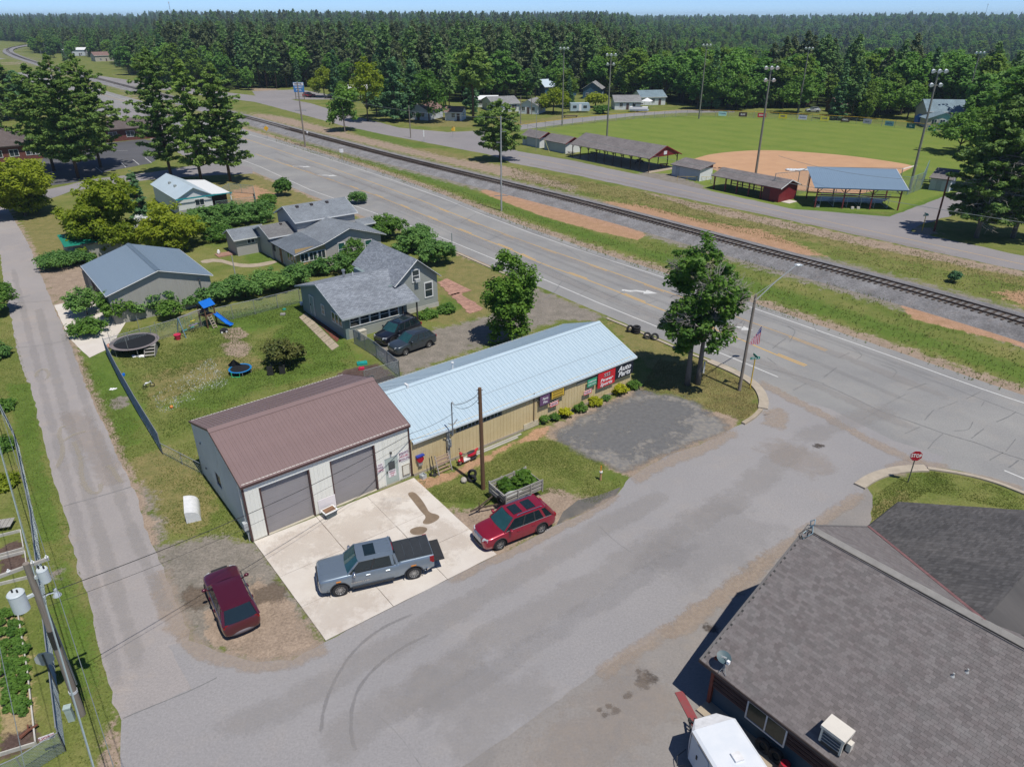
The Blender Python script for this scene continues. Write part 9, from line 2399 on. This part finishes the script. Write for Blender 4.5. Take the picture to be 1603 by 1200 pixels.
for x in(-.55,.45):mb=MB();mb.box(x-.25,-1.05,.38,x+.25,-.6,.44);mb.box(x-.25,-1.1,.0,x+.25,-1.04,.85);mb.box(x-.22,-.64,0,x+.22,-.6,.38);mb.build('chair',M_plast,t)
t=thing('toy_bike','white and grey children tricycle on the yard grass','tricycle',onyard((233,606)),.4)
for x,y,r_ in((.3,0,.2),(-.3,.2,.14),(-.3,-.2,.14)):mb=MB();mb.ring((x,y,r_),(0,1,0),r_*.85,.03,14,5);mb.build('wheel',M_tyre,t)
mb=MB();mb.tube([(.3,0,.2),(.22,0,.6),(.22,-.2,.65)],.02,5);mb.tube([(.24,0,.5),(-.3,0,.28)],.03,5);mb.box(-.2,-.1,.4,.0,.1,.44);mb.build('frame',M_swht,t)
for(px_,r_,m_,lb)in(((269,639),.14,mat('ball_orange',(.7,.25,.06),.5),'orange ball on the yard grass behind the garage'),((172,545),.24,mat('ball_coral',(.75,.35,.22),.5),'coral and white beach ball under the trampoline edge')):
 t=thing('ball',lb,'ball',(*W(*px_),0));mb=MB();mb.blob((0,0,r_),r_,14,10);mb.build('shell',m_,t,True)
for(px_,sz,m_,lb,ang)in(((191,588),(.5,.3,.25),M_pb,'blue toy scooter frame lying at the alley fence',.4),((177,609),(.45,.3,.06),M_swht,'white scrap lying on the grass outside the fence',.2),((218,558),(1.0,.5,.15),M_swht,'crumpled white cover under the trampoline edge',.1),((567,570),(.9,.5,.35),mat('toy_teal',(.02,.35,.30),.5),'teal and black toy table on the bare ground',.3),((566,578),(.5,.3,.3),M_pr,'red toy on the dark mulch behind the garage',.2),((443,493),(.5,.35,.3),M_gwood,'small wooden box by the back fence',.1),((445,470+15),(.35,.2,.2),mat('toy_teal',None),'teal toy near the sand patch',.8),((478,478),(.9,.45,.5),M_swht,'white gas tank beside the porch house corner',.6),((578,590),(.8,.3,.05),M_plast,'black mat on the mulch behind the garage roof',.4)):
 t=thing('yard_item',lb,'toy' if 'toy' in lb else 'item',(*W(*px_),0),ang);x_,y_,z_=sz;mb=MB()
 if 'tank' in lb:mb.cyl((-x_/2,0,.3),(x_/2,0,.3),.22,n=14);mb.blob((-x_/2,0,.3),(.12,.22,.22),12,7);mb.blob((x_/2,0,.3),(.12,.22,.22),12,7)
 elif 'cover' in lb or 'scrap' in lb:
  for k in range(9):mb.blob((random.uniform(-x_/2,x_/2),random.uniform(-y_/2,y_/2),z_*.3),(x_*.22,y_*.25,z_*.6),7,5,.2)
 else:mb.box(-x_/2,-y_/2,0,x_/2,y_/2,z_*.6);mb.cyl((-x_*.3,0,z_*.6),(-x_*.3,0,z_),.04,n=6);mb.cyl((x_*.25,0,z_*.6),(x_*.35,y_*.2,z_*.9),.04,n=6);mb.box(-x_*.45,-y_*.2,z_*.6,-x_*.15,y_*.2,z_*.75)
 mb.build('shape',m_,t,'tank' in lb)
pv_=[W(468,497),W(478,490),W(531,542),W(520,549)]
for k in range(9):
 a,b=wpt(pv_[0],pv_[3],k/9+.004),wpt(pv_[1],pv_[2],k/9+.004);c,d=wpt(pv_[1],pv_[2],(k+1)/9-.004),wpt(pv_[0],pv_[3],(k+1)/9-.004)
 mb=MB();mb.add([(*p,.05)for p in(a,b,c,d)][::-1]+[(*p,0)for p in(a,b,c,d)][::-1],[(0,1,2,3)[::-1],(0,1,5,4),(1,2,6,5),(2,3,7,6),(3,0,4,7)]);o=mb.build('paving_slab',M_conc3);o['kind']='structure'
sheet('mulch_bed',PX([(487,496),(497,492),(532,528),(528,536)]),.03,mat('red_mulch',(.20,.065,.045),.95,var=.2,scale=5),jit=.03,step=.3)
M_brk=mat('paver_salmon',(.42,.24,.18),.9,var=.12,scale=3,rand=.2)
bx_=PX([(686,442),(700,436),(738,455),(706,463)]);bx2=PX([(706,462),(718,459),(757,483),(735,491)])
for poly in(bx_,bx2):
 o=sheet('brick_patio',poly,.03,M_brk)
 xs=[p[0]for p in poly];ys=[p[1]for p in poly];c_,s_=UX,UY
 n_=0;us=[p[0]*c_+p[1]*s_ for p in poly];vs_=[-p[0]*s_+p[1]*c_ for p in poly]
 u=min(us)
 while u<max(us):
  v=min(vs_)
  while v<max(vs_):
   x,y=(u+.2)*c_-(v+.2)*s_,(u+.2)*s_+(v+.2)*c_
   if inside(np.array([x]),np.array([y]),poly)[0]and n_<140:mb=MB();mb.box(.01,.01,0,.39,.39,.045);q=mb.build('paver',M_brk,o);q.location=(u*c_-v*s_,u*s_+v*c_,0.0);q.rotation_euler=(0,0,R(TOWN));n_+=1
   v+=.4
  u+=.4
t=thing('bin','cream storage box at the porch house front corner','box',onyard((568,531)),R(TOWN));mb=MB();mb.box(-.35,-.25,0,.35,.25,.9);mb.box(-.38,-.28,.9,.38,.28,.98);mb.build('box',mat('cream_box',(.60,.56,.46),.6),t)
pole((374,461),400,'slim grey light post among the shrubs below the garden path',mat('post_pale',(.42,.40,.37),.7),.07,.05,name='light_post',cat='light post')
pole((708,392),365,'thin green marker pole at the highway hedge',mat('post_teal',(.06,.16,.15),.6),.04,.04,name='marker_pole',cat='pole')
t=thing('play_dome','teal domed play tent on the grass by the white house','tent',onyard((350,342)),.3);mb=MB();mb.blob((0,0,.2),(1.3,1.0,.9),14,8);mb.build('canopy',mat('tent_teal',(.02,.12,.15),.6),t,True)
t=thing('sandbox','pale sandbox with purple cover beside the dog run','sandbox',onyard((355,322)),.2);mb=MB();mb.box(-1.4,-.8,0,1.4,.8,.3);mb.build('frame',M_brk,t);mb=MB();mb.box(-.9,-.5,.3,.5,.5,.42);mb.build('cover',mat('purple_cover',(.18,.08,.35),.6),t)
t=thing('flower_pot','terracotta step with white flowers at the small grey shed door','step',onyard((356,398)),R(TOWN));mb=MB();mb.box(-1.4,-.8,0,1.4,.8,.12);mb.build('step',M_brk,t);mb=MB();mb.blob((-.9,.5,.3),.22,8,6,.2);mb.blob((-.9,.5,.5),.18,8,6,.2);mb.build('flowers',M_swht,t)
t=thing('beach_umbrella','small coral umbrella beside the restaurant roof','umbrella',onyard((52,182)),0);mb=MB();mb.cyl((0,0,0),(0,0,4.2),.05,n=6);mb.build('pole',M_steel,t);mb=MB();mb.cyl((0,0,3.6),(0,0,4.5),2.0,.05,n=10);mb.build('canopy',mat('coral',(.65,.16,.12),.6),t)
# ROAD AND PARK FURNITURE
FLT=[((880,196),75,'floodlight pole at the left end of the outfield fence',1),((950,215),85,'two-tier floodlight pole behind the long pavilion',2),((1094,186),70,'floodlight pole at the outfield fence, centre left',1),((1183,272),105,'tall two-tier floodlight pole beside the red shelter',2),((1249,180),75,'floodlight pole at the outfield fence behind centre field',1),((1423,300),110,'tall two-tier floodlight pole right of the grandstand',2),((1503,198),82,'floodlight pole at the outfield fence by the beige house',1)]
for p_,top_,lb,tiers in FLT:
 o,H=pole(p_,top_,lb,mat('flood_pole',(.20,.20,.17),.8,var=.1),.24,.13,name='floodlight_pole',cat='floodlight',lean=(-.12,0),group='floodlight poles of the ball field')
 for tr_ in range(tiers):
  z=H-.2-tr_*2.1;mb=MB();mb.bar((-1.25,0,z),(1.05,0,z),.1,.1);mb.build('crossarm',M_steel,o)
  for k in range(3 if tr_==0 else 2):
   x=-1.15+k*1.05 if tr_==0 else-.9+k*1.5;mb=MB();mb.cyl((x,-.1,z+.25),(x,-.45,z-.02),.18,.36,n=12);mb.build('floodlamp',M_flw,o,True)
of=[W(*p)for p in((812,207),(840,203.5),(880,198),(912,194),(950,190),(992,186.5),(1040,184),(1075,182),(1120,183),(1200,186),(1270,190),(1340,194),(1400,200),(1450,206),(1500,214),(1530,222),(1560,236))]
fence(of,1.9,'outfield chain-link fence with bright yellow top rail',post=4.0,mesh=.45,r=.012,topm=mat('yellow_rail',(.75,.47,.02),.5),poster=.055)
BN=[(1130,(.45,.75,.72),'TOWN','white and teal banner, leftmost on the outfield fence'),(1161,(.06,.03,.04),'ELKS','dark maroon banner with white letters, second on the outfield fence'),(1193,(.5,.02,.04),'BANK','red banner on the outfield fence'),(1224,(.75,.65,.05),'FEED','first yellow banner on the outfield fence'),(1256,(.62,.62,.75),'Marathon','white banner with blue letters between two yellow ones'),(1289,(.75,.68,.08),'CAFE','second yellow banner on the outfield fence'),(1323,(.06,.04,.03),'GRILL','black banner on the outfield fence'),(1357,(.70,.62,.75),'Sports','white banner with violet letters right of the black one'),(1391,(.25,.5,.6),'DENTAL','pale blue banner on the outfield fence'),(1424,(.02,.16,.18),'OIL','dark teal banner behind the tall floodlight pole'),(1458,(.03,.35,.50),'PUMPS','bright blue banner before the beige house'),(1490,(.2,.5,.62),'BAIT','pale blue banner nearest the right edge tree')]
ofx=resample(of,.5)
for px_,col,tx,lb in BN:
 best=min(ofx,key=lambda p:abs(801.5+FPX*p[0]/(p[1]*cP+(CAM_H)*sP)-px_));i=ofx.index(best);nx=ofx[min(i+3,len(ofx)-1)];pv2=ofx[max(i-3,0)];an=math.atan2(nx[1]-pv2[1],nx[0]-pv2[0])
 t=thing('banner',lb,'banner',(best[0],best[1],0),an,'sponsor banners on the outfield fence');mb=MB();mb.box(-1.2,-.10,.35,1.2,-.07,1.6);mb.build('sheet',mat('banner_%s'%tx.lower(),col,.6),t)
 lum=sum(col)/3;text(t,tx,lambda s,t_:(s,-t_),0,.98,.62 if len(tx)<6 else .45,M_swht if lum<.35 else M_fb,t=.105,bold=.03)
M_bs=mat('backstop_post',(.22,.24,.24),.6)
fence([W(1208,312),W(1245,308),W(1262,300),W(1404,303)],4.3,'tall backstop netting behind home plate',post=5.5,mesh=.6,r=.010,m=M_bs,poster=.06)
fence([W(1404,303),W(1420,305),W(1440,297),W(1449,276)],3.0,'green-grey dugout fence right of the grandstand',post=3,mesh=.35,r=.012,m=mat('fence_green',None),poster=.05)
fence([W(1112,287),W(1208,312)],1.8,'field fence between pale shed and red shelter',post=3.5,mesh=.4,r=.010,m=M_bs)
fence([W(1060,283),W(1120,284)],.8,'low yellow rail by the pale shed',post=2,mesh=.8,r=.01,m=M_ypole)
t=thing('field_cover','pale folded tarp lying on the infield behind the backstop','tarp',(*W(1258,267),0),.05);mb=MB()
for k in range(14):mb.blob((-3.2+k*.5,random.uniform(-.15,.15),.12),(.5,.55,.28),8,5,.15)
mb.build('cover',mat('tarp_white',(.62,.68,.72),.6),t,True)
up,uh=pole((478,230),128,'brown utility pole with three crossarms by the railway',M_poleg,.2,.13)
for dz,w_ in((.4,1.6),(3.2,1.2),(6.2,2.6)):mb=MB();mb.bar((-w_/2,0,uh-dz),(w_/2,.2,uh-dz),.12,.14);mb.build('crossarm',M_steel,up)
p2,h2_=pole((785,330),182,'pale steel utility pole with three arms before the rail pine',mat('pale_pole',(.42,.43,.41),.7),.15,.10)
for k,dz in enumerate((2.2,3.8,5.2)):mb=MB();sx=1 if k%2==0 else-1;mb.bar((0,0,h2_-dz),(.75*sx,0,h2_-dz),.08,.06);mb.build('arm',M_steel,p2)
mb=MB();mb.bar((-1.1,0,2.4),(1.1,.1,2.4),.1,.1);mb.build('crossarm',M_steel,p2)
for(px_,top_,lb)in(((540,207),163,'short brown pole beside the park road bend'),((643,216),165,'brown pole beside the park road, left of the junction'),((815,197),150,'grey pole at the left end of the yellow rail'),((832,180),150,'brown pole before the red-gabled white house'),((1480,215),178,'grey pole near the beige house corner')):
 pole(px_,top_,lb,M_poleg,.14,.10)
rp,rh=pole((1462,362),277,'reddish brown pole leaning at the park road junction',mat('pole_red',(.17,.06,.035),.8),.15,.11)
wire(Vector(rp.location)+Vector((0,0,rh-.5)),Vector(rp.location)+Vector((45,-52,rh-.5)),1.2,.03,M_wirel,'pale wire from the reddish pole to the right edge');wire(Vector(rp.location)+Vector((0,0,rh-.5)),(*W(1208,310),7),1.0,.025,M_wirel,'pale wire from the reddish pole across the grandstand')
wire(Vector(up.location)+Vector((-.8,0,uh-.4)),Vector(p2 .location)+Vector((0,0,h2_-.2)),1.6,.02,M_wirel,'wire between the brown and the pale pole by the railway');wire(Vector(p2 .location)+Vector((0,0,h2_-.2)),Vector(p2 .location)+Vector((70,-85,h2_)),2.2,.02,M_wirel,'wire from the pale pole over the highway to the right')
t=thing('billboard','blue and white billboard on two posts by the far lot','billboard',(*W(470,156),0),R(-4));mb=MB();mb.box(-2.0,-.1,2.6,2.0,.1,6.0);mb.build('board',mat('billboard_blue',(.05,.22,.55),.5),t)
for x in(-1.6,1.6):mb=MB();mb.box(x-.12,-.05,0,x+.12,.2,2.6);mb.build('post',M_poleg,t)
mb=MB();mb.box(-1.9,-.13,4.9,1.9,-.105,5.9);mb.build('top_panel',M_swht,t);text(t,'MOTEL',lambda s,t_:(s,-t_),0,5.4,.9,M_fb,t=.14,bold=.03);text(t,'VACANCY',lambda s,t_:(s,-t_),0,4.2,.75,M_swht,t=.12,bold=.03,sx=.85);text(t,'POOL',lambda s,t_:(s,-t_),0,3.3,.75,M_swht,t=.12,bold=.03)
def post_sign(px,top,w,h,m,label,diamond=False,txt=None,name='road_sign'):
 x,y=W(*px);H=hz(x,y,top);t=thing(name,label,'road sign',(x,y,0),R(8));mb=MB();mb.box(-.04,-.02,0,.04,.02,H);mb.build('post',M_steel,t);mb=MB()
 if diamond:mb.add([(-w,-.05,H),(0,-.05,H-w),(w,-.05,H),(0,-.05,H+w),(-w,-.03,H),(0,-.03,H-w),(w,-.03,H),(0,-.03,H+w)],[(0,1,2,3),(7,6,5,4),(0,4,5,1),(1,5,6,2),(2,6,7,3),(3,7,4,0)])
 else:mb.box(-w,-.05,H-h,w,-.03,H+h)
 mb.build('plate',m,t);return t
post_sign((419,217),201,.65,.65,mat('sign_amber',(.75,.42,.02),.5),'yellow diamond warning sign beside the highway shoulder',True)
post_sign((536,250),236,.4,.4,M_swht,'small square white sign between highway and railway');post_sign((482,215),207,.2,.2,M_swht,'tiny white rail marker beside the brown utility pole')
post_sign((709,215),203,.3,.3,mat('sign_amber',None),'yellow marker at the park road junction corner');post_sign((664,222),209,.12,.8,M_swht,'white slanted marker post beside the park road',name='marker_post')
t=thing('guy_wire','yellow guy wire guard leaning at the pale shed','guy wire',(*W(860,238),0));mb=MB();mb.bar((0,0,0),(-1.1,.4,2.6),.09,.09);mb.build('guard',mat('pale_yellow',(.6,.58,.25),.6),t)
pole((839,236),181,'thin grey post before the two pale sheds',M_steel,.06,.05,name='light_post',cat='light post')
t=thing('trash_bin','yellow bin on the grass at the park road junction','bin',(*W(710,205),0));mb=MB();mb.cyl((0,0,0),(0,0,1.1),.45,n=12);mb.build('drum',mat('bin_yellow',(.8,.55,.1),.5),t);mb=MB();mb.ring((0,0,1.1),(0,0,1),.42,.05,12,5);mb.build('rim',M_plast,t)
t=thing('boat','white pontoon boat on a trailer before the ranch house','boat',(*W(1000,176),0),R(-10));mb=MB()
for y in(-.8,.8):mb.cyl((-3,y,.7),(2.6,y,.7),.32,n=10);mb.cyl((2.6,y,.7),(3.2,y,.85),.32,.05,n=10)
mb.build('pontoon',M_alu,t);mb=MB();mb.box(-2.9,-1.1,1.02,2.8,1.1,1.7);mb.build('deck_rail',M_swht,t);mb=MB();mb.add([(-1.8,-1.1,2.6),(1.2,-1.1,2.6),(1.2,1.1,2.6),(-1.8,1.1,2.6),(-1.8,-1.1,2.7),(1.2,-1.1,2.7),(1.2,1.1,2.7),(-1.8,1.1,2.7)],[(3,2,1,0),(4,5,6,7),(0,1,5,4),(1,2,6,5),(2,3,7,6),(3,0,4,7)])
for x in(-1.7,1.1):
 for y in(-1,1):mb.cyl((x,y,1.7),(x,y,2.6),.03,n=5)
mb.build('canopy',M_plast,t)
for y in(-1.0,1.0):mb=MB();mb.ring((-.5,y,.35),(0,1,0),.26,.1,14,6);mb.build('wheel',M_tyre,t)
t=thing('camper','pale blue and white camper trailer left of the ranch house','camper',(*W(907,176),0),R(5));mb=MB();mb.add([(-3.2,-1.2,.5),(3.0,-1.2,.5),(3.3,-1.2,1.4),(2.9,-1.2,2.9),(-3.2,-1.2,2.9),(-3.2,1.2,.5),(3.0,1.2,.5),(3.3,1.2,1.4),(2.9,1.2,2.9),(-3.2,1.2,2.9)],[(0,1,2,3,4),(9,8,7,6,5)]+[(i,5+i,5+(i+1)%5,(i+1)%5)for i in range(5)]);mb.build('body',mat('camper_blue',(.42,.53,.60),.5),t)
mb=MB();mb.box(-2.4,-1.24,1.4,-1.2,-1.2,2.2);mb.box(1.0,-1.24,1.4,2.2,-1.2,2.2);mb.build('window',M_glass,t);mb=MB();mb.box(-.4,-1.24,.6,.4,-1.2,2.6);mb.build('door',M_swht,t);mb=MB();mb.ring((-.8,-1.15,.35),(0,1,0),.26,.1,14,6);mb.build('wheel',M_tyre,t)
t=thing('canopy_tent','small white canopy beside the boat','tent',(*W(1012,169),0),.2);mb=MB();mb.cyl((0,0,2.2),(0,0,3.2),2.2,.1,n=4);mb.build('canopy',M_swht,t)
for x,y in((1.4,1.4),(-1.4,1.4),(1.4,-1.4),(-1.4,-1.4)):mb=MB();mb.cyl((x,y,0),(x,y,2.2),.05,n=5);mb.build('leg',M_steel,t)
t=thing('swimming_pool','round blue above-ground pool behind the outfield fence','pool',(*W(1487,203),0));mb=MB();mb.cyl((0,0,0),(0,0,1.25),3.2,n=28,cap=False);mb.ring((0,0,1.25),(0,0,1),3.2,.09,28,5);mb.build('wall',mat('pool_wall',(.02,.12,.22),.5),t,True);mb=MB();mb.cyl((0,0,1.0),(0,0,1.1),3.15,n=28);mb.build('water',mat('pool_water',(.08,.50,.55),.05,spec=.8),t)
t=thing('toy_house','blue plastic playhouse in the yard of the beige house','playhouse',(*W(1439,193),0),.1);mb=MB();mb.box(-1.1,-.9,0,1.1,.9,1.6);mb.build('wall',M_pb,t);mb=MB();mb.add([(-1.3,-1.1,1.6),(1.3,-1.1,1.6),(0,-1.1,2.5),(-1.3,1.1,1.6),(1.3,1.1,1.6),(0,1.1,2.5)],[(0,1,2),(5,4,3),(0,2,5,3),(2,1,4,5),(1,0,3,4)]);mb.build('roof',mat('play_roof',(.10,.25,.5),.5),t)
t=thing('garden_bench','low brown timber bench on the grass before the outfield road','bench',(*W(893,184),0),0);mb=MB();mb.box(-2.2,-.5,.4,2.2,.5,.55);mb.build('seat',M_pbrown,t)
for x in(-1.8,1.8):mb=MB();mb.box(x-.1,-.4,0,x+.1,.4,.4);mb.build('leg',M_pbrown,t)
for(px_,top_,r_,lb)in(((272,31),3,.7,'slender radio mast above the woods on the left horizon'),((1538,27),6,.7,'faint radio mast on the right horizon hill')):
 a=(px_[0]-801.5)/FPX;Y=2100.0 if px_[0]<800 else 3000.0;X=a*(Y*cP+CAM_H*sP);o=thing('radio_mast',lb,'mast',(X,Y,0));H=hz(X,Y,top_);mb=MB();mb.cyl((0,0,0),(0,0,H),r_,r_*.8,n=4);mb.build('lattice',M_steel,o);mb=MB();mb.cyl((0,0,H*.93),(0,0,H),1.3,n=6);mb.build('antenna',M_wtrim,o)
for k,px_ in enumerate(((72,84),(68,98))):
 pole(px_,58 if k==0 else 78,['tall pole with lamp beside the far railway bend','short pole with lamp by the distant highway'][k],M_steel,.15,.1)
for k,(px_,lb)in enumerate((((1485,486),'dark rail scrap lying on the ballast'),((40+0,1160),'pale scrap at the bottom left'))[:1]):
 t=thing('rail_scrap',lb,'scrap',(*W(*px_),.3),-.8);mb=MB();mb.box(-.7,-.08,0,.7,.08,.12);mb.box(-.7,-.14,0,.7,.14,.03);mb.build('steel',M_railm,t)
